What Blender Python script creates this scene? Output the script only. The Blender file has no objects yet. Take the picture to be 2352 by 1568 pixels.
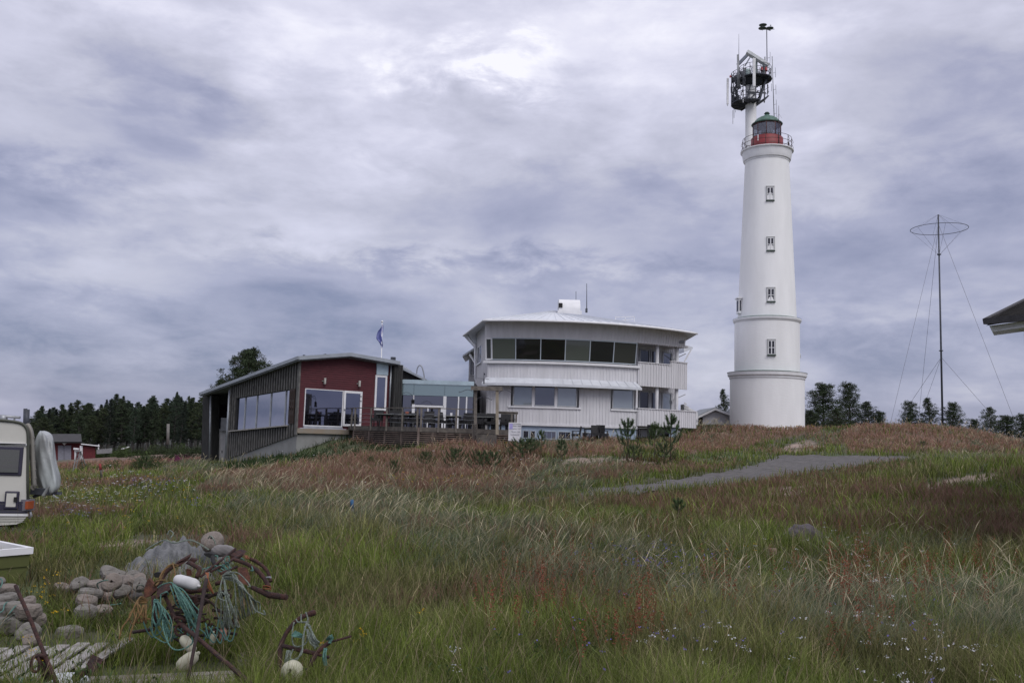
import bpy, math, random
import numpy as np
from mathutils import Vector, Matrix
rnd = random.Random(7)
S = bpy.context.scene
C = S.collection
# ---------------------------------------------------------------- camera
FPX = 2080.0; PITCH = math.atan(220/FPX); ROLL = 0.030; CAMZ = 2.2
cam_d = bpy.data.cameras.new('camera'); cam = bpy.data.objects.new('camera', cam_d); C.objects.link(cam)
cam_d.sensor_width = 36; cam_d.lens = 36*FPX/2352; cam_d.clip_end = 9000; cam_d.clip_start = 0.1
_F = Vector((0, math.cos(PITCH), math.sin(PITCH))); _U0 = Vector((0, -math.sin(PITCH), math.cos(PITCH))); _R0 = Vector((1, 0, 0))
_R = _R0*math.cos(ROLL)+_U0*math.sin(ROLL); _U = _U0*math.cos(ROLL)-_R0*math.sin(ROLL)
M = Matrix((_R, _U, -_F)).transposed().to_4x4(); M.translation = Vector((0, 0, CAMZ))
cam.matrix_world = M
S.camera = cam
# ---------------------------------------------------------------- world: overcast sky
SUN_EL, SUN_AZ = 48.0, 150.0     # azimuth clockwise from +Y: sun is behind the camera to the right
w = bpy.data.worlds.new('World'); S.world = w; w.use_nodes = True
nt = w.node_tree; N = nt.nodes; L = nt.links
for n in list(N): N.remove(n)
out = N.new('ShaderNodeOutputWorld'); bg = N.new('ShaderNodeBackground'); bg.inputs['Strength'].default_value = 1.0
L.new(bg.outputs[0], out.inputs[0])
def wmath(op, a, b=None, c=None):
    m = N.new('ShaderNodeMath'); m.operation = op
    for i, x in enumerate((a, b, c)):
        if x is None: continue
        if isinstance(x, (int, float)): m.inputs[i].default_value = x
        else: L.new(x, m.inputs[i])
    return m.outputs[0]
tc = N.new('ShaderNodeTexCoord'); sep = N.new('ShaderNodeSeparateXYZ'); L.new(tc.outputs['Generated'], sep.inputs[0])
X, Y, Z = sep.outputs
zz = wmath('ADD', wmath('MAXIMUM', Z, 0.0), 0.20)
px_ = wmath('DIVIDE', X, zz); py_ = wmath('DIVIDE', Y, zz)
cmb = N.new('ShaderNodeCombineXYZ'); L.new(px_, cmb.inputs[0]); L.new(py_, cmb.inputs[1])
def noise(vec, scale, detail, rough, dist=0.0, seedz=0.0):
    mp = N.new('ShaderNodeMapping'); mp.inputs['Location'].default_value = (seedz, seedz*0.7, seedz*1.3)
    L.new(vec, mp.inputs[0])
    n = N.new('ShaderNodeTexNoise'); n.inputs['Scale'].default_value = scale; n.inputs['Detail'].default_value = detail
    n.inputs['Roughness'].default_value = rough; n.inputs['Distortion'].default_value = dist
    L.new(mp.outputs[0], n.inputs['Vector']); return n.outputs['Fac']
wob = N.new('ShaderNodeTexNoise'); wob.inputs['Scale'].default_value = 1.1; wob.inputs['Detail'].default_value = 4; L.new(cmb.outputs[0], wob.inputs['Vector'])
wsc = N.new('ShaderNodeVectorMath'); wsc.operation = 'MULTIPLY_ADD'; wsc.inputs[1].default_value = (.55, .55, 0); L.new(wob.outputs['Color'], wsc.inputs[0]); L.new(cmb.outputs[0], wsc.inputs[2])
cv_ = wsc.outputs[0]
n1 = noise(cv_, 0.75, 5, 0.5, 0.0, 3.7)
n2 = noise(cv_, 2.3, 8, 0.6, 0.15, 11.0)
n3 = noise(cmb.outputs[0], 0.20, 2, 0.5, 0.0, 21.0)
stz = N.new('ShaderNodeMapping'); stz.inputs['Scale'].default_value = (1, 1, 2.3); L.new(tc.outputs['Generated'], stz.inputs[0])
n4 = noise(stz.outputs[0], 5.5, 9, 0.58, 0.25, 5.0)
n5 = noise(stz.outputs[0], 14.0, 7, 0.6, 0.3, 9.0)
stb = N.new('ShaderNodeMapping'); stb.inputs['Scale'].default_value = (1, 1, 3.4); stb.inputs['Rotation'].default_value = (0, .16, 0); L.new(tc.outputs['Generated'], stb.inputs[0])
n6 = noise(stb.outputs[0], 3.6, 7, 0.5, 0.1, 17.0)
bk = N.new('ShaderNodeMapRange'); bk.interpolation_type = 'SMOOTHSTEP'; bk.inputs[1].default_value = .44; bk.inputs[2].default_value = .56; bk.inputs[3].default_value = 0; bk.inputs[4].default_value = .10; L.new(n6, bk.inputs[0]); bank = bk.outputs[0]
def gain(x, g): return wmath('MULTIPLY', wmath('SUBTRACT', x, 0.5), g)
cl = wmath('ADD', wmath('ADD', wmath('ADD', gain(n1, .60), gain(n2, .24)), gain(n3, .45)), wmath('ADD', wmath('ADD', gain(n4, .50), gain(n5, .22)), wmath('ADD', bank, 0.355)))
_pa = wmath('MULTIPLY', wmath('SUBTRACT', n4, .5), .30); _pe = wmath('MULTIPLY', wmath('SUBTRACT', n5, .5), .12)
aZ = wmath('ADD', wmath('ARCTAN2', X, Y), _pa); eL = wmath('ADD', wmath('ARCSINE', Z), _pe)
def spot(u, v, su, sv, amp):
    # soft patch of the cloud deck at a fixed compass direction
    d = _F + _R*((u-1176)/FPX) + _U*((784-v)/FPX); d.normalize()
    ea = math.asin(d.z); az = math.atan2(d.x, d.y)
    a, e = aZ, eL
    da = wmath('DIVIDE', wmath('SUBTRACT', a, az), su); de = wmath('DIVIDE', wmath('SUBTRACT', e, ea), sv)
    q = wmath('ADD', wmath('MULTIPLY', da, da), wmath('MULTIPLY', de, de))
    return wmath('MULTIPLY', wmath('EXPONENT', wmath('MULTIPLY', q, -1.0)), amp)
spots = [(1085,150,.07,.026,.36),(900,70,.35,.08,.06),(150,90,.12,.05,-.05),(600,60,.10,.04,.06),(380,280,.12,.035,-.13),(100,440,.14,.03,-.17),(60,560,.12,.02,-.08),(700,330,.12,.05,.06),
 (170,600,.12,.03,.12),(520,560,.25,.02,.05),(1000,420,.2,.03,-.05),(1900,540,.14,.03,-.13),(2150,440,.14,.04,-.08),(1250,560,.25,.02,.05),(1100,630,.3,.018,-.13),(650,650,.2,.015,-.06),
 (2050,700,.12,.03,.08),(1900,250,.12,.05,.05),(2250,250,.15,.05,-.05),(300,860,.5,.03,-.06),(1500,930,.7,.02,-.04),(1900,820,.25,.02,-.05)]
for s_ in spots: cl = wmath('ADD', cl, spot(*s_))
cl = wmath('ADD', cl, wmath('MULTIPLY', wmath('MINIMUM', Z, 0.6), 0.80))
ramp = N.new('ShaderNodeValToRGB'); L.new(cl, ramp.inputs[0])
cr = ramp.color_ramp; cr.elements[0].position = 0.30; cr.elements[0].color = (.175, .200, .325, 1)
cr.elements[1].position = 1.0; cr.elements[1].color = (.93, .92, 1.0, 1)
for p_, c_ in ((.42, (.285, .30, .43, 1)), (.54, (.375, .385, .52, 1)), (.66, (.50, .503, .615, 1)), (.80, (.63, .63, .76, 1)), (.90, (.76, .755, .88, 1))):
    e_ = cr.elements.new(p_); e_.color = c_
sky = N.new('ShaderNodeTexSky'); sky.sky_type = 'NISHITA'; sky.sun_disc = False
sky.sun_elevation = math.radians(SUN_EL); sky.sun_rotation = math.radians(SUN_AZ)
skm = N.new('ShaderNodeMixRGB'); skm.blend_type = 'ADD'; skm.inputs[0].default_value = 1.0
sks = N.new('ShaderNodeMixRGB'); sks.blend_type = 'MULTIPLY'; sks.inputs[0].default_value = 1.0; sks.inputs[2].default_value = (.012, .012, .012, 1)
L.new(sky.outputs[0], sks.inputs[1]); L.new(ramp.outputs[0], skm.inputs[1]); L.new(sks.outputs[0], skm.inputs[2])
L.new(skm.outputs[0], bg.inputs[0])
sun_d = bpy.data.lights.new('sun', 'SUN'); sun_d.energy = 1.5; sun_d.angle = math.radians(35); sun_d.color = (1, .97, .93)
sun = bpy.data.objects.new('sun', sun_d); C.objects.link(sun)
_sd = Vector((math.sin(math.radians(SUN_AZ))*math.cos(math.radians(SUN_EL)), math.cos(math.radians(SUN_AZ))*math.cos(math.radians(SUN_EL)), math.sin(math.radians(SUN_EL))))
sun.rotation_euler = _sd.to_track_quat('Z', 'Y').to_euler(); sun.location = (0, -20, 40)
S.view_settings.view_transform = 'Standard'; S.view_settings.look = 'None'; S.view_settings.exposure = 0.0; S.view_settings.gamma = 1.0
S.cycles.max_bounces = 6; S.cycles.diffuse_bounces = 3; S.cycles.glossy_bounces = 3; S.cycles.transparent_max_bounces = 8

# ---------------------------------------------------------------- survey helpers
def ray(u, v):
    d = _F + _R*((u-1176)/FPX) + _U*((784-v)/FPX)
    return d/d.y
def P(u, v, d): return Vector((0, 0, CAMZ)) + ray(u, v)*d
def proj(x, y, z):
    zz_ = z-CAMZ
    f = y*_F.y+zz_*_F.z; a = x*_R.x+y*_R.y+zz_*_R.z; b = x*_U.x+y*_U.y+zz_*_U.z
    return 1176+FPX*a/f, 784-FPX*b/f
class Plane:      # a vertical wall plane through A along direction D
    def __init__(s, A, D, off=0.0):
        s.D = Vector((D[0], D[1], 0)).normalized(); s.n = Vector((s.D.y, -s.D.x, 0))
        if s.n.y > 0: s.n = -s.n
        s.A = Vector((A[0], A[1], 0)) + s.n*off
    def __call__(s, u, v):
        r = ray(u, v); t = (s.A.dot(s.n))/(r.dot(s.n)); return Vector((0, 0, CAMZ))+r*t
    def off(s, o): return Plane(s.A, s.D, o)

# ---------------------------------------------------------------- materials
MT = {}
def mat(name, col, rough=.8, metal=0.0, var=.12, vs=3.0, bump=0.0, bs=20.0, col2=None, stretch=None, spec=.5, coords='Object'):
    if name in MT: return MT[name]
    m = bpy.data.materials.new(name); m.use_nodes = True; t = m.node_tree; n = t.nodes; l = t.links
    b = n['Principled BSDF']; b.inputs['Roughness'].default_value = rough; b.inputs['Metallic'].default_value = metal
    b.inputs['Specular IOR Level'].default_value = spec
    tc = n.new('ShaderNodeTexCoord'); mp = n.new('ShaderNodeMapping')
    if stretch: mp.inputs['Scale'].default_value = stretch
    l.new(tc.outputs[coords], mp.inputs[0])
    nz = n.new('ShaderNodeTexNoise'); nz.inputs['Scale'].default_value = vs; nz.inputs['Detail'].default_value = 6
    l.new(mp.outputs[0], nz.inputs['Vector'])
    mx = n.new('ShaderNodeMixRGB')
    c2 = col2 if col2 else tuple(max(0, c*(1-var)) for c in col)
    c1 = col if col2 else tuple(min(1, c*(1+var)) for c in col)
    mx.inputs[1].default_value = (*c1, 1); mx.inputs[2].default_value = (*c2, 1)
    rp = n.new('ShaderNodeValToRGB'); rp.color_ramp.elements[0].position = .35; rp.color_ramp.elements[1].position = .65
    l.new(nz.outputs['Fac'], rp.inputs[0]); l.new(rp.outputs[0], mx.inputs[0]); l.new(mx.outputs[0], b.inputs['Base Color'])
    if bump:
        nb = n.new('ShaderNodeTexNoise'); nb.inputs['Scale'].default_value = bs; nb.inputs['Detail'].default_value = 5
        l.new(mp.outputs[0], nb.inputs['Vector'])
        bp = n.new('ShaderNodeBump'); bp.inputs['Strength'].default_value = bump; bp.inputs['Distance'].default_value = .02
        l.new(nb.outputs['Fac'], bp.inputs['Height']); l.new(bp.outputs[0], b.inputs['Normal'])
    MT[name] = m; return m
def glass(name, refl=(.30, .31, .36), base=(.02, .022, .025), mixf=.55, rough=.03):
    if name in MT: return MT[name]
    m = bpy.data.materials.new(name); m.use_nodes = True; t = m.node_tree; n = t.nodes; l = t.links
    b = n['Principled BSDF']; b.inputs['Base Color'].default_value = (*base, 1); b.inputs['Roughness'].default_value = .15
    g = n.new('ShaderNodeBsdfGlossy'); g.inputs['Color'].default_value = (*refl, 1); g.inputs['Roughness'].default_value = rough
    # faint waviness of the panes
    nz = n.new('ShaderNodeTexNoise'); nz.inputs['Scale'].default_value = .8; tc = n.new('ShaderNodeTexCoord'); l.new(tc.outputs['Object'], nz.inputs['Vector'])
    bp = n.new('ShaderNodeBump'); bp.inputs['Strength'].default_value = .12; bp.inputs['Distance'].default_value = .02
    l.new(nz.outputs['Fac'], bp.inputs['Height']); l.new(bp.outputs[0], g.inputs['Normal'])
    mx = n.new('ShaderNodeMixShader'); mx.inputs[0].default_value = mixf
    l.new(b.outputs[0], mx.inputs[1]); l.new(g.outputs[0], mx.inputs[2]); l.new(mx.outputs[0], n['Material Output'].inputs[0])
    MT[name] = m; return m
def vcol_mat(name, rough=.8, trans=.0, rnd_amt=.0):
    if name in MT: return MT[name]
    m = bpy.data.materials.new(name); m.use_nodes = True; t = m.node_tree; n = t.nodes; l = t.links
    b = n['Principled BSDF']; b.inputs['Roughness'].default_value = rough; b.inputs['Specular IOR Level'].default_value = .25
    a = n.new('ShaderNodeAttribute'); a.attribute_name = 'Col'
    l.new(a.outputs['Color'], b.inputs['Base Color'])
    if trans:
        tr = n.new('ShaderNodeBsdfTranslucent'); l.new(a.outputs['Color'], tr.inputs[0])
        mx = n.new('ShaderNodeMixShader'); mx.inputs[0].default_value = trans
        l.new(b.outputs[0], mx.inputs[1]); l.new(tr.outputs[0], mx.inputs[2]); l.new(mx.outputs[0], n['Material Output'].inputs[0])
    MT[name] = m; return m

# ---------------------------------------------------------------- mesh builder
def props(o, label=None, cat=None, group=None, kind=None):
    if label: o['label'] = label
    if cat: o['category'] = cat
    if group: o['group'] = group
    if kind: o['kind'] = kind
    return o
def worigin(o):
    v = Vector((0, 0, 0))
    while o is not None: v = v+o.location; o = o.parent
    return v
class MB:
    def __init__(s): s.v = []; s.f = []; s.sm = []
    def add(s, vs, fs, smooth=False):
        k = len(s.v); s.v += [Vector(x) for x in vs]; s.f += [tuple(i+k for i in f) for f in fs]; s.sm += [smooth]*len(fs); return s
    def hexa(s, a):
        return s.add(a, [(0,3,2,1),(4,5,6,7),(0,1,5,4),(1,2,6,5),(2,3,7,6),(3,0,4,7)])
    def box(s, c, size, rz=0.0, R=None):
        c = Vector(c); x, y, z = size[0]/2, size[1]/2, size[2]/2
        R = R if R is not None else Matrix.Rotation(rz, 3, 'Z')
        return s.hexa([c+R@Vector(p) for p in ((-x,-y,-z),(x,-y,-z),(x,y,-z),(-x,y,-z),(-x,-y,z),(x,-y,z),(x,y,z),(-x,y,z))])
    def boxp(s, x0, x1, y0, y1, z0, z1): return s.box(((x0+x1)/2, (y0+y1)/2, (z0+z1)/2), (x1-x0, y1-y0, z1-z0))
    def bar(s, p, q, wd, ht, up=(0,0,1)):
        p = Vector(p); q = Vector(q); d = (q-p); ln = d.length
        if ln < 1e-6: return s
        d /= ln; up = Vector(up)
        if abs(d.dot(up)) > .98: up = Vector((0,1,0))
        a = d.cross(up).normalized()*wd/2; b = a.normalized().cross(d).normalized()*ht/2
        return s.hexa([p-a-b, p+a-b, q+a-b, q-a-b, p-a+b, p+a+b, q+a+b, q-a+b])
    def prism(s, poly, ext):
        n = len(poly); poly = [Vector(p) for p in poly]; ext = Vector(ext)
        fs = [tuple(range(n))[::-1], tuple(range(n, 2*n))]+[(i, (i+1) % n, (i+1) % n+n, i+n) for i in range(n)]
        return s.add(poly+[p+ext for p in poly], fs)
    def tube(s, pts, r, seg=8, caps=True):
        pts = [Vector(p) for p in pts]; n = len(pts); rs = r if isinstance(r, (list, tuple)) else [r]*n
        vs = []; prev = None
        for i, p in enumerate(pts):
            d = (pts[min(i+1, n-1)]-pts[max(i-1, 0)]).normalized()
            if prev is None:
                a = d.orthogonal().normalized()
            else:
                a = prev-d*prev.dot(d)
                a = a.normalized() if a.length > 1e-6 else d.orthogonal().normalized()
            prev = a; b = d.cross(a)
            for k in range(seg):
                t = 2*math.pi*k/seg; vs.append(p+(a*math.cos(t)+b*math.sin(t))*rs[i])
        fs = [(i*seg+k, i*seg+(k+1) % seg, (i+1)*seg+(k+1) % seg, (i+1)*seg+k) for i in range(n-1) for k in range(seg)]
        s.add(vs, fs, seg > 5)
        if caps:
            k0 = len(s.v)-len(vs); s.f.append(tuple(k0+i for i in range(seg))[::-1]); s.f.append(tuple(k0+(n-1)*seg+i for i in range(seg))); s.sm += [False, False]
        return s
    def lathe(s, prof, c=(0,0,0), seg=32, a0=0.0, a1=2*math.pi, smooth=True, R=None):
        c = Vector(c); full = abs(a1-a0-2*math.pi) < 1e-6; m = seg if full else seg+1; vs = []
        for r, z in prof:
            for k in range(m):
                t = a0+(a1-a0)*k/seg; p = Vector((r*math.cos(t), r*math.sin(t), z)); vs.append(c+(R@p if R is not None else p))
        fs = [(i*m+k, i*m+(k+1) % m, (i+1)*m+(k+1) % m, (i+1)*m+k) for i in range(len(prof)-1) for k in range(seg)]
        return s.add(vs, fs, smooth)
    def ring(s, c, r, t, seg=32, axis=None, tseg=6):
        c = Vector(c); R = axis if axis is not None else Matrix.Identity(3)
        pts = [c+R@Vector((r*math.cos(2*math.pi*k/seg), r*math.sin(2*math.pi*k/seg), 0)) for k in range(seg+1)]
        return s.tube(pts, t, tseg, False)
    def build(s, name, m, parent=None, origin=None, bevel=0.0):
        me = bpy.data.meshes.new(name)
        o0 = worigin(parent) if parent is not None else (Vector(origin) if origin is not None else (sum(s.v, Vector())/max(1, len(s.v))))
        me.from_pydata([tuple(v-o0) for v in s.v], [], s.f); me.polygons.foreach_set('use_smooth', s.sm); me.update()
        me.materials.append(m)
        o = bpy.data.objects.new(name, me); C.objects.link(o)
        if parent is not None: o.parent = parent
        else: o.location = o0
        if bevel:
            b = o.modifiers.new('bevel', 'BEVEL'); b.width = bevel; b.segments = 2; b.limit_method = 'ANGLE'
        return o
def thing(name, loc, label, cat, group=None, rz=0.0):
    o = bpy.data.objects.new(name, None); C.objects.link(o); o.location = loc; o.rotation_euler = (0, 0, rz); o.empty_display_size = .3
    return props(o, label, cat, group)
def copy_tree(o, parent=None):
    c = o.copy(); C.objects.link(c); c.parent = parent
    for ch in list(o.children): copy_tree(ch, c)
    return c
def mesh_np(name, V, F, cols=None, smooth=False):
    me = bpy.data.meshes.new(name); V = np.asarray(V, np.float32); F = np.asarray(F, np.int32); nf, k = F.shape
    me.vertices.add(len(V)); me.vertices.foreach_set('co', V.ravel()); me.loops.add(nf*k); me.loops.foreach_set('vertex_index', F.ravel())
    me.polygons.add(nf); me.polygons.foreach_set('loop_start', np.arange(0, nf*k, k, dtype=np.int32))
    me.polygons.foreach_set('loop_total', np.full(nf, k, np.int32))
    if smooth: me.polygons.foreach_set('use_smooth', np.ones(nf, bool))
    me.update(calc_edges=True)
    if cols is not None:
        a = me.color_attributes.new('Col', 'FLOAT_COLOR', 'POINT'); cc = np.ones((len(V), 4), np.float32); cc[:, :3] = cols
        a.data.foreach_set('color', cc.ravel())
    me.validate(); return me
def spline(pts, n=6):
    pts = [Vector(p) for p in pts]; out = []
    for i in range(len(pts)-1):
        p0 = pts[max(i-1, 0)]; p1 = pts[i]; p2 = pts[i+1]; p3 = pts[min(i+2, len(pts)-1)]
        for k in range(n):
            t = k/n; out.append(.5*((2*p1)+(p2-p0)*t+(2*p0-5*p1+4*p2-p3)*t*t+(3*p1-p0-3*p2+p3)*t**3))
    out.append(pts[-1]); return out
# common materials
RUST = mat('rust', (.062, .024, .018), .9, 0, .3, 22, .9, 90, col2=(.026, .014, .014))
RUST2 = mat('rust_orange', (.115, .042, .022), .9, 0, .3, 16, .6, 60, col2=(.05, .02, .015))
WHITE = mat('white_paint', (.76, .76, .78), .6, 0, .05, 2, .05, 30)
WTRIM = mat('white_trim', (.70, .70, .72), .5, 0, .04, 3)
BOARD = mat('white_boards', (.62, .615, .64), .75, 0, .06, 1.2, .15, 30, stretch=(3, 3, .4))
GREYW = mat('weathered_wood', (.185, .165, .145), .9, 0, .3, 5, .4, 30, col2=(.10, .09, .08), stretch=(1, 1, 1))
DECKW = mat('deck_wood', (.125, .112, .098), .85, 0, .25, 4, .3, 30, col2=(.075, .065, .06))
DARK = mat('dark_gap', (.012, .012, .013), .9)
STEEL = mat('galvanised_steel', (.28, .29, .31), .5, .6, .15, 6)
DSTEEL = mat('dark_steel', (.055, .06, .075), .6, .3, .2, 6)
BLACKW = mat('black_rattan', (.012, .012, .014), .7, 0, .2, 40, .4, 120)
# ================================================================ terrain
CP = [(0,1568,7.0,None),(1176,1568,None,0.02),(2352,1568,None,0.05),(0,1400,None,-.02),(700,1400,None,0.0),(2350,1400,12,None),(1800,1250,20,None),
 (1550,1210,20,None),(2300,1200,20,None),(60,1240,18.6,None),(300,1230,18,None),(900,1220,20,None),(1300,1140,30,None),(1400,1040,50,None),
 (1600,1060,46,None),(1450,1095,37,None),(1850,1100,35,None),(1850,1047.5,47.5,None),(1750,1049,47.5,None),(2000,1047.5,48,None),(2200,1049,49,None),(2210,1066,38,None),(1950,1104,33,None),(2250,1075,29,None),
 (2050,981,62,None),(1930,993,60,None),(2180,987,62,None),(2352,1020,60,None),(1650,990,66,None),(1720,986,66,None),(1800,990,66,None),(1575,1010,62,None),
 (1850,1008,60,None),(1800,1035,52,None),(1900,1032,52,None),(2100,1030,52,None),(1350,1013,60,None),(1480,1018,58,None),(1250,1016,60,None),(1200,1022,57,None),(1110,1018,52,None),
 (1020,1022,51,None),(950,1030,54,None),(830,1006,55.5,None),(770,1010,56,None),(690,1042,54.5,None),(600,1054,58,None),(525,1064,62,None),(465,1066,66,None),(400,1060,75,None),(300,1047,110,None),(420,1042,110,None),
 (160,1060,112,None),(300,1077,60,None),(150,1090,62,None),(100,1150,30,None),(500,1084,45,None),(500,1122,35,None),(800,1054,47,None),
 (1000,1082,42,None),(1100,1120,34,None),(720,1110,36,None)]
_pts = []
for u, v, d, z in CP:
    r = ray(u, v)
    if d is None: d = (z-CAMZ)/r.z
    p = Vector((0, 0, CAMZ))+r*d; _pts.append((p.x, p.y, p.z))
_pts += [(x_, y_, -.03) for x_ in (-6,-4.2,-2.4,-.6) for y_ in (5.5,7.5,9.5,12)]+[(2.5,7,0),(5,7.5,.02),(3,11,0),(0,0,.05),(-8,2,.0),(8,2,.1),(0,-15,.5),(-25,-5,.1),(25,-5,.4),(-45,30,-.6),(40,30,1.3),(-75,110,-2.4),(-60,140,-1.6),(-30,140,-1.2),(0,110,.6),(0,78,2.0),(-20,85,-.3),
  (34,80,2.2),(25,90,1.8),(45,95,1.3),(60,105,1.2),(80,130,1),(-110,90,-2.5),(-110,160,-2),(0,180,0),(100,60,1.8),(-100,0,-1.0),(100,-10,.5),(100,180,.6),(-100,220,-1.5),(40,220,.2)]
_pts = np.array(_pts)
def _phi(r2): return np.where(r2 > 1e-9, .5*r2*np.log(np.maximum(r2, 1e-12)), 0.0)
_nC = len(_pts); _sc = 20.0; _A = _pts[:, :2]/_sc
_K = _phi(((_A[:, None, :]-_A[None])**2).sum(-1))+np.eye(_nC)*0.004
_Pm = np.hstack([np.ones((_nC, 1)), _A]); _Mx = np.vstack([np.hstack([_K, _Pm]), np.hstack([_Pm.T, np.zeros((3, 3))])])
_W = np.linalg.solve(_Mx, np.concatenate([_pts[:, 2], np.zeros(3)]))
def hgt(x, y):
    x = np.atleast_1d(np.asarray(x, float)); y = np.atleast_1d(np.asarray(y, float)); out = np.empty(len(x))
    for i in range(0, len(x), 40000):
        q = np.stack([x[i:i+40000], y[i:i+40000]], 1)/_sc
        k = _phi(((q[:, None, :]-_A[None])**2).sum(-1))
        out[i:i+40000] = k@_W[:_nC]+_W[_nC]+q@_W[_nC+1:]
    r = np.hypot(x, y-50); t = np.clip((r-110)/70, 0, 1); t = t*t*(3-2*t)
    out = np.clip(out, -4, 6)*(1-t)+(-.6)*t
    bumps = .05*np.sin(x*1.3+1)*np.sin(y*1.1)+.035*np.sin(x*2.9+y*1.7)+.02*np.sin(x*5.1-y*4.3)
    return out+bumps*np.clip((160-r)/60, 0, 1)*np.where(y < 70, 1, .5)*np.where((y < 16) & (x < 1), .25, 1)
def H(x, y): return float(hgt(x, y)[0])
def G(u, v, dmin=4.0, dmax=140.0):
    r = ray(u, v); d = np.linspace(dmin, dmax, 1400) if dmin > 4 or dmax < 140 else np.concatenate([np.linspace(4, 30, 520), np.linspace(30, 140, 700)])
    z = CAMZ+r.z*d; g = hgt(r.x*d, d); k = np.argmax(z <= g)
    if z[k] > g[k]: k = len(d)-1
    return Vector((r.x*d[k], d[k], g[k]))
def inpoly(u, v, poly):
    c = np.zeros(len(u), bool); j = len(poly)-1
    for i in range(len(poly)):
        (xi, yi), (xj, yj) = poly[i], poly[j]
        if yi != yj: c ^= ((yi > v) != (yj > v)) & (u < (xj-xi)*(v-yi)/(yj-yi)+xi)
        j = i
    return c
def vnoise(x, y, s, seed=0):
    r = np.random.RandomState(seed); t = r.rand(64, 64); x = x/s+100; y = y/s+100
    xi = np.floor(x).astype(int); yi = np.floor(y).astype(int); fx = x-xi; fy = y-yi; fx = fx*fx*(3-2*fx); fy = fy*fy*(3-2*fy)
    g = lambda a, b: t[a % 64, b % 64]
    return (g(xi, yi)*(1-fx)+g(xi+1, yi)*fx)*(1-fy)+(g(xi, yi+1)*(1-fx)+g(xi+1, yi+1)*fx)*fy
def fbm(x, y, s, seed=0): return .55*vnoise(x, y, s, seed)+.3*vnoise(x, y, s/2.3, seed+1)+.15*vnoise(x, y, s/5.1, seed+2)
# ---- areas of ground, surveyed as outlines (pixel outlines laid on the terrain)
SAND = [[(1790,1030),(1850,1008),(1880,1018),(1900,1022),(1850,1036),(1790,1040)],
        [(1720,1130),(1830,1112),(1880,1104),(2000,1096),(2020,1112),(1930,1128),(1800,1140)],
        [(2090,1118),(2180,1100),(2290,1085),(2300,1098),(2180,1118),(2100,1128)],
        [(1270,1060),(1330,1050),(1440,1052),(1520,1060),(1440,1072),(1300,1075)],
        [(70,1240),(150,1222),(250,1208),(300,1212),(260,1226),(150,1240),(90,1250)],[(180,1250),(300,1238),(420,1232),(400,1243),(300,1252),(200,1262)]]
REDZ = [[(1560,1006),(1620,978),(1700,970),(1850,975),(1890,992),(1760,1012),(1700,1035),(1560,1045)],
        [(1930,995),(2000,970),(2200,975),(2352,1008),(2352,1040),(1950,1040)],
        [(440,1135),(520,1095),(800,1050),(960,1035),(1060,1012),(1190,1015),(1260,1085),(1180,1125),(900,1135),(700,1150),(520,1140)],
        [(1190,1015),(1420,1008),(1430,1045),(1210,1050)],
        [(1250,1165),(1500,1150),(1750,1118),(2060,1110),(2352,1160),(2352,1230),(2000,1262),(1700,1210),(1450,1180)],
        [(130,1060),(300,1035),(470,1030),(470,1060),(340,1072),(130,1080)],[(1880,1190),(2352,1180),(2352,1265),(2100,1255)]]
ROADPAIR = [((1215,1152),(1230,1162)),((1330,1134),(1370,1150)),((1430,1119),(1470,1137)),((1520,1105),(1560,1123)),((1620,1090),(1665,1112)),((1700,1077),(1760,1103)),
            ((1745,1064),(1831,1093)),((1766,1055),(1875,1084)),((1785,1048),(1925,1077)),((1850,1046.3),(1985,1068)),((1950,1047),(2050,1060)),((2080,1048.5),(2120,1055)),((2190,1050),(2220,1053.5)),((2300,1051),(2310,1054))]
RP = [(G(*a, dmin=20, dmax=58), G(*b, dmin=20, dmax=58)) for a, b in ROADPAIR]
ROADXY = [(p[0].x, p[0].y) for p in RP]+[(p[1].x, p[1].y) for p in RP[::-1]]
# ---- ground sheet
def axis(lo, hi, fine0, fine1, f, growth=1.13):
    a = list(np.arange(fine0, fine1, f)); s = f; x = fine1
    while x < hi: a.append(x); s *= growth; x += s
    a.append(hi); s = f; x = fine0-f
    while x > lo: a.insert(0, x); s *= growth; x -= s
    a.insert(0, lo); return np.array(a)
gx = axis(-3000, 3000, -32, 40, .42, 1.1); gy = axis(-400, 4000, 3, 72, .32, 1.1)
GX, GY = np.meshgrid(gx, gy); fx, fy = GX.ravel(), GY.ravel(); fz = hgt(fx, fy)
fu, fv = proj(fx, np.maximum(fy, .5), fz)
nv = fbm(fx, fy, 3.0, 5); nw = fbm(fx, fy, .9, 9)
soil = np.array([.060, .058, .032]); sandc = np.array([.27, .205, .17]); redc = np.array([.13, .085, .06]); grn = np.array([.055, .075, .028])
t = np.clip((nv-.35)*3, 0, 1)[:, None]; gc = soil*(1-t)+grn*t
vis = (fy > 5)
for pz in REDZ:
    m_ = inpoly(fu, fv, pz) & vis; gc[m_] = redc*(.7+.5*nw[m_])[:, None]
sandm = np.zeros(len(fx), bool)
for pz in SAND:
    m_ = inpoly(fu, fv, pz) & vis & (nw > .40); gc[m_] = sandc*(.7+.4*nw[m_])[:, None]; sandm |= m_
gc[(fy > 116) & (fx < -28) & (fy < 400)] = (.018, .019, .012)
nx, ny = len(gx), len(gy); ii = np.arange(nx*ny).reshape(ny, nx)
F = np.stack([ii[:-1, :-1], ii[:-1, 1:], ii[1:, 1:], ii[1:, :-1]], -1).reshape(-1, 4)
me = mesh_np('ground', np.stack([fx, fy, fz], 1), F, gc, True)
gm = bpy.data.materials.new('ground_soil'); gm.use_nodes = True; t_ = gm.node_tree; b_ = t_.nodes['Principled BSDF']; b_.inputs['Roughness'].default_value = .95
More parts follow.
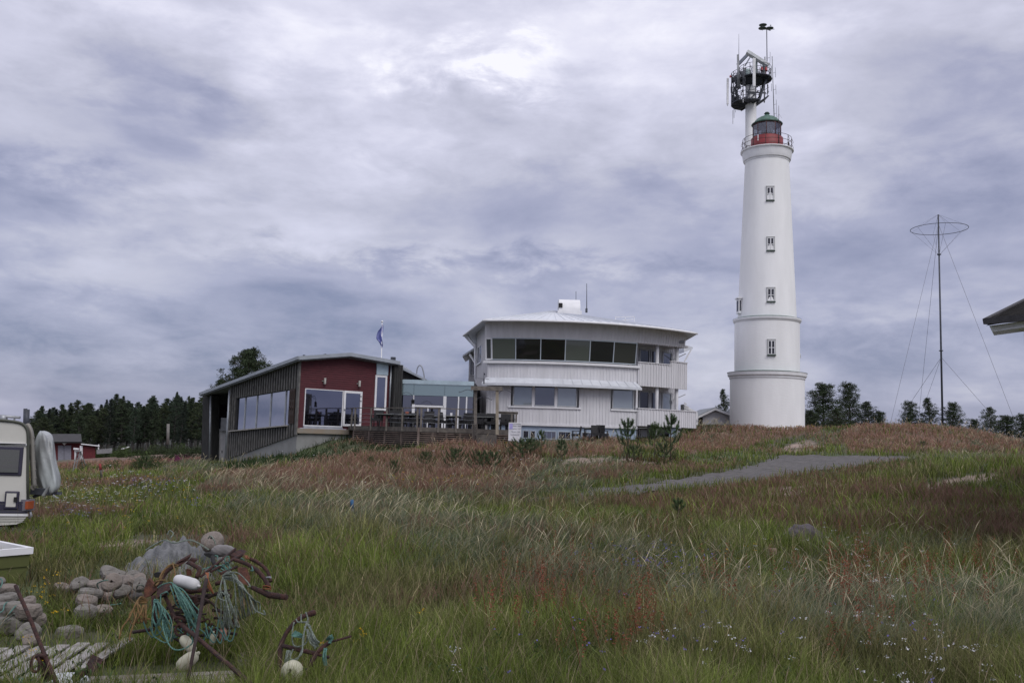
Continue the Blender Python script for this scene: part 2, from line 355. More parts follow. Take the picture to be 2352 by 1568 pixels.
at = t_.nodes.new('ShaderNodeAttribute'); at.attribute_name = 'Col'; nz = t_.nodes.new('ShaderNodeTexNoise'); nz.inputs['Scale'].default_value = 1.4; nz.inputs['Detail'].default_value = 12; nz.inputs['Roughness'].default_value = .7
gtc = t_.nodes.new('ShaderNodeTexCoord'); t_.links.new(gtc.outputs['Object'], nz.inputs['Vector'])
mr = t_.nodes.new('ShaderNodeMapRange'); mr.inputs[1].default_value = .3; mr.inputs[2].default_value = .7; mr.inputs[3].default_value = .6; mr.inputs[4].default_value = 1.35
t_.links.new(nz.outputs['Fac'], mr.inputs[0]); ml = t_.nodes.new('ShaderNodeMixRGB'); ml.blend_type = 'MULTIPLY'; ml.inputs[0].default_value = 1
t_.links.new(at.outputs['Color'], ml.inputs[1]); t_.links.new(mr.outputs[0], ml.inputs[2]); t_.links.new(ml.outputs[0], b_.inputs['Base Color'])
bp_ = t_.nodes.new('ShaderNodeBump'); bp_.inputs['Strength'].default_value = .8; bp_.inputs['Distance'].default_value = .08; t_.links.new(nz.outputs['Fac'], bp_.inputs['Height']); t_.links.new(bp_.outputs[0], b_.inputs['Normal'])
me.materials.append(gm); go = bpy.data.objects.new('ground', me); C.objects.link(go); props(go, 'sandy dune ground under the meadow grass', 'ground', None, 'structure')
# ---- asphalt road
def strip(name, pairs, m, na=6, nc=10, lift=.035):
    V = []; rows = 0
    for i in range(len(pairs)-1):
        for k in range(na if i < len(pairs)-2 else na+1):
            t = k/na; a = pairs[i][0].lerp(pairs[i+1][0], t); b = pairs[i][1].lerp(pairs[i+1][1], t); rows += 1
            for j in range(nc+1): q = a.lerp(b, j/nc); V.append((q.x, q.y))
    V = np.array(V); z = hgt(V[:, 0], V[:, 1])
    # lift so the sheet clears the coarse ground grid
    ii = np.arange(rows*(nc+1)).reshape(rows, nc+1); F = np.stack([ii[:-1, :-1], ii[1:, :-1], ii[1:, 1:], ii[:-1, 1:]], -1).reshape(-1, 4)
    me = mesh_np(name, np.column_stack([V, z+lift]), F, None, True); me.materials.append(m); o = bpy.data.objects.new(name, me); C.objects.link(o); return o
ASPH = mat('asphalt', (.125, .117, .114), .95, 0, .18, 5, .9, 26, col2=(.062, .058, .058), stretch=(.6, 2, 1))
road = strip('road', RP, ASPH); props(road, 'worn grey asphalt road curving below the lighthouse mound', 'road', None, 'structure')
PG = [((120,1096),(120,1104)),((220,1088),(225,1094)),((330,1080),(335,1085)),((420,1076),(420,1080))]
path = strip('path', [(G(*a, dmin=30, dmax=75), G(*b, dmin=30, dmax=75)) for a, b in PG], mat('gravel_path', (.20, .19, .18), .95, 0, .2, 3), lift=.06)
props(path, 'narrow grey gravel path crossing the grass at far left', 'path', None, 'structure')
# ================================================================ lighthouse
DL = 72.0
def ZL(v, u=1762): return P(u, v, DL).z
LC = P(1762, 985, DL); LX, LY = P(1761.5, 600, DL).x, DL; k_ = DL/FPX
base_z = H(LX, LY)-.5
lh = thing('lighthouse', (LX, LY, base_z), 'tall white painted round brick lighthouse with red lantern base and green dome', 'lighthouse')
def brick_white():
    m = mat('whitewashed_brick', (.82, .82, .83), .75, 0, .05, .9, stretch=(1, 1, .22)); t = m.node_tree; n = t.nodes; l = t.links
    tc = n.new('ShaderNodeTexCoord'); sp = n.new('ShaderNodeSeparateXYZ'); l.new(tc.outputs['Object'], sp.inputs[0])
    at = n.new('ShaderNodeMath'); at.operation = 'ARCTAN2'; l.new(sp.outputs[0], at.inputs[0]); l.new(sp.outputs[1], at.inputs[1])
    mu = n.new('ShaderNodeMath'); mu.operation = 'MULTIPLY'; mu.inputs[1].default_value = 2.4; l.new(at.outputs[0], mu.inputs[0])
    cb = n.new('ShaderNodeCombineXYZ'); l.new(mu.outputs[0], cb.inputs[0]); l.new(sp.outputs[2], cb.inputs[1])
    br = n.new('ShaderNodeTexBrick'); br.inputs['Scale'].default_value = 1; br.inputs['Brick Width'].default_value = .27; br.inputs['Row Height'].default_value = .085; br.inputs['Mortar Size'].default_value = .012; br.inputs['Mortar Smooth'].default_value = .6
    l.new(cb.outputs[0], br.inputs['Vector'])
    mp = n.new('ShaderNodeMapping'); mp.inputs['Scale'].default_value = (3.5, 11, 1); l.new(cb.outputs[0], mp.inputs[0])
    nz = n.new('ShaderNodeTexNoise'); nz.inputs['Scale'].default_value = 1; nz.inputs['Detail'].default_value = 6; l.new(mp.outputs[0], nz.inputs['Vector'])
    ad = n.new('ShaderNodeMath'); ad.operation = 'MULTIPLY_ADD'; ad.inputs[1].default_value = -.35; l.new(br.outputs['Fac'], ad.inputs[0]); l.new(nz.outputs['Fac'], ad.inputs[2])
    bp = n.new('ShaderNodeBump'); bp.inputs['Strength'].default_value = .32; bp.inputs['Distance'].default_value = .04; l.new(ad.outputs[0], bp.inputs['Height']); l.new(bp.outputs[0], n['Principled BSDF'].inputs['Normal'])
    return m
BRK = brick_white(); GRN = mat('copper_green', (.03, .085, .062), .6, .1, .25, 2.5, .2, 10, col2=(.10, .18, .15)); LRED = mat('lantern_red', (.20, .018, .022), .55, 0, .2, 3, .15, 12)
DGRN = mat('dark_green_metal', (.018, .045, .032), .6, .1)
lc = lambda z: (LX, LY, z)
r1 = 83*k_; r2 = 73*k_; r3 = 66.6*k_; r4 = 50*k_
z_r1 = ZL(862); z_r2 = ZL(737); z_c = ZL(370); z_g = ZL(351)
MB().lathe([(r1, base_z), (r1, z_r1-.2)], lc(0), 64).build('base_wall', BRK, lh)
MB().lathe([(r2, z_r1-.2), (r2, z_r2-.15)], lc(0), 64).build('middle_wall', BRK, lh)
prof = [(r3+(r4-r3)*t, z_r2-.15+(z_c+.1-z_r2+.15)*t) for t in [i/12 for i in range(13)]]
MB().lathe(prof, lc(0), 64).build('tapered_wall', BRK, lh)
lg = MB().lathe([(r1+.002, z_r1-.35), (r1+.06, z_r1-.33), (r1+.06, z_r1-.2), (r1+.17, z_r1-.12), (r1+.20, z_r1+.12), (r1+.22, z_r1+.14)], lc(0), 64, smooth=False).build('ledge', WHITE, lh)
MB().lathe([(r1+.22, z_r1+.14), (r1+.23, z_r1+.16), (r2+.0, z_r1+.24)], lc(0), 64, smooth=False).build('ledge_flashing', GRN, lg)
l2 = MB().lathe([(r2+.002, z_r2-.22), (r2+.05, z_r2-.2), (r2+.13, z_r2-.06), (r2+.13, z_r2+.05)], lc(0), 64, smooth=False).build('ledge', WHITE, lh)
MB().lathe([(r2+.13, z_r2+.05), (r2+.14, z_r2+.07), (r3-.02, z_r2+.17)], lc(0), 64, smooth=False).build('ledge_flashing', GRN, l2)
rg = 60.8*k_
MB().lathe([(r4+.002, z_c-.22), (r4+.05, z_c-.20), (r4+.05, z_c-.08), (r4+.14, z_c-.05), (r4+.18, z_c+.12), (rg-.14, z_g-.22), (rg-.12, z_g-.05), (rg, z_g), (rg, z_g+.07), (0, z_g+.10)], lc(0), 64, smooth=False).build('cornice', WHITE, lh)
zt = ZL(336); rr = 37*k_
MB().lathe([(rr, z_g+.1), (rr, ZL(318)-.08), (rr-.12, ZL(318)), (0, ZL(318)+.01)], lc(0), 40).build('lantern_base', LRED, lh)
# lantern room
zg0, zg1 = ZL(318), ZL(284); rl = 33*k_; NS = 10; a_off = math.radians(-90+18)
gl = glass('lantern_glass', (.42, .43, .48), (.05, .055, .06), .42)
lr = MB(); ring_pts = [(LX+rl*math.cos(a_off+2*math.pi*i/NS), LY+rl*math.sin(a_off+2*math.pi*i/NS)) for i in range(NS)]
gt = bpy.data.materials.new('lantern_pane'); gt.use_nodes = True; _ng = gt.node_tree.nodes; _lg = gt.node_tree.links
_g = _ng.new('ShaderNodeBsdfGlossy'); _g.inputs[0].default_value = (.4, .42, .47, 1); _g.inputs['Roughness'].default_value = .05; _tr = _ng.new('ShaderNodeBsdfTransparent'); _tr.inputs[0].default_value = (.62, .66, .72, 1)
_mx = _ng.new('ShaderNodeMixShader'); _mx.inputs[0].default_value = .35; _lg.new(_tr.outputs[0], _mx.inputs[1]); _lg.new(_g.outputs[0], _mx.inputs[2]); _lg.new(_mx.outputs[0], _ng['Material Output'].inputs[0])
for i in range(NS):
    x0, y0 = ring_pts[i]; x1, y1 = ring_pts[(i+1) % NS]
    pn = MB().add([(x0, y0, zg0), (x1, y1, zg0), (x1, y1, zg1), (x0, y0, zg1)], [(0, 1, 2, 3)]).build('lantern_pane', gt, lh)
    fr = MB().tube([(x0, y0, zg0), (x0, y0, zg1)], .035, 6).bar((x0, y0, zg0+.03), (x1, y1, zg0+.03), .05, .06).bar((x0, y0, zg1-.12), (x1, y1, zg1-.12), .05, .24)
    for q in range(1, 6):
        xa = x0+(x1-x0)*q/6; ya = y0+(y1-y0)*q/6; fr.tube([(xa, ya, zg0), (xa, ya, zg1-.2)], .008, 4)
    fr.build('glazing_bar', mat('lantern_frame', (.09, .035, .035), .6), pn)
MB().lathe([(.0, zg0), (.30, zg0), (.30, zg0+.15), (.42, zg0+.25), (.48, zg0+.6), (.42, zg0+.95), (.2, zg0+1.1), (0, zg0+1.12)], lc(0), 20).build('lens', mat('lens_glass', (.16, .19, .19), .12, .0, .3, 8, col2=(.07, .09, .09)), lh)
ze = zg1
dome = MB().lathe([(rl-.05, ze-.12), (rl+.06, ze-.16), (rl+.10, ze-.08), (rl-.08, ze+.06), (rl-.18, ze+.19), (rl-.32, ze+.35), (rl-.52, ze+.48), (rl-.75, ze+.57), (.26, ze+.63), (.20, ze+.72)], lc(0), 40).build('dome', GRN, lh)
MB().lathe([(.20, ze+.71), (.16, ze+.76), (.16, ze+.80), (.24, ze+.83), (.18, ze+.88), (.16, ze+.94), (0, ze+.97)], lc(0), 20).build('vent_cap', DGRN, dome)
MB().lathe([(rl+.06, ze-.165), (rl+.11, ze-.10), (rl-.1, ze-.13)], lc(0), 40).build('eave_rim', DGRN, dome)
# gallery rail
gr = MB(); rq = 56*k_; z0 = z_g+.14
for i in range(12):
    a = 2*math.pi*i/12+.2; x, y = LX+rq*math.cos(a), LY+rq*math.sin(a); gr.tube([(x, y, z0), (x, y, z0+.92)], .025, 6)
    xo, yo = LX+(rq+.12)*math.cos(a), LY+(rq+.12)*math.sin(a); gr.tube(spline([(x, y, z0+.9), (xo, yo, z0+.55), (x, y, z0+.45), (xo, yo, z0+.15), (xo, yo, z0)], 4), .015, 5)
for hh in (.10, .5, .92): gr.ring(lc(z0+hh), rq, .018, 60)
gr.build('gallery_railing', mat('railing_rusty', (.05, .03, .03), .7), lh)
MB().tube([P(1789.3, 340, DL-1.1), P(1788.6, 243, DL-1.1)], [.035, .015]).tube([P(1789, 262, DL-1.1), P(1796, 272, DL-1.1)], .008, 4).tube([P(1789, 262, DL-1.1), P(1784, 272, DL-1.1)], .008, 4).build('whip_antenna', mat('antenna_dark', (.06, .04, .05), .6), lh)
MB().box(P(1741, 316, DL-1.35), (.06, .06, .5)).build('gallery_lamp', WTRIM, lh)
# windows : front ones + one on the left flank
def lh_window(v0, v1, u0, u1, rad, ang=None, brd=1.0):
    zc = P(1770, (v0+v1)/2, DL-rad*.98).z; hh = ZL(v0)-ZL(v1); wd = (u1-u0)*k_*.98
    uc = (u0+u1)/2; X0 = P(uc, (v0+v1)/2, DL-rad*.98).x-LX
    if ang is None: ang = math.asin(max(-1, min(1, X0/rad)))
    n = Vector((math.sin(ang), -math.cos(ang), 0)); t = Vector((math.cos(ang), math.sin(ang), 0)); c = Vector((LX, LY, zc))+n*rad
    R = Matrix((t, -n, Vector((0, 0, 1)))).transposed()
    b = lambda ox, oz, on, sx, sz, sn, mb: mb.box(c+t*ox+Vector((0, 0, oz))+n*on, (sx, sn, sz), R=R)
    fr = MB(); b(-wd/2, 0, .0, .07, hh, .10, fr); b(wd/2, 0, .0, .07, hh, .10, fr); b(0, hh/2, 0, wd+.1, .07, .12, fr); b(0, -hh/2+.06, .0, wd, .08, .14, fr)
    fo = fr.build('window', mat('reveal_grey', (.36, .37, .37), .8), lh)
    sh = MB()
    for sx in (-1, 1):
        b(sx*wd*.42, 0, .03, .05, hh*.9, .05, sh)
    b(0, 0, .03, .07, hh*.9, .06, sh); b(0, -.02, .03, wd*.84, .045, .05, sh); b(0, hh*.43, .03, wd*.84, .06, .05, sh); b(0, -hh*.43, .03, wd*.84, .06, .05, sh)
    sh.build('frame', WTRIM, fo)
    pn = MB(); b(0, 0, .0, wd*.86, hh*.9, .03, pn); pn.build('pane', glass('dark_pane', (.10, .10, .12), (.012, .012, .014), .4), fo)
    sl = MB(); b(0, -hh/2-.0, .06, wd+.1, .07, .18, sl); sl.build('sill', DGRN if True else GRN, fo)
wr = lambda v: r3+(r4-r3)*((737-v)/(737-366))
lh_window(429, 461, 1760.5, 1777, wr(445)); lh_window(545, 576, 1761.5, 1778, wr(560)); lh_window(661, 693, 1762, 1779, wr(677)); lh_window(780, 815, 1763.5, 1780, r2)
zc_ = ZL(706); ang_ = math.radians(-84)
n_ = Vector((math.sin(ang_), -math.cos(ang_), 0)); c_ = Vector((LX, LY, zc_))+n_*(r3+.02)
bx_ = MB().box(c_, (.22, .75, 1.2)); bx_.box(c_+Vector((-.02, 0, .62)), (.40, .95, .08)); bo = bx_.build('side_window', WHITE, lh)
MB().box(c_+Vector((-.115, -.05, 0)), (.03, .5, .85)).box(c_+Vector((.02, -.378, 0)), (.12, .02, .85)).build('pane', glass('dark_pane'), bo)
MB().tube([P(1833.5, 813, DL), P(1838, 812, DL), P(1839, 822, DL)], .03, 6).build('overflow_pipe', WTRIM, lh)
# ================================================================ radar tower
DR = 79.0; kr = DR/FPX
RX = P(1724.6, 300, DR).x
rt = thing('radar_tower', (RX, DR, base_z), 'slim white radar column behind the lighthouse topped by grey antenna platforms', 'radar tower')
pr = lambda u, v, dy=0.0: P(u, v, DR+dy)
rc = 12.8*kr; zpt = pr(1734, 185).z; zlow = pr(1690, 232).z
MB().lathe([(rc, base_z), (rc, zpt-.05)], (RX, DR, 0), 32).build('column', mat('column_white', (.80, .80, .81), .6, 0, .05, 1), rt)
PLX = pr(1734, 185).x; pR = 1.42
def plat(mb, cx, cy, z, r, th=.10, a0=0, a1=360, seg=28):
    poly = [(cx+r*math.cos(math.radians(a0+(a1-a0)*i/seg)), cy+r*math.sin(math.radians(a0+(a1-a0)*i/seg)), z) for i in range(seg+(0 if a1-a0 == 360 else 1))]
    mb.prism(poly, (0, 0, th)); return poly
pm = MB(); plat(pm, PLX, DR, zpt, pR+.02, .08)
pm.ring((PLX, DR, zpt+.05), pR+.03, .06, 36)
for a in range(0, 360, 45): pm.bar((PLX, DR, zpt-.04), (PLX+pR*math.cos(math.radians(a)), DR+pR*math.sin(math.radians(a)), zpt-.04), .06, .1)
pm.lathe([(rc+.02, zpt-.6), (rc+.06, zpt-.6), (pR*.7, zpt-.05)], (RX+.1, DR, 0), 20)
pm.build('upper_platform', DSTEEL, rt)
LP = MB(); zl = pr(1690, 240).z; plat(LP, RX-.25, DR, zl, 1.5, .07, 95, 300); 
for a in range(100, 300, 33): LP.bar((RX-.25, DR, zl-.03), (RX-.25+1.5*math.cos(math.radians(a)), DR+1.5*math.sin(math.radians(a)), zl-.03), .06, .08)
poly = [(RX+.45, DR-.5, zl-.02), (RX+.55, DR+.6, zl), (RX+1.5, DR+.7, zl+.75), (RX+1.5, DR-.4, zl+.75)]
LP.prism(poly, (0, 0, .06)); LP.build('lower_platform', DSTEEL, rt)
rl_ = MB()
for i in range(14):
    a = 2*math.pi*i/14+.1; x, y = PLX+pR*math.cos(a), DR+pR*math.sin(a); rl_.tube([(x, y, zpt), (x, y, zpt+1.15)], .028, 5)
    a2 = a+2*math.pi/14
    if i % 3 == 0: rl_.tube([(x, y, zpt+.1), (PLX+pR*math.cos(a2), DR+pR*math.sin(a2), zpt+.6)], .018, 4)
for hh in (.4, .78, 1.15): rl_.ring((PLX, DR, zpt+hh), pR, .022, 36)
rl_.build('upper_railing', mat('rail_steel', (.10, .105, .12), .6, .3), rt)
eq = MB()
for i in range(70):
    a = rnd.uniform(0, 6.28); q_r = rnd.uniform(.3, 1.3); hq = rnd.uniform(.1, .95); x, y = PLX+q_r*math.cos(a), DR+q_r*math.sin(a)
    eq.box((x, y, zpt+.08+hq/2), (rnd.uniform(.05, .3), rnd.uniform(.05, .25), hq)) if i % 3 == 0 else eq.tube([(x, y, zpt+.08), (x+rnd.uniform(-.5, .5), y+rnd.uniform(-.3, .3), zpt+rnd.uniform(.5, 1.2))], .022, 5)
eq.build('deck_equipment', mat('equipment_grey', (.13, .14, .155), .6, .2, .4, 4), rt)
r2_ = MB()
for i in range(11):
    a = math.radians(95+205*i/10); x, y = RX-.25+1.5*math.cos(a), DR+1.5*math.sin(a); top = 2.9 if i in (2, 3, 4, 5, 6, 7) else 1.2
    r2_.tube([(x, y, zl), (x, y, zl+top)], .03, 5)
for hh in (.4, .8, 1.2, 1.9, 2.6, 2.9):
    a_l = (95, 300) if hh <= 1.2 else (130, 240)
    r2_.tube([(RX-.25+1.5*math.cos(math.radians(a_l[0]+(a_l[1]-a_l[0])*i/16)), DR+1.5*math.sin(math.radians(a_l[0]+(a_l[1]-a_l[0])*i/16)), zl+hh) for i in range(17)], .022, 4)
for i in range(90):   # clutter of brackets, boxes and cables in the rack
    a = math.radians(rnd.uniform(120, 250)); rr_ = rnd.uniform(1.0, 1.5); z = zl+rnd.uniform(.1, 2.6)
    r2_.box((RX-.25+rr_*math.cos(a), DR+rr_*math.sin(a), z), (rnd.uniform(.05, .16), .12, rnd.uniform(.15, .5)))
    a2 = a+rnd.uniform(-.4, .4); r2_.tube([(RX-.25+1.5*math.cos(a), DR+1.5*math.sin(a), z), (RX-.25+1.45*math.cos(a2), DR+1.45*math.sin(a2), z+rnd.uniform(-.7, .7))], .015, 4)
r2_.build('antenna_rack', DSTEEL, rt)
st = MB()
for s_ in (-.35, .35):
    st.bar((RX+.55, DR+s_-.3, zl), (RX+1.25, DR+s_-.3, zpt), .05, .14); st.bar((RX+.7, DR+s_-.3, zl+1.0), (RX+1.5, DR+s_-.3, zpt+.1), .03, .03)
for i in range(9): t = i/9; st.box((RX+.55+.7*t, DR-.3, zl+.15+(zpt-zl)*t), (.22, .7, .03))
for i in range(4): t = i/4; st.tube([(RX+1.5, DR-.5, zl+.7+i*.4), (RX+1.05, DR-.5, zl+.2+i*.5)], .025, 4); st.tube([(RX+1.45, DR-.2, zl+.8), (RX+1.4, DR-.2, zpt)], .03, 4)
st.bar((RX-.5, DR-.52, zl+.05), (RX+.5, DR-.55, zl+1.1), .06, .1); st.bar((RX-rc-.1, DR-.55, pr(1720, 217).z), (RX+1.2, DR-.55, pr(1720, 217).z-.05), .05, .14)
st.bar((RX-.55, DR-.5, zl-.1), (RX-.1, DR-.5, zpt-.2), .07, .09)
st.build('stair', DSTEEL, rt)
# radar bars
rad = MB(); a_, b_2 = pr(1716, 119, -.6), pr(1765, 150, -.9)
d_ = (b_2-a_); ln = d_.length; dn = d_.normalized(); upv = Vector((.28, -.25, .93)).normalized(); upv = (upv-dn*upv.dot(dn)).normalized(); nv_ = dn.cross(upv)
def cs(p, w1, h1): return [p-nv_*w1-upv*h1, p+nv_*w1-upv*h1*.3, p+nv_*w1*.9+upv*h1*.7, p-nv_*w1+upv*h1]
A4 = cs(a_, .2, .24); B4 = cs(b_2, .2, .24)
rad.add(A4+B4, [(0,1,2,3), (7,6,5,4), (0,4,5,1), (1,5,6,2), (2,6,7,3), (3,7,4,0)])
rb = rad.build('radar_scanner', mat('radar_white', (.75, .77, .78), .5), rt)
def text_obj(body, size, m, origin, R, parent, name='lettering', align='LEFT', ext=.002):
    cu = bpy.data.curves.new('txt', 'FONT'); cu.body = body; cu.size = size; cu.align_x = align; cu.extrude = ext
    ob = bpy.data.objects.new('txt', cu); C.objects.link(ob); dg = bpy.context.evaluated_depsgraph_get(); dg.update()
    me = bpy.data.meshes.new_from_object(ob.evaluated_get(dg)); bpy.data.objects.remove(ob); me.transform(R.to_4x4()); me.materials.clear(); me.materials.append(m); me.name = name
    for p_ in me.polygons: p_.material_index = 0
    o = bpy.data.objects.new(name, me); C.objects.link(o); o.parent = parent; o.location = Vector(origin)-worigin(parent) if parent is not None else origin; return o
fn = (nv_ if nv_.y < 0 else -nv_); tx = dn; ty = fn.cross(tx)
text_obj('Liikennevirasto', .22, mat('logo_blue', (.07, .10, .22), .6), a_+dn*.38+fn*.165-upv*.10, Matrix((tx, ty, fn)).transposed(), rb)
lg_ = MB(); lg_.ring(a_+dn*.27+fn*.17+upv*.02, .09, .018, 16, Matrix((tx, ty, fn)).transposed(), 4); lg_.build('emblem', mat('logo_blue'  , (.07, .10, .22)), rb)
MB().bar(pr(1719, 124, .4), pr(1694, 150, .8), .16, .26).bar(pr(1724, 130, .3), pr(1711, 152, .3), .08, .12).build('second_scanner', mat('beam_grey', (.20, .22, .26), .5, .3), rt)
tb = MB().lathe([(.22, zpt+.08), (.22, zpt+.5), (.14, zpt+.6), (.14, pr(1740, 136).z)], (PLX+.05, DR, 0), 16); tb.box((PLX+.05, DR-.2, pr(1740, 140).z), (.5, .4, .3)); tb.build('radar_pedestal', mat('pedestal', (.30, .38, .38), .6), rt)
MB().lathe([(0, zpt+.85), (.2, zpt+.8), (.24, zpt+.3), (.2, zpt+.08)], (PLX-.75, DR-.5, 0), 14).build('radome', mat('radome', (.32, .40, .40), .6), rt)
for (u_, v0_, v1_, w_, dy) in ((1732, 134, 199, .26, -1.7), (1671.3, 180, 240, .18, -.3), (1707, 205, 232, .1, -1.2)):
    a1_, b1_ = pr(u_, v0_, dy), pr(u_, v1_, dy); pa = MB().box((a1_+b1_)/2, (w_, .14, a1_.z-b1_.z)).box(b1_-Vector((0, 0, .08)), (w_*.5, .06, .16)); pa.build('panel_antenna', mat('panel_white', (.68, .68, .70), .5), rt, bevel=.03)
ms = MB()
ms.tube([pr(1697.5, 205, -1), pr(1696.5, 125, -1)], .045, 6).tube([pr(1695, 200, -1), pr(1694, 126, -1)], .06, 6).tube([pr(1697, 130, -1), pr(1697, 78, -1)], [.03, .012], 5)
ms.build('whip_mast', STEEL, rt)
md = MB().tube([pr(1762, 160, .4), pr(1761, 68, .4)], .04, 8); q0 = pr(1761, 68, .4)
for dx, dz, dy in ((-.62, -.12, -.3), (.62, -.1, -.3), (-.42, .18, .5), (.5, .12, .5)): md.bar(q0, q0+Vector((dx, dy, dz)), .04, .04)
md.build('sensor_mast', DSTEEL, rt)
for u_, v_ in ((1764.3-12, 58.5), (1752-1, 66), (1767.5, 66)):
    c_ = pr(u_, v_, -.1 if v_ > 60 else .8); MB().lathe([(0, -.06), (.34, 0), (.36, .03), (.30, .05), (0, .06)], c_, 20).tube([c_-Vector((0, 0, .22)), c_], .015, 4).build('satellite_dish', mat('dish_green_grey', (.08, .10, .10), .6), rt)
MB().lathe([(0, -.05), (.07, 0), (.07, .08), (0, .14)], pr(1770, 59.5, .6), 10).tube([pr(1770, 66, .6), pr(1770, 60, .6)], .012, 4).build('gps_sensor', WTRIM, rt)
dp = MB().tube([pr(1773.5, 130, -.5), pr(1778, 268, -.5)], .035, 6)
for v_ in (168, 207, 241, 262): dp.bar(pr(1775.5+(v_-168)*.03, v_, -.5), pr(1780.5+(v_-168)*.03, v_-1.5, -.5), .03, .03); dp.tube([pr(1780.8+(v_-168)*.03, v_-12, -.5), pr(1781.4+(v_-168)*.03, v_+10, -.5)], .02, 5)
dp.tube([pr(1769, 120, -.3), pr(1768.6, 146, -.3)], .02, 5).bar(pr(1760, 134, -.3), pr(1769, 133, -.3), .03, .03); dp.tube([pr(1757, 131, -.3), pr(1757, 146, -.3)], .06, 6)
dp.tube([pr(1763.5, 195, -.2), pr(1763.5, 215, -.2)], .06, 6).tube([pr(1756, 195, -.2), pr(1755.5, 236, -.2)], .06, 6).tube([pr(1771.6, 192, -.2), pr(1772, 210, -.2)], .02, 5)
dp.build('dipole_array', STEEL, rt); dp = MB(); dp.tube([pr(1683.3, 253, -.6), pr(1683.3, 285, -.6)], .025, 5).tube([pr(1686, 250, -.6), pr(1686, 272, -.6)], .025, 5)
dp.build('hanging_antenna', STEEL, rt)
for u_ in (1749.5, 1759.5): MB().lathe([(.13, 0), (.13, .2), (.04, .36), (0, .38)], pr(u_, 163, -1.25), 12).tube([pr(u_, 163, -1.25), pr(u_, 172, -1.25)], .03, 5).build('obstruction_light', mat('red_lamp', (.30, .012, .02), .3), rt)
MB().lathe([(.08, 0), (.08, .12), (.02, .2)], pr(1677.5, 178, -.6), 10).build('obstruction_light', MT['red_lamp'], rt)
# ================================================================ ring antenna mast
DM = 88.0
pm_ = lambda u, v, dy=0: P(u, v, DM+dy)
mst = thing('antenna_mast', (pm_(2166, 985).x, DM, pm_(2166, 985).z), 'thin guyed antenna mast with a horizontal wire ring near its top', 'antenna mast')
top = pm_(2155, 493); bot = Vector((top.x, DM, H(top.x, DM)-.2))
bot.x = pm_(2165, 968).x
pt_ = lambda t: bot.lerp(top, t)
mp_ = MB().tube([bot, top], [.11, .07], 8)
for v_ in (575, 770, 925): q = pt_((985-v_)/(985-493)); mp_.lathe([(.0, -.04), (.2, -.04), (.2, .04), (0, .04)], q, 10)
mp_.build('mast_pole', DSTEEL, mst)
rc_ = pm_(2157, 526); Rr = 62*DM/FPX
MB().ring(rc_, Rr, .028, 48).build('wire_ring', DSTEEL, mst)
WIRE = mat('wire', (.10, .10, .12), .6)
for i in range(6):
    a = i*math.pi/3+.3; e = rc_+Vector((Rr*math.cos(a), Rr*math.sin(a), 0)); MB().tube([top, e, pt_(.83)], .010, 4).build('spoke_wire', WIRE, mst)
def gz(x, y): return Vector((x, y, H(x, y)))
for (u_, v_, dd, t0) in ((2046, 968, 84, .96), (2112, 940, 104, .96), (2328, 960, 80, .96), (2091, 925, 93, .41), (2123, 930, 108, .41), (2267, 940, 84, .41)):
    e = P(u_, v_, dd); a = pt_(t0); e2 = a+(e-a)*1.15; MB().tube([a, e2], .014, 4).build('guy_wire', WIRE, mst)
# ================================================================ white station building
XC, YC, RB = 2.9, 75.0, 14.0
def phi(u, v, R=RB):
    r = ray(u, v); a = r.x**2+1; b = -2*(r.x*XC+YC); c = XC**2+YC**2-R**2
    t = (-b-math.sqrt(max(0, b*b-4*a*c)))/(2*a); return math.atan2(r.x*t-XC, YC-t), CAMZ+r.z*t
def cyl(ph, z, R=RB): return Vector((XC+R*math.sin(ph), YC-R*math.cos(ph), z))
ZV = lambda v, R=RB: phi(1290, v, R)[1]
z_sill, z_wt, z_ev = ZV(835), ZV(778), ZV(736)
RF = lambda z: RB+.14*max(0, z-z_sill)
z_pl, z_s1, z_w1, z_aw0, z_aw1 = ZV(975), ZV(934), ZV(888), ZV(870), ZV(886)
zgd = ZV(1014)-.4
wb = thing('station_building', (XC, 62, zgd), 'pale three storey boarded building with curved front and band of slanted dark windows', 'building')
def arcwall(mb, p0, p1, z0, z1, R0=None, R1=None, th=.2, seg=None):
    seg = seg or max(2, int((p1-p0)/.03)); R0 = R0 if R0 else RF(z0); R1 = R1 if R1 else RF(z1); vs = []
    for i in range(seg+1):
        p = p0+(p1-p0)*i/seg; vs += [cyl(p, z0, R0), cyl(p, z1, R1), cyl(p, z1, R1-th), cyl(p, z0, R0-th)]
    fs = []
    for i in range(seg):
        k = 4*i
        for j in range(4): fs.append((k+j, k+4+j, k+4+(j+1) % 4, k+(j+1) % 4))
    fs += [(0, 1, 2, 3), (4*seg+3, 4*seg+2, 4*seg+1, 4*seg)]
    return mb.add(vs, fs)
def battens(mb, p0, p1, z0, z1, R0=None, R1=None, step=.0165, w=.06, holes=()):
    R0 = R0 if R0 else RF(z0); R1 = R1 if R1 else RF(z1); n = int((p1-p0)/step)
    for i in range(n+1):
        p = p0+(p1-p0)*(i+.5)/(n+1); segs = [(z0, z1)]
        for (a, b, c, d) in holes:
            if a < p < b:
                new = []
                for s0, s1 in segs:
                    if s0 < c: new.append((s0, min(c, s1)))
                    if s1 > d: new.append((max(s0, d), s1))
                segs = new
        for s0, s1 in segs:
            f = lambda z: R0+(R1-R0)*(z-z0)/(z1-z0); mb.bar(cyl(p, s0, f(s0)+.008), cyl(p, s1, f(s1)+.008), w, .042, up=(math.sin(p), -math.cos(p), 0))
pL = phi(1118, 900)[0]; pM = phi(1465, 900)[0]; pRt = phi(1573, 820)[0]
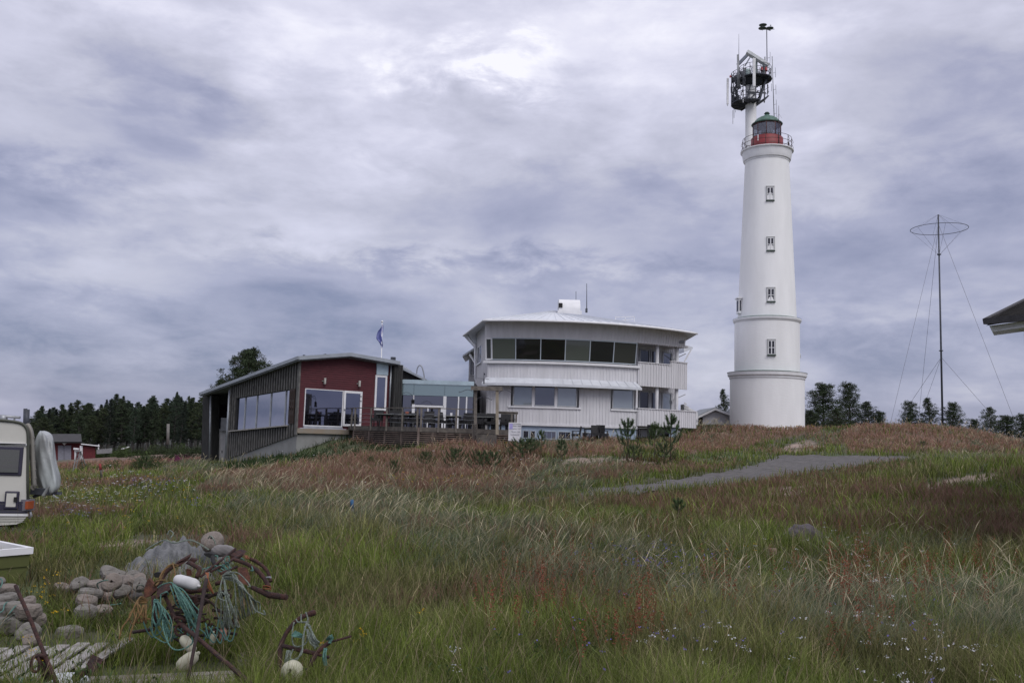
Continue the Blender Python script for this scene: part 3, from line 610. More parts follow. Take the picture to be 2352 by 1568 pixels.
# upper fascia band
m = MB(); arcwall(m, phi(1118, 760)[0], phi(1576, 780, RF(z_wt+.8))[0], z_wt, z_ev-.08); battens(m, phi(1118, 760)[0], phi(1576, 780, RF(z_wt+.8))[0], z_wt-.05, z_ev-.1)
m.build('upper_wall_band', BOARD, wb)
m = MB(); hz_ = [(phi(a, 900)[0]-.012, phi(b, 900)[0]+.012, z_s1-.02, z_w1+.1) for a, b in ((1179, 1222.5), (1228, 1274.5), (1280, 1325), (1408, 1456))]
# lower wall split round the window openings
edges = [pL, hz_[0][0], hz_[0][1], hz_[1][0], hz_[1][1], hz_[2][0], hz_[2][1], hz_[3][0], hz_[3][1], pM]
arcwall(m, pL, pM, z_pl, z_s1-.02); arcwall(m, pL, pM, z_w1+.1, z_sill)
for i in range(0, 10, 2): arcwall(m, edges[i], edges[i+1], z_s1-.02, z_w1+.1, seg=2)
battens(m, pL, pM, z_pl, z_s1-.1, holes=()); battens(m, pL, pM, z_s1-.1, z_w1+.1, holes=[(a-.004, b+.004, c-.2, d+.2) for a, b, c, d in hz_]); battens(m, pL, pM, z_aw0, z_sill-.08)
m.build('front_wall', BOARD, wb)
BL = {'light': mat('blind_pale', (.42, .47, .50), .35, 0, .08, 1), 'green': mat('blind_green', (.10, .115, .105), .25, 0, .1, .8), 'dark': glass('station_dark_glass', (.14, .145, .17), (.012, .012, .014), .35), 'mid': glass('station_curtain_glass', (.20, .22, .27), (.07, .07, .09), .5), 'gblind': mat('blind_dark', (.045, .047, .045), .2, 0, .15, .8)}
BLIND_G = glass('blind_behind_glass', (.2, .21, .24), (.105, .118, .105), .25); BLIND_D = glass('dark_blind_behind_glass', (.12, .12, .14), (.05, .052, .048), .25); BLIND_L = glass('pale_blind_behind_glass', (.33, .36, .42), (.30, .34, .37), .35)
def awin(a, b, z0, z1, m_, parent=wb, fr=.05, inset=.10, sill=True, sub=True, R0=None, R1=None, frm=WTRIM):
    R0 = R0 if R0 else RF(z0); R1 = R1 if R1 else RF(z1); f = MB(); up = (math.sin((a+b)/2), -math.cos((a+b)/2), 0)
    c = lambda p, z, o=-inset: cyl(p, z, R0+(R1-R0)*(z-z0)/(z1-z0)+o)
    f.bar(c(a, z0), c(a, z1), fr, .08, up).bar(c(b, z0), c(b, z1), fr, .08, up).bar(c(a, z0+fr/2), c(b, z0+fr/2), .08, fr).bar(c(a, z1-fr/2), c(b, z1-fr/2), .08, fr)
    fo = f.build('window', frm, parent)
    MB().add([c(a, z0, -inset-.01), c(b, z0, -inset-.01), c(b, z1, -inset-.01), c(a, z1, -inset-.01)], [(0, 1, 2, 3)]).build('pane', m_, fo)
    return fo
us = [1129.7, 1184.8, 1242, 1298.3, 1354.7, 1409, 1460.3]; kinds = [BLIND_G, BL['dark'], BL['dark'], BLIND_G, BL['dark'], BLIND_D]
pf = [phi(u, 803, RF(z_sill+.8))[0] for u in us]
AL = mat('alu_frame', (.42, .47, .52), .5, .2, .05)
for i in range(6): awin(pf[i], pf[i+1], z_sill+.16, z_wt-.02, kinds[i], fr=.06, inset=-.02, frm=AL)
awin(phi(1118, 803)[0], pf[0], z_sill+.16, z_wt-.02, BL['mid'], fr=.1, inset=-.02)
sl = MB(); arcwall(sl, phi(1117, 835)[0]-.01, phi(1466, 835)[0], z_sill-.06, z_sill+.10, RB+.22, RB+.22, .4); sl.build('window_ledge', WTRIM, wb)
# dark behind the upper windows keeps the storey closed
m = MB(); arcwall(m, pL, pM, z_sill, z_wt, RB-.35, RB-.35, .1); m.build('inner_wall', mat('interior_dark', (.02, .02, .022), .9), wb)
for (a, b, m_) in ((1179, 1222.5, BLIND_L), (1228, 1274.5, BL['mid']), (1280, 1325, BLIND_L), (1408, 1456, BLIND_L)):
    awin(phi(a, 905)[0], phi(b, 905)[0], z_s1, z_w1+.05, m_, fr=.07, inset=.06, frm=mat('frame_grey', (.36, .37, .39), .6))
sl = MB(); arcwall(sl, hz_[0][0]-.01, hz_[2][1]+.01, z_s1-.13, z_s1-.02, RB+.1, RB+.1, .2); arcwall(sl, hz_[3][0], hz_[3][1]+.005, z_s1-.13, z_s1-.02, RB+.1, RB+.1, .2); sl.build('window_sill', WTRIM, wb)
ROOFM = mat('zinc_roof', (.62, .64, .68), .45, .15, .08, 1.5)
aw = MB(); seg = 34; p0, p1 = phi(1118, 880)[0]-.005, phi(1473, 885, RB+.7)[0]
arcwall(aw, p0, p1, z_aw1+.06, z_aw0, RB+.75, RB+.02, .06); arcwall(aw, p0, p1, z_aw1-.1, z_aw1+.06, RB+.80, RB+.80, .08)
for i in range(17): p = p0+(p1-p0)*(i+.5)/17; aw.bar(cyl(p, z_aw1+.08, RB+.75), cyl(p, z_aw0+.02, RB+.02), .02, .03)
aw.build('lower_awning', ROOFM, wb)
m = MB(); arcwall(m, pL, pM, z_pl-.12, z_pl+.03, RB+.05, RB+.05, .2); m.build('plinth_board', BOARD, wb)
PB = mat('blue_plinth_panels', (.30, .37, .47), .6, 0, .08, 1.5); m = MB(); arcwall(m, pL, pM, zgd-.5, z_pl-.12, RB-.12, RB-.12, .2)
n_ = 34
for i in range(n_): p = pL+(pM-pL)*(i+.5)/n_; m.bar(cyl(p, zgd, RB-.115), cyl(p, z_pl-.12, RB-.115), .02, .02, up=(math.sin(p), -math.cos(p), 0))
m.build('plinth', PB, wb)
for a, b in ((1201, 1214), (1218, 1229), (1247, 1277), (1283, 1311), (1337, 1376), (1381, 1400)):
    awin(phi(a, 1000)[0], phi(b, 1000)[0], ZV(1009), ZV(990), BL['mid'], fr=.05, inset=.09, R0=RB, R1=RB, frm=AL)
# side wall on the left
cA = cyl(pL, 0); cB = P(1093, 850, 69.5); SWp = Plane((cA.x, cA.y), (cB.x-cA.x, cB.y-cA.y)); Dw = Vector((cB.x-cA.x, cB.y-cA.y, 0)); nW = SWp.n
def swall(mb, s0, s1, z0, z1, o=0.0, th=.15):
    a = Vector((cA.x, cA.y, 0))+Dw*s0+nW*o; b = Vector((cA.x, cA.y, 0))+Dw*s1+nW*o
    mb.prism([a+Vector((0, 0, z0)), b+Vector((0, 0, z0)), b+Vector((0, 0, z1)), a+Vector((0, 0, z1))], -nW*th); return mb
SB = mat('white_render', (.50, .49, .50), .8, 0, .05, 1.5)
m = swall(MB(), 0, 1, zgd-.5, z_ev-.1); m.build('side_wall', SB, wb)
for (uA, uB, vA, vB) in ((1096.5, 1107.5, 800, 835), (1097, 1106, 907, 951)):
    sA = (SWp(uB, vA)-Vector((cA.x, cA.y, 0))).dot(Dw)/Dw.length_squared; sB_ = (SWp(uA, vB)-Vector((cA.x, cA.y, 0))).dot(Dw)/Dw.length_squared
    z0 = SWp((uA+uB)/2, vB).z; z1 = SWp((uA+uB)/2, vA).z; z1 = z0+1.35
    fo = swall(swall(swall(swall(MB(), sA, sA+.02, z0, z1, .05, .1), sB_-.02, sB_, z0, z1, .05, .1), sA, sB_, z0-.05, z0+.03, .12, .18), sA, sB_, z1-.05, z1, .05, .1).build('window', WTRIM, wb)
    swall(MB(), sA+.02, sB_-.02, z0+.03, z1-.05, .02, .04).build('pane', BL['mid'], fo)
    swall(MB(), (sA+sB_)/2-.01, (sA+sB_)/2+.01, z0, z1, .04, .05).build('mullion', WTRIM, fo)
# rear volumes and right part
m = MB(); pl72 = Plane((0, 73), (1, 0)); a = pl72(1078, 812); b = pl72(1096, 812)
m.boxp(a.x, b.x+2, 73, 82, zgd-.5, pl72(1085, 808).z); m.boxp(-1.5, 11.5, 74.5, 80, zgd-.5, z_ev-1.4); m.build('rear_wall', SB, wb)
for q in range(2):
    x0_ = pl72(1080+q*6, 830).x; fo = MB().boxp(x0_, x0_+.16, 72.93, 73.02, pl72(1085, 862).z, pl72(1085, 822).z).build('window', WTRIM, wb)
    MB().boxp(x0_+.03, x0_+.13, 72.91, 72.93, pl72(1085, 860).z, pl72(1085, 824).z).build('pane', BL['dark'], fo)
# loggia : recessed wall, slabs, parapets, columns
pA, pB_ = phi(1462, 900)[0], phi(1575, 860)[0]; RI = RB-1.5
m = MB(); arcwall(m, pA-.03, pB_+.085, zgd, z_ev-.3, RI, RI, .2); battens(m, pA-.03, pB_+.085, z_pl, z_ev-.3, RI, RI, step=.02)
e0 = cyl(pA-.02, 0, RB-.25); e1 = cyl(pA-.02, 0, RI); m.prism([e0+Vector((0, 0, zgd)), e1+Vector((0, 0, zgd)), e1+Vector((0, 0, z_ev)), e0+Vector((0, 0, z_ev))], (-.15, 0, 0))
m.build('loggia_back_wall', BOARD, wb)
z_u0, z_u1, z_u2 = phi(1480, 887)[1], phi(1500, 833)[1], phi(1560, 829)[1]; z_l0, z_l1 = phi(1500, 979)[1], phi(1500, 940)[1]
m = MB(); arcwall(m, pA, pB_, z_u0+.1, z_u0+.3, RB-.05, RB-.05, 1.6); arcwall(m, pA, pB_+.05, z_l0+.1, z_l0+.3, RB-.02, RB-.02, 1.6); arcwall(m, pA, pB_, z_wt+.02, z_wt+.15, RF(z_wt)-.03, RF(z_wt)-.03, 1.8)
m.build('balcony_floor', SB, wb)
m = MB(); pS = phi(1537, 860)[0]; arcwall(m, pA+.002, pS, z_u0, z_u1-.06, RB+.12, RB+.12, .08); arcwall(m, pS, pB_, z_u0-.02, z_u1+.2, RB+.13, RB+.13, .08)
battens(m, pA+.002, pS, z_u0, z_u1-.06, RB+.13, RB+.13, .018); battens(m, pS, pB_, z_u0, z_u1+.2, RB+.14, RB+.14, .018); arcwall(m, pA, pS, z_u1-.07, z_u1-.01, RB+.19, RB+.19, .18); arcwall(m, pS-.003, pB_, z_u1+.19, z_u1+.25, RB+.2, RB+.2, .18)
m.build('upper_parapet', BOARD, wb)
m = MB(); pE = phi(1601, 960, RB+.2)[0]; arcwall(m, pA+.002, pE, z_l0, z_l1, RB+.14, RB+.14, .08); battens(m, pA+.002, pE, z_l0, z_l1, RB+.15, RB+.15, .018); arcwall(m, pA, pE, z_l1, z_l1+.06, RB+.21, RB+.21, .18); m.build('lower_parapet', BOARD, wb)
for u_ in (1512.9, 1559.1):
    p = phi(u_, 900)[0]; MB().tube([cyl(p, zgd, RB-.2), cyl(p, z_wt+.05, RB-.2)], .13, 14).build('column', WTRIM, wb)
MB().box(cyl(phi(1480, 900)[0]-.045, (zgd+z_l0)/2+.2, RB-.1), (.01, .01, .01)).tube([cyl(phi(1560, 1000)[0]+.02, zgd-.3, RB-.6), cyl(phi(1560, 1000)[0]+.02, z_l0-.3, RB-.6)], .16, 12).box(cyl(phi(1560, 1000)[0]+.02, z_l0-.28, RB-.6), (.6, .5, .14)).build('under_balcony_pillar', WTRIM, wb)
MB().box(cyl(phi(1551, 1000)[0], (zgd+z_l0)/2, RB-.3), (.45, .4, z_l0-zgd+.4)).build('blue_pillar', PB, wb)
for z0, z1 in ((z_u0+.35, z_wt-.2), (z_l0+.35, z_u0-.2)):
    for (a, b, m_) in ((1467, 1489, BL['dark']), (1493, 1513, BL['mid']), (1520, 1540, BL['mid'] if z0 > z_u0 else BLIND_L)):
        awin(phi(a, 900, RI)[0], phi(b, 900, RI)[0], z0, z1, m_, R0=RI, R1=RI, inset=-.06, frm=mat('loggia_frame', (.40, .41, .43), .6), fr=.1)
MB().tube([cyl(phi(1484, 946, RI)[0], phi(1484, 933, RI)[1], RI+.13), cyl(phi(1488, 946, RI)[0], phi(1484, 933, RI)[1], RI+.13)], .02, 5).build('door_handle', STEEL, wb)
m = MB(); q = cyl(phi(1543, 880, RI)[0], 0, RI)
for zt_ in (z_wt-.25, z_u0-.25):
    m.bar((q.x, q.y-.1, zt_-1.0), (q.x+.05, q.y-.1, zt_), .06, .06).bar((q.x, q.y-.1, zt_-.5), (q.x+.9, q.y-.6, zt_-.05), .05, .05).box((q.x+.05, q.y-.2, zt_-.6), (.12, .12, .2))
m.build('bracket', WTRIM, wb)
# roof
eave = [cyl(phi(1112, 740, RF(z_ev)+.9)[0]+(phi(1604, 765, RF(z_ev)+1.1)[0]-phi(1112, 740, RF(z_ev)+.9)[0])*i/26, z_ev-.14-.10*(i/26)**3, RF(z_ev)+.95) for i in range(27)]
Lf = P(1066, 768, 70.5); apex = P(1272, 714, 69.5); br = Vector((11.5, 80, z_ev-1.2)); bl = Vector((-2.5, 82, z_ev-.8))
rim = [Lf]+eave+[br, bl]; n = len(rim); th = Vector((0, 0, -.16)); V_ = rim+[p+th for p in rim]+[apex, apex+Vector((0, 0, -.5))]
fs = [(i, (i+1) % n, 2*n) for i in range(n)]+[((i+1) % n+n, i+n, 2*n+1) for i in range(n)]+[(i+n, (i+1) % n+n, (i+1) % n, i) for i in range(n)]
rf = MB().add(V_, fs)
for i in range(0, 28): rf.bar(rim[i]+Vector((0, 0, .01)), rim[i].lerp(apex, .97)+Vector((0, 0, .02)), .025, .05)
rfo = rf.build('roof', ROOFM, wb)
g_ = MB(); path_ = [Lf]+eave; g_.tube([p+Vector((0, 0, -.10))+(Vector((p.x-XC, p.y-YC, 0)).normalized()*.06) for p in path_], .075, 8); g_.build('gutter', WTRIM, rfo)
ru = MB(); c0 = P(1284, 716, 67); c1 = P(1333, 716, 67); hz = (P(1300, 684, 67).z-c0.z); pr_ = []
for i in range(9): a = math.pi*(1-i/8*.5); pr_.append((0, 67+.9+.9*math.cos(a)*1.0, c0.z-.3+.3+hz-.9+.9*math.sin(a)))
prf = [(c0.x, 67, c0.z-.4)]+[(c0.x, y, z) for _, y, z in pr_]+[(c0.x, 69.4, c0.z-.3+.3+hz), (c0.x, 69.4, c0.z-.4)]
ru.prism(prf, (c1.x-c0.x, 0, 0)); ru.boxp(c0.x-.1, c1.x+.1, 66.9, 69.5, c0.z-.3, c0.z+.12)
ruo = ru.build('roof_ventilation_unit', WTRIM, rfo); MB().boxp(c0.x-.03, c0.x+.25, 66.94, 67.4, P(1290, 706, 67).z, P(1290, 696, 67).z).build('grille', DARK, ruo)
MB().tube([P(1347.6, 718, 68), P(1347.6, 651, 68)], [.035, .02], 6).box(P(1347, 713, 68), (.16, .16, .3)).build('antenna', DSTEEL, rfo)
MB().tube([P(1323, 700, 69), P(1323, 669, 69)], .02, 5).build('antenna', DSTEEL, rfo)
m = MB()
for a, b in (((1412, 728), (1458, 727)), ((1430, 735), (1455, 733))): m.bar(P(*a, 68.5), P(*b, 68.5), .04, .04)
for u_ in (1414, 1436, 1457): m.bar(P(u_, 727, 68.5), P(u_, 739, 68.5), .04, .04)
m.build('roof_ladder', WTRIM, rfo)
m = MB().prism([P(1062, 819, 72), P(1063, 815, 72), P(1094, 795, 72), P(1096, 800, 72)], (0, 5, 0)); m.build('rear_eave', ROOFM, wb); m = MB().prism([P(1571, 791, 70), P(1591, 797, 70), P(1592, 800, 70), P(1571, 809, 70)], (0, 5, .2)); m.build('rear_eave', ROOFM, wb)
MB().bar(P(1572, 830, 70), P(1588, 802, 70), .1, .1).build('brace', WTRIM, wb)
MB().bar(P(1070, 765, 70), P(1091, 794, 69.2), .12, .12).bar(P(1079, 814, 71.5), P(1091, 832, 70.5), .12, .12).build('brace', WTRIM, wb)
MB().tube([P(1091.5, 790, 69), P(1091.5, 868, 69), P(1094, 876, 69), P(1092.5, 975, 69)], .09, 8).build('downpipe', WTRIM, wb)
m = MB()
for i in range(6): m.bar(P(1571.5, 925+i*5, 69), P(1571.5+32*(i+1)/6+0, 925+i*5+2.2*(i+1)+1, 69), .08, .10)
m.prism([P(1570, 928, 69.1), P(1603, 947, 69.1), P(1603, 975, 69.1), P(1570, 975, 69.1)], (0, 1.2, 0)); m.build('outside_stair', WTRIM, wb)
MB().box(P(1566, 785, 60.6), (.25, .35, .18)).tube([P(1560, 786, 60.4), P(1566, 785, 60.7)], .05, 6).build('floodlight', DSTEEL, wb)
MB().tube([P(1097, 868.5, 60.6), P(1123, 870.5, 60.6)], .015, 5).tube([P(1111.5, 855, 60.6), P(1111.5, 880, 60.6)], .02, 5).box(P(1111.5, 876, 60.6), (.09, .09, .3)).lathe([(0, 0), (.07, .02), (.02, .12), (0, .14)], P(1113, 861, 60.6), 8).build('wind_vane', DSTEEL, wb)
# ================================================================ white shed between building and lighthouse
sp_ = Plane((0, 74), (1, 0)); sh = thing('white_shed', (sp_(1640, 980).x, 74, 2.0), 'small white boarded shed with grey gabled roof between the big building and the lighthouse', 'shed')
m = MB().prism([sp_(1603, 953), sp_(1643, 939), sp_(1700, 962), sp_(1700, 1010), sp_(1603, 1010)], (0, 5, 0))
for i in range(16):
    u_ = 1605+i*5; t_v = 953-(u_-1603)*.33 if u_ < 1643 else 940+(u_-1643)*.38; m.bar(sp_.off(.02)(u_, 1005), sp_.off(.02)(u_, t_v+2), .04, .04, (0, -1, 0))
m.build('wall', BOARD, sh)
s2 = sp_.off(.5); MB().prism([s2(1598, 956), s2(1643, 935), s2(1705, 958), s2(1705, 962), s2(1643, 939), s2(1599, 960)], (0, 6, .0)).build('roof', mat('grey_roof', (.25, .27, .29), .6), sh)
s3 = sp_.off(.56); MB().prism([s3(1600, 957), s3(1643, 936.5), s3(1703, 959), s3(1703, 964), s3(1643, 941.5), s3(1600, 962)], (0, .05, 0)).build('bargeboard', WTRIM, sh)
bh = thing('birdhouse', sp_.off(.1)(1609, 968), 'small dark birdhouse hung on the white shed wall', 'birdhouse')
q = sp_.off(.12)(1609, 968); MB().box(q, (.28, .22, .45)).build('box', mat('birdhouse_wood', (.04, .035, .03), .9), bh); MB().prism([q+Vector((-.2, -.16, .2)), q+Vector((.2, -.16, .2)), q+Vector((0, -.16, .4))], (0, .32, 0)).build('roof', DARK, bh)
# ================================================================ house eave at right edge
hp = Plane((0, 16), (1, .25)); hs = thing('neighbour_house', hp(2500, 900), 'corner of a dark roofed white house jutting in at the right edge', 'house')
e1, e2 = hp(2264, 733), hp(2520, 635); DRF = mat('dark_roof', (.03, .028, .03), .7, 0, .3, 6, .3, 40)
# eave corner: gable verge runs up right, eave runs right
A_ = P(2264, 738, 16); B_ = P(2420, 660, 17.6); C_ = P(2420, 723, 14.4)
MB().add([A_, P(2420, 655, 17.6), P(2560, 640, 17.5), P(2560, 690, 14)+Vector((0, 0, 0)), C_+Vector((0, 0, .08))], [(0, 1, 2, 3, 4)]).add([A_-Vector((0,0,.08)), P(2420, 662, 17.6), P(2560, 650, 17.5), P(2560, 700, 14), C_], [(4, 3, 2, 1, 0)]).build('roof', mat('mossy_felt', (.018, .017, .016), 1.0, 0, .4, 5, .5, 60, spec=.05), hs)
MB().bar(A_, B_, .1, .10).bar(A_-Vector((0, 0, .0)), C_, .09, .11).build('verge_trim', DRF, hs)
MB().prism([P(2272, 748, 16.05), P(2420, 728, 14.5), P(2420, 742, 14.5), P(2279, 762, 16.05)], (.30, .5, 0)).build('soffit_board', mat('soffit_white', (.74, .74, .76), .6, 0, .02), hs)
hw0, hw1 = P(2356, 900, 15.6), P(2356, 900, 23)
MB().prism([(hw0.x, hw0.y, .2), (hw1.x+.4, hw1.y, .2), (18, 23, .2), (18, 15.6, .2)], (0, 0, P(2352, 738, 15.6).z-.2)).build('wall', WHITE, hs)
# ================================================================ red and dark timber restaurant wing
A0 = (-12.85, 55.0); DF = (1, .818); DWd = (-1, 1.2225)
PF, PW = Plane(A0, DF), Plane(A0, DWd); nF, nP = PF.n, PW.n; dF = PF.D if PF.D.x > 0 else -PF.D; dW = PW.D if PW.D.y > 0 else -PW.D
rw = thing('restaurant_wing', (A0[0], A0[1], 1.2), 'low sloping restaurant with dark boarded flank and dark red front wall', 'restaurant')
REDB = mat('red_boards', (.074, .012, .018), .75, 0, .18, 2.5, .1, 30, stretch=(1, 1, 6)); TAR = mat('tarred_boards', (.026, .026, .026), .85, 0, .35, 4, .3, 30, stretch=(3, 3, .4)); BAT = mat('grey_batten', (.115, .113, .108), .85, 0, .3, 6, stretch=(1, 1, .5))
CONC = mat('concrete', (.26, .265, .26), .9, 0, .15, 1.2, .2, 30, col2=(.20, .20, .195))
base = Vector((A0[0], A0[1], 0))
def on(plane_d, n, s, z, o=0.0): q = base+plane_d*s+n*o; q.z = z; return q
F_ = lambda s, z, o=0: on(dF, nF, s, z, o); W_ = lambda s, z, o=0: on(dW, nP, s, z, o)
sF = lambda u, v: (PF(u, v)-base).dot(dF); zF = lambda u, v: PF(u, v).z; sW = lambda u, v: (PW(u, v)-base).dot(dW); zW = lambda u, v: PW(u, v).z
sR = sF(805, 815); sE = sF(917, 835); zA, zR_, zE = zF(690, 826), zF(805, 818), zF(917, 838)
zr = lambda s: zA+(zR_-zA)*s/sR if s < sR else zR_+(zE-zR_)*(s-sR)/(sE-sR)
zb = zF(750, 984)
m = MB().prism([F_(.0, zb), F_(sE, zb), F_(sE, zE), F_(sR, zR_), F_(0, zA)], -nF*.3)
z = zb; sEnd = sF(897, 900)
SH = [(sF(699, 895), sF(832, 898), zF(760, 980), zF(760, 896)), (sF(861, 900), sF(891, 900), zF(875, 944), zF(875, 833))]
while z < zR_-.05:
    s0, s1 = 0.05, sEnd
    while s0 < sR and zr(s0) < z+.13: s0 += .1
    while s1 > sR and zr(s1) < z+.13: s1 -= .1
    segs_ = [(s0, s1)]
    for (h0, h1, hz0, hz1) in SH:
        if z+.13 > hz0 and z < hz1:
            nw_ = []
            for p_, q_2 in segs_:
                if h0 > p_: nw_.append((p_, min(h0, q_2)))
                if h1 < q_2: nw_.append((max(h1, p_), q_2))
            segs_ = nw_
    for s0, s1 in segs_:
        if s1-s0 < .08: continue
        a, b = F_(s0, z, 0), F_(s1, z, 0); m.add([a+nF*.035, b+nF*.035, b+nF*.01+Vector((0, 0, .125)), a+nF*.01+Vector((0, 0, .125)), a, b], [(0, 1, 2, 3), (4, 5, 1, 0)])
    z += .135
m.build('red_wall', REDB, rw)
def fbox(mb, s0, s1, z0, z1, o0, o1, T=F_, n=None):
    n = nF if T is F_ else nP; mb.prism([T(s0, z0, o1), T(s1, z0, o1), T(s1, z1, o1), T(s0, z1, o1)], -n*(o1-o0)); return mb
def fwin(name, u0, u1, vt, vb, pane, T=F_, fr=.07, parent=rw, frm=WTRIM, o=.05):
    s0, s1 = (sF(u0, vt), sF(u1, vt)); zt_, z0 = zF((u0+u1)/2, vt), max(zF((u0+u1)/2, vb), zb)
    f = MB(); fbox(f, s0, s0+fr, z0, zt_, -.02, o); fbox(f, s1-fr, s1, z0, zt_, -.02, o); fbox(f, s0+fr, s1-fr, zt_-fr, zt_, -.02, o); fbox(f, s0+fr, s1-fr, z0, z0+fr, -.02, o)
    fo = f.build(name, frm, parent); fbox(MB(), s0+fr, s1-fr, z0+fr, zt_-fr, -.05, o-.03).build('pane', pane, fo); return fo, s0, s1, z0, zt_
GW = glass('wing_glass', (.26, .275, .36), (.015, .015, .018), .8); GWL = glass('flank_glass', (.50, .52, .58), (.02, .02, .02), .88)
big, s0, s1, z0, z1 = fwin('window', 700.4, 788.5, 894, 979, GW, fr=.05, o=.06); fbox(MB(), s0-.02, s1+.02, z0-.12, z0-.01, 0, .14).build('sill', mat('sill_metal', (.4, .42, .46), .5, .3), big)
dr, s0, s1, z0, z1 = fwin('door', 789.5, 831.7, 898, 979, GW, fr=.14, o=.07); hd = MB(); fbox(hd, s0+.05, s0+.15, z0+1.02, z0+1.05, .07, .13); fbox(hd, s0+.03, s0+.07, z0+.95, z0+1.1, .07, .09); hd.build('handle', STEEL, dr)
hg = MB()
for q in (.25, 1.6, 1.9): fbox(hg, s1-.14, s1-.05, z0+q, z0+q+.05, .07, .11)
hg.build('hinge', STEEL, dr)
fwin('window', 861.6, 888.5, 861.8, 942.5, GW, fr=.13, o=.08)
s0, s1 = sF(864.5, 845), sF(891, 845); fbox(MB(), s0, s1, zF(878, 861), zF(878, 834), -.02, .06).build('flashing_panel', mat('pale_metal', (.42, .52, .58), .45, .3, .1, 2), rw)
fbox(MB(), s0+.0, s1, zb, zF(890, 944), -.01, .02).build('lower_panel', REDB, rw)
for u_, v_ in ((743.5, 875), (823, 881)):
    s_, z_ = sF(u_, v_), zF(u_, v_); lm = MB().lathe([(.075, -.19), (.075, .19), (0, .19)], F_(s_, z_, .17), 12).lathe([(0, -.19), (.075, -.19)], F_(s_, z_, .17), 12); lm.bar(F_(s_-.1, z_, 0), F_(s_-.02, z_, .17), .06, .06); lm.build('wall_lamp', mat('lamp_grey', (.30, .29, .27), .5), rw)
MB().tube([F_(sF(894.5, 880), zF(894.5, 836), .12), F_(sF(894.5, 880), zF(894, 948), .12)], .055, 8).build('downpipe', mat('pipe_grey', (.30, .32, .35), .4, .4), rw)
m = MB(); s0, s1 = sF(897, 900), sF(917, 900); fbox(m, s0, s1, 1.5, zE-.02, -.02, .35)
for q in range(4): t = s0+(s1-s0)*(q+.5)/4; fbox(m, t-.06, t+.06, 1.5, zE-.05, .35, .38)
m.build('end_boards', TAR, rw)
bm_ = MB(); fbox(bm_, -.02, sF(800, 985), zb-.32, zb-.02, -.1, .16); fbox(bm_, sF(800, 985), sE-.3, zb-.33, zb+.02, -.25, -.01); bm_.build('floor_beam', mat('beam_wood', (.25, .20, .15), .85, 0, .25, 2, col2=(.24, .22, .19)), rw)
m = MB(); fbox(m, .05, sE, 0, zb-.32, -.3, -.02); m.prism([W_(.25, -1, -.06), W_(sW(526, 1000), -1.5, -.06), W_(sW(526, 1000), zW(525, 1053)+.05, -.06), W_(.25, zW(683, 998)+.05, -.06)], -nP*.2); m.build('concrete_base', CONC, rw)
# flank
sWe = sW(526, 1000); zT = lambda s: zA-.0+(zW(530.5, 886)-zA)*s/sW(530.5, 886); zB0, zB1 = zW(683, 998), zW(525.5, 1053.6); zBt = lambda s: zB0+(zB1-zB0)*s/sWe
wt = [(sW(666.8, 894.5), zW(666.8, 894.5)), (sW(544.6, 914.7), zW(544.6, 914.7)), (sW(539.3, 987.6), zW(539.3, 987.6)), (sW(663.3, 975.3), zW(663.3, 975.3))]
sa, sb = (wt[0][0]+wt[3][0])/2, (wt[1][0]+wt[2][0])/2; ztop = lambda s: wt[0][1]+(wt[1][1]-wt[0][1])*(s-sa)/(sb-sa); zbot = lambda s: wt[3][1]+(wt[2][1]-wt[3][1])*(s-sa)/(sb-sa)
m = MB(); q_ = lambda a, b, f0, f1: m.prism([W_(a, f0(a)), W_(b, f0(b)), W_(b, f1(b)), W_(a, f1(a))], -nP*.2)
q_(0, sa, zBt, zT); q_(sb, sWe, zBt, zT); q_(sa, sb, zBt, zbot); q_(sa, sb, ztop, zT); m.build('flank_wall', TAR, rw)
m = MB(); k = 0; s = .12
while s < sWe-.05:
    up = tuple(nP); segs = [(zBt(s)-.02, zT(s))] if not (sa-.03 < s < sb+.03) else [(zBt(s)-.02, zbot(s)-.06), (ztop(s)+.02, zT(s))]
    if s < sa-.1 : segs = [(zBt(s)-.02, zbot(sa)+.05), (ztop(sa)+.05, zT(s))]
    for a, b in segs: m.bar(W_(s, a, .035), W_(s, b, .035), .115, .06, up)
    s += .36
m.bar(W_(.0, zBt(0)-.02, .04), W_(.0, zT(0), .04), .26, .1, tuple(nP)).bar(W_(sWe, zBt(sWe)-.05, .04), W_(sWe, zT(sWe), .04), .12, .1, tuple(nP)); m.build('batten_cladding', BAT, rw)
fo = MB(); fo.bar(W_(sa, zbot(sa)-.05, .10), W_(sb+.6, zbot(sb+.6)-.05, .10), .24, .07)
fo = fo.build('window', mat('sill_wood', (.33, .31, .29), .7), rw)
ms = [sa]+[sW(u, v) for u, v in ((652.5+.5, 930), (619, 935), (587, 940), (560, 945))]+[sb]
ms = sorted(ms)
for i in range(5):
    a, b = ms[i]+.0, ms[i+1]; MB().prism([W_(a, zbot(a), -.10), W_(b, zbot(b), -.10), W_(b, ztop(b), -.10), W_(a, ztop(a), -.10)], -nP*.04).build('pane', GWL, fo)
    if i: MB().bar(W_(a, zbot(a), -.07), W_(a, ztop(a), -.07), .05, .06, tuple(nP)).build('mullion', mat('mullion_grey', (.35, .37, .40), .5), fo)
cp = MB(); s0, s1 = .38, sa-.02; cp.prism([W_(s0, zbot(sa)+.08, .07), W_(s1, zbot(sa)+.05, .07), W_(s1, ztop(sa)+.02, .07), W_(s0, ztop(sa)+.05, .07)], -nP*.05)
for t in (.28, .72):
    sc_ = s0+(s1-s0)*t; zc_ = (zbot(sa)+ztop(sa))/2; ax = Matrix((dW, Vector((0, 0, 1)), nP)).transposed(); cp.ring(W_(sc_, zc_-.05, .09), .09, .03, 14, ax); cp.tube([W_(sc_, zc_+.1, .09), W_(sc_-.03, zc_+.35, .09)], .02, 4)
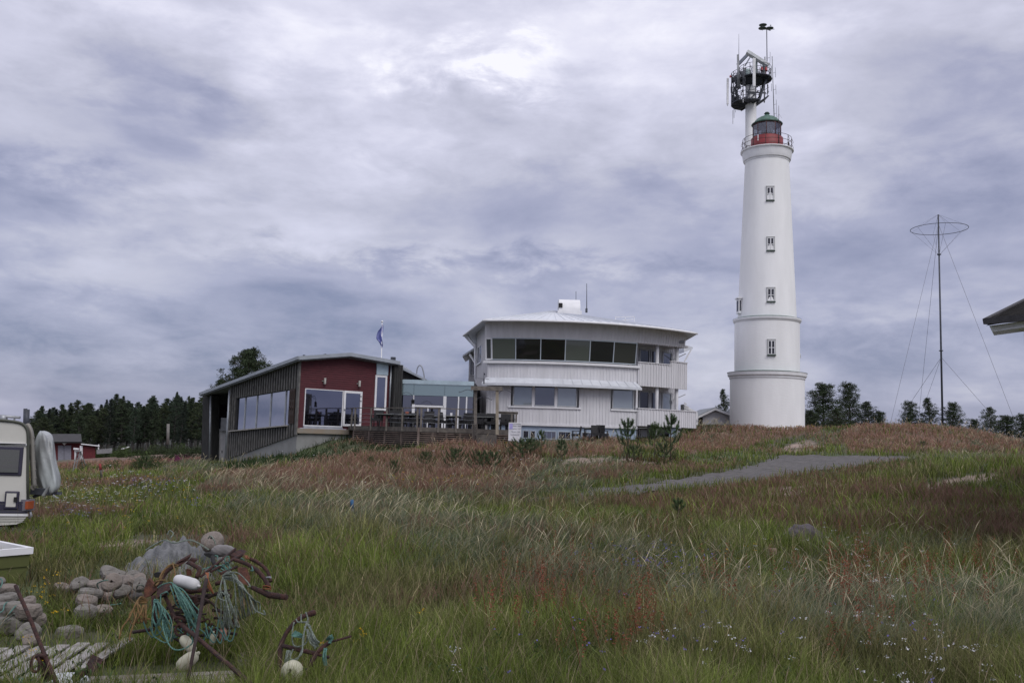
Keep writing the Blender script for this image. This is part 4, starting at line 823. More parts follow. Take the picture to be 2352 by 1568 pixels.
for i in range(6): t = s0+(s1-s0)*(i+.5)/6; cp.bar(W_(t, zbot(sa)+.15, .075), W_(t, zbot(sa)+.6, .075), .03, .03, tuple(nP)); cp.bar(W_(t, ztop(sa)-.6, .075), W_(t, ztop(sa)-.1, .075), .03, .03, tuple(nP))
cp.build('carved_panel', mat('carved_brown', (.045, .03, .025), .8), rw)
# far end porch
zend = zW(468, 905); sEndW = sW(466, 950)
m = MB(); pe = P(486, 1000, 66.5); pe2 = P(463, 1000, 68.5); m.prism([P(462, 1062, 67.3), P(485, 1062, 66.3), P(487, 908, 66.3), P(466, 908, 67.3)], (.3, .8, 0)); m.build('porch_side_wall', TAR, rw)
pp = Plane((pe.x, 67.2), (1, .6)); fo = MB().prism([pp(484, 1066), pp(545, 1070), pp(545, 880), pp(484, 890)], (0, .3, 0)).build('porch_back_wall', TAR, rw)
p3 = pp.off(.05); MB().prism([p3(490, 985), p3(525, 982), p3(525, 928), p3(492, 929)], (0, .04, 0)).build('porch_window', glass('porch_glass', (.25, .29, .38), (.02, .02, .025), .7), rw)
dd = MB().prism([p3(486, 1066), p3(530, 1066), p3(530, 984), p3(490, 986)], (0, .04, 0)).build('porch_door', WHITE, rw)
p4 = pp.off(.09); MB().prism([p4(497, 1062), p4(512, 1062), p4(513, 1006), p4(498, 1007)], (0, .02, 0)).prism([p4(515, 1062), p4(522, 1062), p4(523, 1006), p4(516, 1006)], (0, .02, 0)).build('door_panel', WTRIM, dd)
MB().bar(p4(510, 1040), p4(510, 1034), .05, .05).build('handle', DSTEEL, dd)
MB().tube([P(484, 906, 66), P(481, 1062, 66)], .06, 8).build('downpipe', MT['pipe_grey'], rw); MB().tube([W_(sWe+.12, zT(sWe)-.3, .1), W_(sWe+.12, zBt(sWe)-.5, .1)], .08, 8).build('downpipe', MT['pipe_grey'], rw)
ub = p4(515, 988); MB().box(ub+Vector((.1, -.2, .45)), (.55, .3, .95)).build('wall_cabinet', mat('cabinet_grey', (.34, .35, .37), .5), rw)
# roof
ext = Vector((0, 0, 0))+dW*(sEndW+.4); ext.z = (zend+.05)-(zW(690, 821))
of = PF.off(.55); TL, TR, TE = of(687, 819), of(805, 810.5), of(918, 830); TE2 = of(924, 842)
RFM = mat('roof_felt_dark', (.05, .05, .055), .9)
th = Vector((0, 0, -.24)); m = MB().prism([TL, TR, TE, TE+th, TR+th, TL+th], ext); m.build('roof', mat('roof_grey_metal', (.23, .25, .28), .5, .3, .1, 1.5), rw)
fa = MB(); of2 = PF.off(.60); a, b, c = of2(686.5, 817.5), of2(805, 809.5), of2(919, 829.5)
for p, q in ((a, b), (b, c)): fa.prism([p, q, q+Vector((0, 0, -.22)), p+Vector((0, 0, -.22))], nF*.05)
fa.prism([a, a+ext, a+ext+Vector((0, 0, -.2)), a+Vector((0, 0, -.2))], nP*.07); fa.build('fascia', mat('fascia_metal', (.34, .37, .41), .5, .3, .08, 2), rw)
MB().box(of(790-100, 818)+Vector((.15, .3, .05)), (.12, .2, .12)).box(of(901, 829)+Vector((0, .4, .2)), (.3, .3, .18)).prism([P(735, 815, 60), P(748, 812, 60), P(747, 816, 60)], (0, .5, 0)).build('roof_vent', DSTEEL, rw)
# right hand dark gable running down towards the link
pg = Plane((0, 61.2), (1, 0)); MB().prism([pg(900, 842), pg(921, 846), pg(973, 873), pg(973, 885), pg(900, 1010)], (0, 6, 0)).build('rear_gable_wall', TAR, rw)
pg2 = pg.off(.4); MB().prism([pg2(916, 832), pg2(922, 842), pg2(977, 869), pg2(977, 874), pg2(921, 847), pg2(914, 836)], (0, 8, 0)).build('rear_roof', MT['fascia_metal'], rw)
hoop = MB()
for dy in (0, .45): hoop.tube(spline([P(957, 858, 62+dy), P(958.5, 846, 62+dy), P(964, 838.5, 62+dy), P(969.5, 844, 62+dy), P(974, 862, 62+dy), P(974, 871, 62+dy)], 5), .04, 6)
hoop.build('roof_ladder_hoop', STEEL, rw)
# ================================================================ glazed link
lk = Plane((0, 59.6), (1, 0)); lo = thing('link_building', lk(1000, 990), 'flat roofed glazed link with pale turquoise panels between the two buildings', 'building')
rect = lambda mb, pl, u0, u1, vt, vb, dep=.1: mb.prism([pl(u0, vt+(u0-1000)*.0), pl(u1, vt), Vector((pl(u1, vt).x, pl(u1, vt).y, pl((u0+u1)/2, vb).z)), Vector((pl(u0, vt).x, pl(u0, vt).y, pl((u0+u1)/2, vb).z))], (0, dep, 0))
def zrect(mb, pl, u0, u1, z0, z1, dep=.1): x0, x1 = pl(u0, 900).x, pl(u1, 900).x; return mb.boxp(x0, x1, pl(u0, 900).y, pl(u0, 900).y+dep, z0, z1)
zl0, zl1, zl2, zl3 = lk(1000, 988).z-.1, lk(1000, 909).z, lk(1000, 883).z, lk(1000, 873.5).z
zrect(MB(), lk.off(-.2), 912, 1092, zl0-1, zl3-.1, 7).build('wall', mat('link_interior', (.03, .03, .035), .8), lo)
zrect(MB(), lk.off(.12), 914, 1088, zl2, zl3, .3).build('roof_fascia', mat('pale_metal', (.4, .5, .55)), lo)
TEAL = glass('turquoise_panel', (.44, .53, .56), (.17, .235, .25), .35, .12)
for a, b in ((915, 950.2), (950.8, 1021.2), (1021.8, 1087)):
    pn_ = zrect(MB(), lk.off(.06), a, b, zl1, zl2-.01, .2).build('turquoise_panel', TEAL, lo)
zm = lk(980, 934).z
for a, b, z0, z1 in ((915, 949.5, zl0, zl1), (951.5, 1019, zm+.12, zl1), (951.5, 982, zl0, zm-.1), (986, 1014, zl0, zm-.1), (1026, 1052, zl0, zl1), (1056, 1071, zl0, zl1), (1074, 1087, zl0, zl1)):
    zrect(MB(), lk.off(.02), a, b, z0, z1-.02, .15).build('window_pane', glass('link_glass', (.22, .23, .28), (.02, .02, .024), .7), lo)
fr = MB()
for u0, u1, z0, z1 in ((949.2, 951.8, zl0, zl1), (1019, 1026, zl0, zl1), (950, 1020, zm-.02, zm+.1), (983, 986, zl0, zm), (1014, 1019, zl0, zm), (1052.5, 1055.5, zl0, zl1), (1071, 1074, zl0, zl1)): zrect(fr, lk.off(.06), u0, u1, z0, z1, .12)
fr.build('window_frame', WTRIM, lo)
# ================================================================ deck
ZD = P(963.6, 981, 51).z; ZRL = P(963.6, 936, 51).z
K = [P(800, 940, 57.6), P(815, 940, 55.5), P(963.6, 940, 51), P(1090, 940, 51.5)]; K = [Vector((k.x, k.y, 0)) for k in K]; K4 = P(1192, 940, 51.6); K4.z = 0
dk = thing('wooden_deck', (K[2].x, K[2].y, 1.5), 'grey timber terrace with post and wire railing and slatted skirt in front of the link', 'deck')
up = lambda k, z: Vector((k.x, k.y, z))
poly = [K[0], K[1], K[2], K[3], K4, Vector((K4.x, 58, 0)), Vector((-2.3, 59.3, 0)), Vector((-7.6, 59.2, 0))]
MB().prism([up(p, ZD-.16) for p in poly], (0, 0, .14)).build('floor_boards', DECKW, dk)
fs_ = MB()
for a, b in ((K[0], K[1]), (K[1], K[2]), (K[2], K[3]), (K[3], K4)): fs_.bar(up(a, ZD-.12), up(b, ZD-.12), .06, .26)
fs_.build('deck_fascia', DECKW, dk)
sk = MB()
for a, b in ((K[1], K[2]), (K[2], K[3])):
    for i in range(9): z_ = ZD-.32-.115*i; sk.bar(up(a, z_), up(b, z_), .03, .05)
    L_ = (b-a).length
    for i in range(5): q = a.lerp(b, i/4); sk.bar(up(q, ZD-1.4)+Vector((0, .06, 0)), up(q, ZD-.26)+Vector((0, .06, 0)), .1, .1)
sk.bar(up(K[2], .6)-Vector((0, .05, 0)), up(K[2], ZD)-Vector((0, .05, 0)), .12, .12)
for i in range(8): z_ = ZD-.3-.11*i; sk.bar(up(K[3], z_)+Vector((1.35, .02, 0)), up(K4, z_), .03, .05)
sk.build('slatted_skirt', mat('skirt_wood', (.15, .115, .10), .85, 0, .25, 3), dk)
MB().bar(up(K[1], ZD-.9)+Vector((.3, .5, 0)), up(K[2], ZD-.9)+Vector((0, .5, 0)), .05, 1.3).bar(up(K[2], ZD-.9)+Vector((0, .5, 0)), up(K4, ZD-.9)+Vector((0, .5, 0)), .05, 1.3).build('underdeck_shade', DARK, dk)  # near-black sheets behind the slats stand in for shade under the deck
def post(x, y): MB().bar((x, y, ZD-.25), (x, y, ZRL-.04), .10, .10).build('rail_post', GREYW, dk)
for u_ in (817, 856, 892.6, 927.6, 960): t = (u_-815)/(963.6-815); q = K[1].lerp(K[2], t); post(q.x, q.y-.06)
for u_ in (968.5, 1008.3, 1048.6): t = (u_-963.6)/(1090-963.6); q = K[2].lerp(K[3], t); post(q.x, q.y-.06)
post(K[0].x, K[0].y); post(K[0].lerp(K[1], .6).x, K[0].lerp(K[1], .6).y)
rl = MB()
for a, b in ((K[0], K[1]), (K[1], K[2]), (K[2], K[3])): rl.bar(up(a, ZRL), up(b, ZRL), .16, .045)
q0, q1 = P(1143, 945, 51.8), P(1190, 945, 51.8); zq = q0.z; q1.z = zq; rl.bar(q0, q1, .16, .045).bar(q0-Vector((0, 0, .07)), q1-Vector((0, 0, .07)), .06, .1); rl.build('handrail', GREYW, dk)
for q in (q0+Vector((.0, 0, 0)), q1-Vector((.35, 0, 0)), q1-Vector((.1, 0, 0))): MB().bar((q.x, q.y, 1.6), (q.x, q.y, zq-.03), .1, .1).build('rail_post', GREYW, dk)
wr_ = MB()
for a, b in ((K[0], K[1]), (K[1], K[2]), (K[2], K[3])):
    for hz in (.28, .52, .76): 
        n = 5
        for i in range(n): p, q = a.lerp(b, i/n), a.lerp(b, (i+1)/n); mid = (p+q)/2; wr_.tube([up(p, ZD+hz), up(mid, ZD+hz-.03), up(q, ZD+hz)], .012, 4)
wr_.build('rail_wire', STEEL, dk)
# gate frame and steps
tb = thing('timber_gate_frame', P(1092, 980, 50.6), 'T shaped timber gate frame with a wide crossbeam over the deck steps', 'gate frame')
MB().bar(P(1092, 1000, 50.7), P(1092, 893, 50.7), .17, .17).build('post', GREYW, tb); MB().bar(P(1142, 998, 50.4), P(1142, 897, 50.4), .17, .17).build('post', mat('fresh_post', (.27, .235, .185), .85, 0, .15, 3), tb); b0, b1 = P(1082, 891, 50.5), P(1154.5, 894, 50.3); b1.z = b0.z; MB().bar(b0, b1, .16, .22).build('crossbeam', GREYW, tb)
for (u0, v0, sg) in ((1143.5, 907, 1), (1091, 907, -1), (1093, 922, 1)):
    hk = P(u0, v0+4, 50.35); MB().tube(spline([hk, hk+Vector((sg*.12, -.02, .28)), hk+Vector((sg*.45, -.02, .38)), hk+Vector((sg*.85, -.02, .22)), hk+Vector((sg*.88, -.02, .28))], 5), .015, 5).build('lantern_hook', DSTEEL, tb)
sp = thing('deck_steps', P(1115, 1010, 50.5), 'weathered timber steps with a slatted side screen below the gate frame', 'steps')
m = MB(); x0_, x1_ = P(1097, 1000, 50.4).x, P(1141, 1000, 50.4).x
for i in range(4): m.boxp(x0_, x1_, 50.1-.25*i, 50.35-.25*i+.03, 1.3, ZD-.28-.2*i)
m.build('step_boards', DECKW, sp); m = MB(); 
for i in range(10): m.bar(P(1085.5, 978+i*3.7, 50.2), P(1095.5, 975.5+i*3.7, 49.6), .04, .05)
for u_ in (1085.5, 1095.5): m.bar(P(u_, 973, 50.1), P(u_, 1016, 50.1), .06, .06)
m.build('side_screen', DECKW, sp)
ln = thing('hanging_lantern', P(948, 921, 53), 'small black hanging lantern in front of the link glazing', 'lantern')
q = P(948.2, 923, 53); MB().lathe([(0, -.2), (.12, -.2), (.12, -.17), (.09, -.16), (.09, .06), (.12, .07), (.05, .16), (0, .2)], q, 8).build('lantern_body', DARK, ln); MB().tube(spline([q+Vector((-.75, 0, .42)), q+Vector((-.35, 0, .55)), q+Vector((0, 0, .35)), q+Vector((0, 0, .2))], 5), .014, 4).build('hook', DARK, ln)
MB().box(P(949.5, 938, 52.6), (.16, .12, .5)).build('pale_box', WTRIM, ln)
# ---------------- furniture
def make_chair():
    t = thing('rattan_chair', (0, 0, 0), 'black rattan armchair', 'chair', 'black rattan chairs on the deck')
    MB().box((0, 0, .39), (.56, .54, .15)).build('seat', BLACKW, t)
    a = math.radians(10); MB().box((0, .27, .66), (.56, .06, .60), R=Matrix.Rotation(-a, 3, 'X')).build('backrest', BLACKW, t)
    for sx in (-1, 1):
        MB().box((sx*.27, .0, .64), (.05, .50, .035)).box((sx*.27, -.22, .54), (.045, .045, .2)).build('armrest', BLACKW, t)
        for sy in (-1, 1): MB().bar((sx*.24, sy*.22, 0), (sx*.25, sy*.21, .41), .045, .045).build('leg', BLACKW, t)
    return t
def make_table():
    t = thing('cafe_table', (0, 0, 0), 'square table', 'table', 'square tables on the deck')
    MB().box((0, 0, .735), (.95, .8, .03)).build('tabletop', mat('table_slate', (.22, .23, .22), .6, 0, .15, 6), t); MB().box((0, 0, .68), (.8, .65, .06)).build('frame', BLACKW, t)
    for sx in (-1, 1):
        for sy in (-1, 1): MB().box((sx*.38, sy*.3, .33), (.055, .055, .66)).build('leg', BLACKW, t)
    return t
ch0, tb0 = make_chair(), make_table(); first = [True, True]
def put(kind, u_, d_, rz, label, group, z=None):
    src = ch0 if kind == 'c' else tb0; i = 0 if kind == 'c' else 1
    o = src if first[i] else copy_tree(src); first[i] = False
    x = P(u_, 960, d_).x; o.location = (x, d_, ZD-.01 if z is None else z); o.rotation_euler = (0, 0, math.radians(rz)); o['label'] = label; o['group'] = group; return o
gd, gt_ = 'black rattan chairs on the deck', 'square tables on the deck'
ords = [(866,52.9,170,'leftmost black rattan chair on the deck, beside the red wall door'),(903,53.3,175,'black rattan chair behind the second and third deck rail posts'),(919,54.6,190,'black rattan chair left of the table with the orange pot'),
 (946,53.1,165,'black rattan chair just left of the deck corner post'),(984,52.6,178,'wide backed black rattan chair just right of the deck corner post'),(1003,54.2,260,'black rattan chair turned sideways before the white link door'),
 (1024,53.6,255,'black rattan chair with high back right of the white link door'),(1068,53.6,150,'black rattan chair beside the right end of the deck railing'),(1077,55,185,'black rattan chair by the link corner next to the white downpipe'),
 (1100,52.6,170,'black rattan chair just right of the grey gate post'),(1114,54.0,185,'black rattan chair at back between the two gate posts'),(1129,52.8,180,'tall backed black rattan chair just left of the pale gate post'),(1160,52.7,175,'black rattan chair between pale gate post and the sign, left one'),(1173,52.9,190,'rightmost black rattan chair on the deck, behind the white sign')]
for u_, d_, rz, lb in ords: put('c', u_, d_, rz+180, lb, gd)
for u_, d_, lb in ((884,53.2,'square cafe table at left end of the deck by the red wall'),(935,53.4,'square cafe table on the deck with a small orange pot on top'),(996,55.2,'square cafe table in front of the white link door'),(1042,53.2,'square cafe table with a menu holder near the right of the deck'),(1116,53.1,'square cafe table between the two gate posts'),(1150,53.6,'square cafe table right of the pale gate post')): put('t', u_, d_, rnd.uniform(-8, 8), lb, gt_)
q = P(935, 948, 53.4); q.z = ZD+.745; o = MB().lathe([(0, 0), (.09, 0), (.11, .14), (.08, .17), (0, .17)], (q.x, q.y, q.z), 12).build('plant_pot', mat('orange_pot', (.30, .09, .05), .7)); props(o, 'small orange pot standing on a deck table', 'pot')
q = P(1021.5+.0, 948, 53.2); o = MB().box((P(1037, 940, 53.2).x, 53.2, ZD+.83), (.12, .04, .17)).build('menu_holder', WTRIM); props(o, 'small white menu holder on a deck table', 'menu holder')
lg_, lt_ = 'black chairs on the lawn', 'tables on the lawn'
def gzz(u_, d_): x = P(u_, 1000, d_).x; return H(x, d_)+.12
for u_, d_, rz, lb in ((1324,58.6,-100,'black armchair alone at left of the lawn table, seen from its side'),(1369,58.2,0,'black chair pushed up to the near side of the lawn table'),(1388,58.6,90,'black armchair at the right end of the lawn table'),(1379,59.4,180,'black chair behind the lawn table'),(1497,59.0,170,'black chair in shade under the balcony')): put('c', u_, d_, rz, lb, lg_, gzz(u_, d_))
for u_, d_, lb in ((1358,59.0,'low cafe table on the lawn before the blue plinth'),(1482,59.6,'table in the shade under the balcony')): put('t', u_, d_, 4, lb, lt_, gzz(u_, d_))
# sign
sg = thing('menu_sign', P(1183, 1010, 49.6), 'white upright sign board with lines of lettering at the end of the deck', 'sign')
s_ = Plane((0, 49.6), (1, 0)); z0, z1 = s_(1182, 1012).z, s_(1182, 970).z; xa, xb = s_(1168, 990).x, s_(1197, 990).x
MB().boxp(xa, xb, 49.6, 49.66, z0, z1).build('board', mat('sign_white', (.62, .62, .66), .5), sg)
MB().boxp(xa, xb, 49.57, 49.60, z1-.05, z1).boxp(xa, xa+.03, 49.57, 49.6, z0, z1-.05).boxp(xb-.03, xb, 49.57, 49.6, z0, z1-.05).build('frame', WTRIM, sg)
MB().boxp(xa+.03, xa+.22, 49.585, 49.6, z1-.36, z1-.06).build('lilac_poster', mat('lilac', (.38, .35, .66), .6), sg)
RX_ = Matrix.Rotation(math.radians(90), 3, 'X'); INK = mat('ink', (.10, .10, .14), .7)
for i, (tx_, dx) in enumerate((('Hotel / Restaurant', .23), ('ark-su / 10-22', .23), ('Bensiini / 24h', .16), ('Lounas/Lunch', .12))): text_obj(tx_, .085, INK, (xa+dx, 49.585, z1-.20-.16*i), RX_, sg)
for x_ in (xa+.05, xb-.05): MB().boxp(x_-.03, x_+.03, 49.66, 49.72, z0-.5, z1-.1).build('leg', GREYW, sg)
# flagpole
fp = thing('flagpole', P(876, 990, 66), 'slim white flagpole with a limp blue flag rising behind the red wing', 'flagpole')
MB().tube([P(873.5, 990, 66), P(877.5, 739, 66)], [.05, .035], 8).build('pole', WTRIM, fp)
MB().lathe([(0, -.09), (.07, -.05), (.09, 0), (.07, .05), (0, .09)], P(877.8, 738.5, 66), 10).build('finial', WTRIM, fp)
fl = MB(); cols_ = 6; rows = 14; vs = []
for r_ in range(rows+1):
    t = r_/rows; a = P(879-.8*t, 745+52*t, 66)
    for c_ in range(cols_+1): s__ = c_/cols_; wdt = .10+.30*math.sin(math.pi*min(1, t*1.1))**.8; vs.append(a+Vector((-wdt*s__+.05*math.sin(t*9), .10*math.sin(s__*9+t*6), .06*math.sin(t*14+s__*4)-.12*s__)))
fl.add(vs, [(r_*(cols_+1)+c_, r_*(cols_+1)+c_+1, (r_+1)*(cols_+1)+c_+1, (r_+1)*(cols_+1)+c_) for r_ in range(rows) for c_ in range(cols_)], True)
fl.build('flag', mat('flag_blue', (.09, .11, .36), .8, 0, .3, 1.8, col2=(.22, .24, .46)), fp)
# ================================================================ caravan
CY = 18.4; _c0 = P(79, 1172, CY); _cpl = Plane((_c0.x, _c0.y), (2, 1.2)); zc0 = H(-10.5, 19)
class CPlane:      # picture positions are read at the rear corner; lower or higher lines stay level along the side
    def __init__(s, o=0.0): s.o = o; s.pl = _cpl.off(o)
    def __call__(s, u, v):
        ur = min(max(u, 40), 80); z = s.pl(ur, v).z; q = s.pl(u, 1000 if u > 0 else 1000); return Vector((q.x, q.y, z))
    def off(s, o): return CPlane(s.o+o)
cvp = CPlane()
cv = thing('caravan', cvp(40, 1225), 'cream touring caravan with dark blue stripe cut off by the left edge', 'caravan')
CREAM = mat('caravan_cream', (.52, .51, .475), .45, 0, .04, 1.5, .08, 8); NAVY = mat('navy_trim', (.028, .026, .05), .5); CGR = mat('caravan_grey', (.16, .15, .16), .5)
def rnd_outline(pts, n=5): return spline(pts, n)
body = [cvp(-300, 1168), cvp(-300, 950)]+spline([cvp(0, 967), cvp(30, 969), cvp(50, 974), cvp(61, 988), cvp(65, 1008)], 4)+[cvp(72, 1100), cvp(79, 1172), cvp(77, 1186)]+[cvp(68, 1198), cvp(55, 1203), cvp(0, 1206), cvp(-300, 1212)]
W = 2.1
_cn = Vector((-1.2, 2.0, 0)).normalized()
MB().prism(body, _cn*W).build('body', CREAM, cv)
tr = MB(); edge = [cvp(-300, 947)]+spline([cvp(0, 966), cvp(30, 968), cvp(50, 973), cvp(62, 987), cvp(66, 1008)], 4)+[cvp(73, 1100), cvp(80, 1172)]
tr.tube([p-Vector((0, .015, 0)) for p in edge], .028, 6); tr.build('edge_trim', mat('rail_dark', (.07, .075, .06), .5, .3), cv)
c2 = cvp.off(.03); bxp = lambda mb, u0, v0, u1, v1, pl, dep=.03: mb.prism([pl(u0, v0), pl(u1, v0+(u1-u0)*.02), pl(u1, v1+(u1-u0)*.02), pl(u0, v1)], (0, dep, 0))
bxp(MB(), -300, 1011, 62.5, 1016, c2).build('gutter_rail', WTRIM, cv)
wf = bxp(MB(), -200, 1021, 56, 1087, c2, .03).build('window', NAVY, cv, bevel=.03); c3 = cvp.off(.06); bxp(MB(), -200, 1028, 48, 1080, c3, .03).build('pane', glass('caravan_pane', (.42, .42, .48), (.16, .16, .18), .6), wf)
MB().add([cvp.off(.035)(-200, 1016.5), cvp.off(.035)(61, 1019), cvp.off(.035)(61, 1022), cvp.off(.035)(-200, 1020)], [(0, 3, 2, 1)]).build('painted_shadow', DARK, cv)  # flat dark strip paints the shadow below the gutter rail
bxp(MB(), -300, 1144, 75, 1149, c2, .02).build('stripe', NAVY, cv); bxp(MB(), -300, 1151, 76, 1164, c2, .02).build('stripe', NAVY, cv); bxp(MB(), -300, 1166, 78, 1170, c2, .02).build('stripe', NAVY, cv)
bxp(MB(), -300, 1172, 78, 1177, c2, .04).build('belt_rail', WTRIM, cv)
for v_ in (1183, 1187, 1190.5): bxp(MB(), -300, v_, 74, v_+.8, cvp.off(.006), .01).build('groove', mat('groove', (.12, .12, .10)), cv)
hf = MB(); q = [cvp.off(.06)(*p) for p in spline([(a, b, 0) for a, b in ()], 1)] if False else None
hf = bxp(MB(), 22.5, 1127, 55, 1168, c3, .04).build('hatch', NAVY, cv, bevel=.04); bxp(MB(), 27, 1132, 49, 1163, cvp.off(.07), .03).build('hatch_door', CREAM, hf); bxp(MB(), 44, 1141, 51, 1152, cvp.off(.10), .03).build('latch', DARK, hf)
lm = MB().box(cvp(70, 1159)+Vector((.02, .08, 0)), (.15, .25, .22)).build('rear_light', mat('lamp_housing', (.17, .16, .19), .5), cv); MB().box(cvp(77.2, 1158.5)+Vector((.045, -.02, 0)), (.06, .22, .15)).build('indicator', mat('amber', (.30, .065, .02), .4), lm)
MB().tube([cvp(76, 1172)+Vector((0, .1, 0)), cvp(78, 1185)+Vector((.03, .1, 0)), cvp(75.5, 1190)+Vector((0, .1, 0))], .03, 8).tube([cvp(74, 1148)+Vector((0, .1, 0)), cvp(80, 1149)+Vector((0, .1, 0))], .02, 6).tube([cvp(75, 1170), cvp(80, 1170)], .02, 6).build('grab_handle', STEEL, cv)
ld = MB(); lp = spline([P(62, 974, 18.4), P(68, 984, 18.4), P(72.5, 1003, 18.4), P(74.5, 1050, 18.4), P(78, 1120, 18.4)], 5)
_rn = Vector((2, 1.2, 0)).normalized(); _l2 = _cn*.34
lp = [p+_rn*.01 for p in lp]
for dy in (0, 1): ld.tube([p+_l2*dy for p in lp], .042, 6)
for v_, u_ in ((1004, 72.5), (1022, 73.2), (1041, 74), (1060, 75), (1078, 76), (1097, 77), (1114, 78)): q = P(u_, v_, 18.4)+_rn*.01; ld.tube([q, q+_l2], .02, 6).tube([q-Vector((.05, 0, 0)), q+Vector((.05, 0, 0))], .018, 5)
ld.bar(P(66, 1018, 18.4), P(74, 1011, 18.4), .05, .09).bar(P(73, 1122, 18.4), P(79, 1115, 18.4), .05, .09); ld.build('rear_ladder', mat('ladder_grey', (.20, .19, .17), .5, .2), cv)
m = MB().box(cvp(15, 1209)+Vector((-.9, .2, 0)), (1.6, .3, .08), rz=.54).tube([cvp(20, 1209)+Vector((0, .3, 0)), cvp(24, 1219)+Vector((0, .3, 0))], .03, 6).box(cvp(30, 1206)+Vector((0, .3, 0)), (.12, .12, .12)); m.build('chassis', DARK, cv)
w_ = cvp(-230, 1205); MB().lathe([(.12, -.09), (.31, -.09), (.33, -.05), (.33, .05), (.31, .09), (.12, .09)], w_+Vector((0, .2, -.05)), 24, R=Matrix.Rotation(math.radians(90), 3, 'X')).build('wheel', BLACKW, cv)
rk = MB().tube([P(-60, 950, 18.8), P(46, 958.5, 18.8)], .03, 6).tube([P(-60, 958, 18.8), P(30, 966, 18.8)], .02, 5)
for u_ in (8, 33): rk.tube([P(u_, 956, 18.8), P(u_, 968, 18.8)], .02, 5)
rk.lathe([(0, .14), (.07, .12), (.09, 0), (0, 0)], P(7, 967, 18.8), 10); rk.build('roof_rack', STEEL, cv)
mp2 = MB().tube([P(57, 992, 19.2), P(58.5, 938, 19.2)], .04, 6).tube([P(60, 990, 19.2), P(61.5, 940, 19.2)], .06, 8); mp2.build('mast_pipe', DSTEEL, cv)
# plastic covered load on the rear rack
pcd = thing('plastic_covered_bundle', P(108, 1130, 19), 'bundle wrapped in translucent pale plastic sheeting on the caravan rear rack', 'covered bundle')
def lumpy(name, ctr, rad, m, parent=None, seed=0, sub=4, amp=.12, frq=2.2, sq=.85, origin=None, squash=None, fold=0.0):
    bmv = []; nu, nvv = 40, 24; r0 = np.random.RandomState(seed); ph = r0.rand(12)*6.28
    for j in range(nvv+1):
        th_ = math.pi*j/nvv
        for i in range(nu):
            a = 2*math.pi*i/nu; x, y, z = math.sin(th_)*math.cos(a), math.sin(th_)*math.sin(a), math.cos(th_)
            k = 1+amp*(math.sin(frq*x*2+ph[0])+math.sin(frq*y*2.3+ph[1])+math.sin(frq*z*1.9+ph[2]))/3+amp*.5*math.sin(frq*5*x+ph[3]+3*z)*math.sin(frq*4*z+ph[4])
            if fold: k += fold*math.sin(a*13+z*3+ph[5])*(.4+.6*abs(math.sin(z*2+ph[6])))
            sg = lambda c: math.copysign(abs(c)**sq, c)
            p = Vector((sg(x)*rad[0]*k, sg(y)*rad[1]*k, sg(z)*rad[2]*k))
            if squash and p.z < squash: p.z = squash
            bmv.append(Vector(ctr)+p)
    fs = [(j*nu+i, j*nu+(i+1) % nu, (j+1)*nu+(i+1) % nu, (j+1)*nu+i) for j in range(nvv) for i in range(nu)]
    b = MB(); b.add(bmv, fs, True); return b.build(name, m, parent, origin)
# outline loft of the sheet: u-left,u-right per level
lv = [(993, 92, 100), (996, 86, 112), (1003, 82, 121), (1015, 80, 124), (1030, 78, 126), (1050, 78, 128), (1070, 78, 133), (1090, 79, 138), (1108, 82, 139.5), (1122, 88, 138), (1132, 96, 132), (1137, 100, 112)]
rdx = ray(108, 1060).x; vs = []; ns = 44; rp = np.random.RandomState(3)
def sheet_off(a, j): return .09*(abs(math.sin(a*3.5+j*.33))-.6)+.06*(abs(math.sin(a*6.5-j*.5))-.6)+.03*math.sin(a*5+j*1.7)
for j, (v_, ul, ur) in enumerate(lv):
    pl_, pr2 = P(ul, v_, 19), P(ur, v_, 19); c_ = (pl_+pr2)/2; rx = (pr2.x-pl_.x)/2
    for i in range(ns):
        a = 2*math.pi*i/ns; k = 1+sheet_off(a, j)*1.3; x = rx*k*math.copysign(abs(math.cos(a))**.7, math.cos(a)); y = .3+min(.55, .3+rx)*k*math.copysign(abs(math.sin(a))**.8, math.sin(a)); vs.append(c_+Vector((x*1.0+y*rdx, y, .05*math.sin(a*3+j))))
k = len(vs); vs.append(P(96, 992, 19)+Vector((.3*rdx, .3, 0))); vs.append(P(104, 1136, 19)+Vector((.3*rdx, .3, 0)))
fs = [(j*ns+i, j*ns+(i+1) % ns, (j+1)*ns+(i+1) % ns, (j+1)*ns+i) for j in range(len(lv)-1) for i in range(ns)]+[(i, k, (i+1) % ns) for i in range(ns)]+[((len(lv)-1)*ns+i, (len(lv)-1)*ns+(i+1) % ns, k+1) for i in range(ns)]
PL_ = mat('plastic_sheet', (.235, .245, .25), .38, 0, .25, 2.6, 1.0, 9, col2=(.42, .455, .46), stretch=(1, 1, .5)); po = MB().add(vs, fs, True).build('plastic_sheet', PL_, pcd); sm = po.modifiers.new('s', 'SUBSURF'); sm.levels = 1; sm.render_levels = 1
MB().prism([P(95, 1138, 18.5), P(106, 1120, 18.45), P(112, 1118, 18.45), P(100, 1139, 18.5)], (0, .05, 0)).tube([P(122, 1136, 18.7), P(128, 1141, 18.7), P(134, 1143, 18.7)], .015, 4).build('loose_flap', PL_, pcd)
MB().bar(P(80, 1134, 18.9), P(134, 1132, 19.2), .06, .07).bar(P(78, 1140, 18.7), P(100, 1131, 19), .05, .05).bar(P(122, 1133.5, 18.9), P(137, 1132, 18.8), .12, .05).box(P(92, 1128, 18.7), (.3, .2, .12)).build('carrier_frame', DSTEEL, pcd)
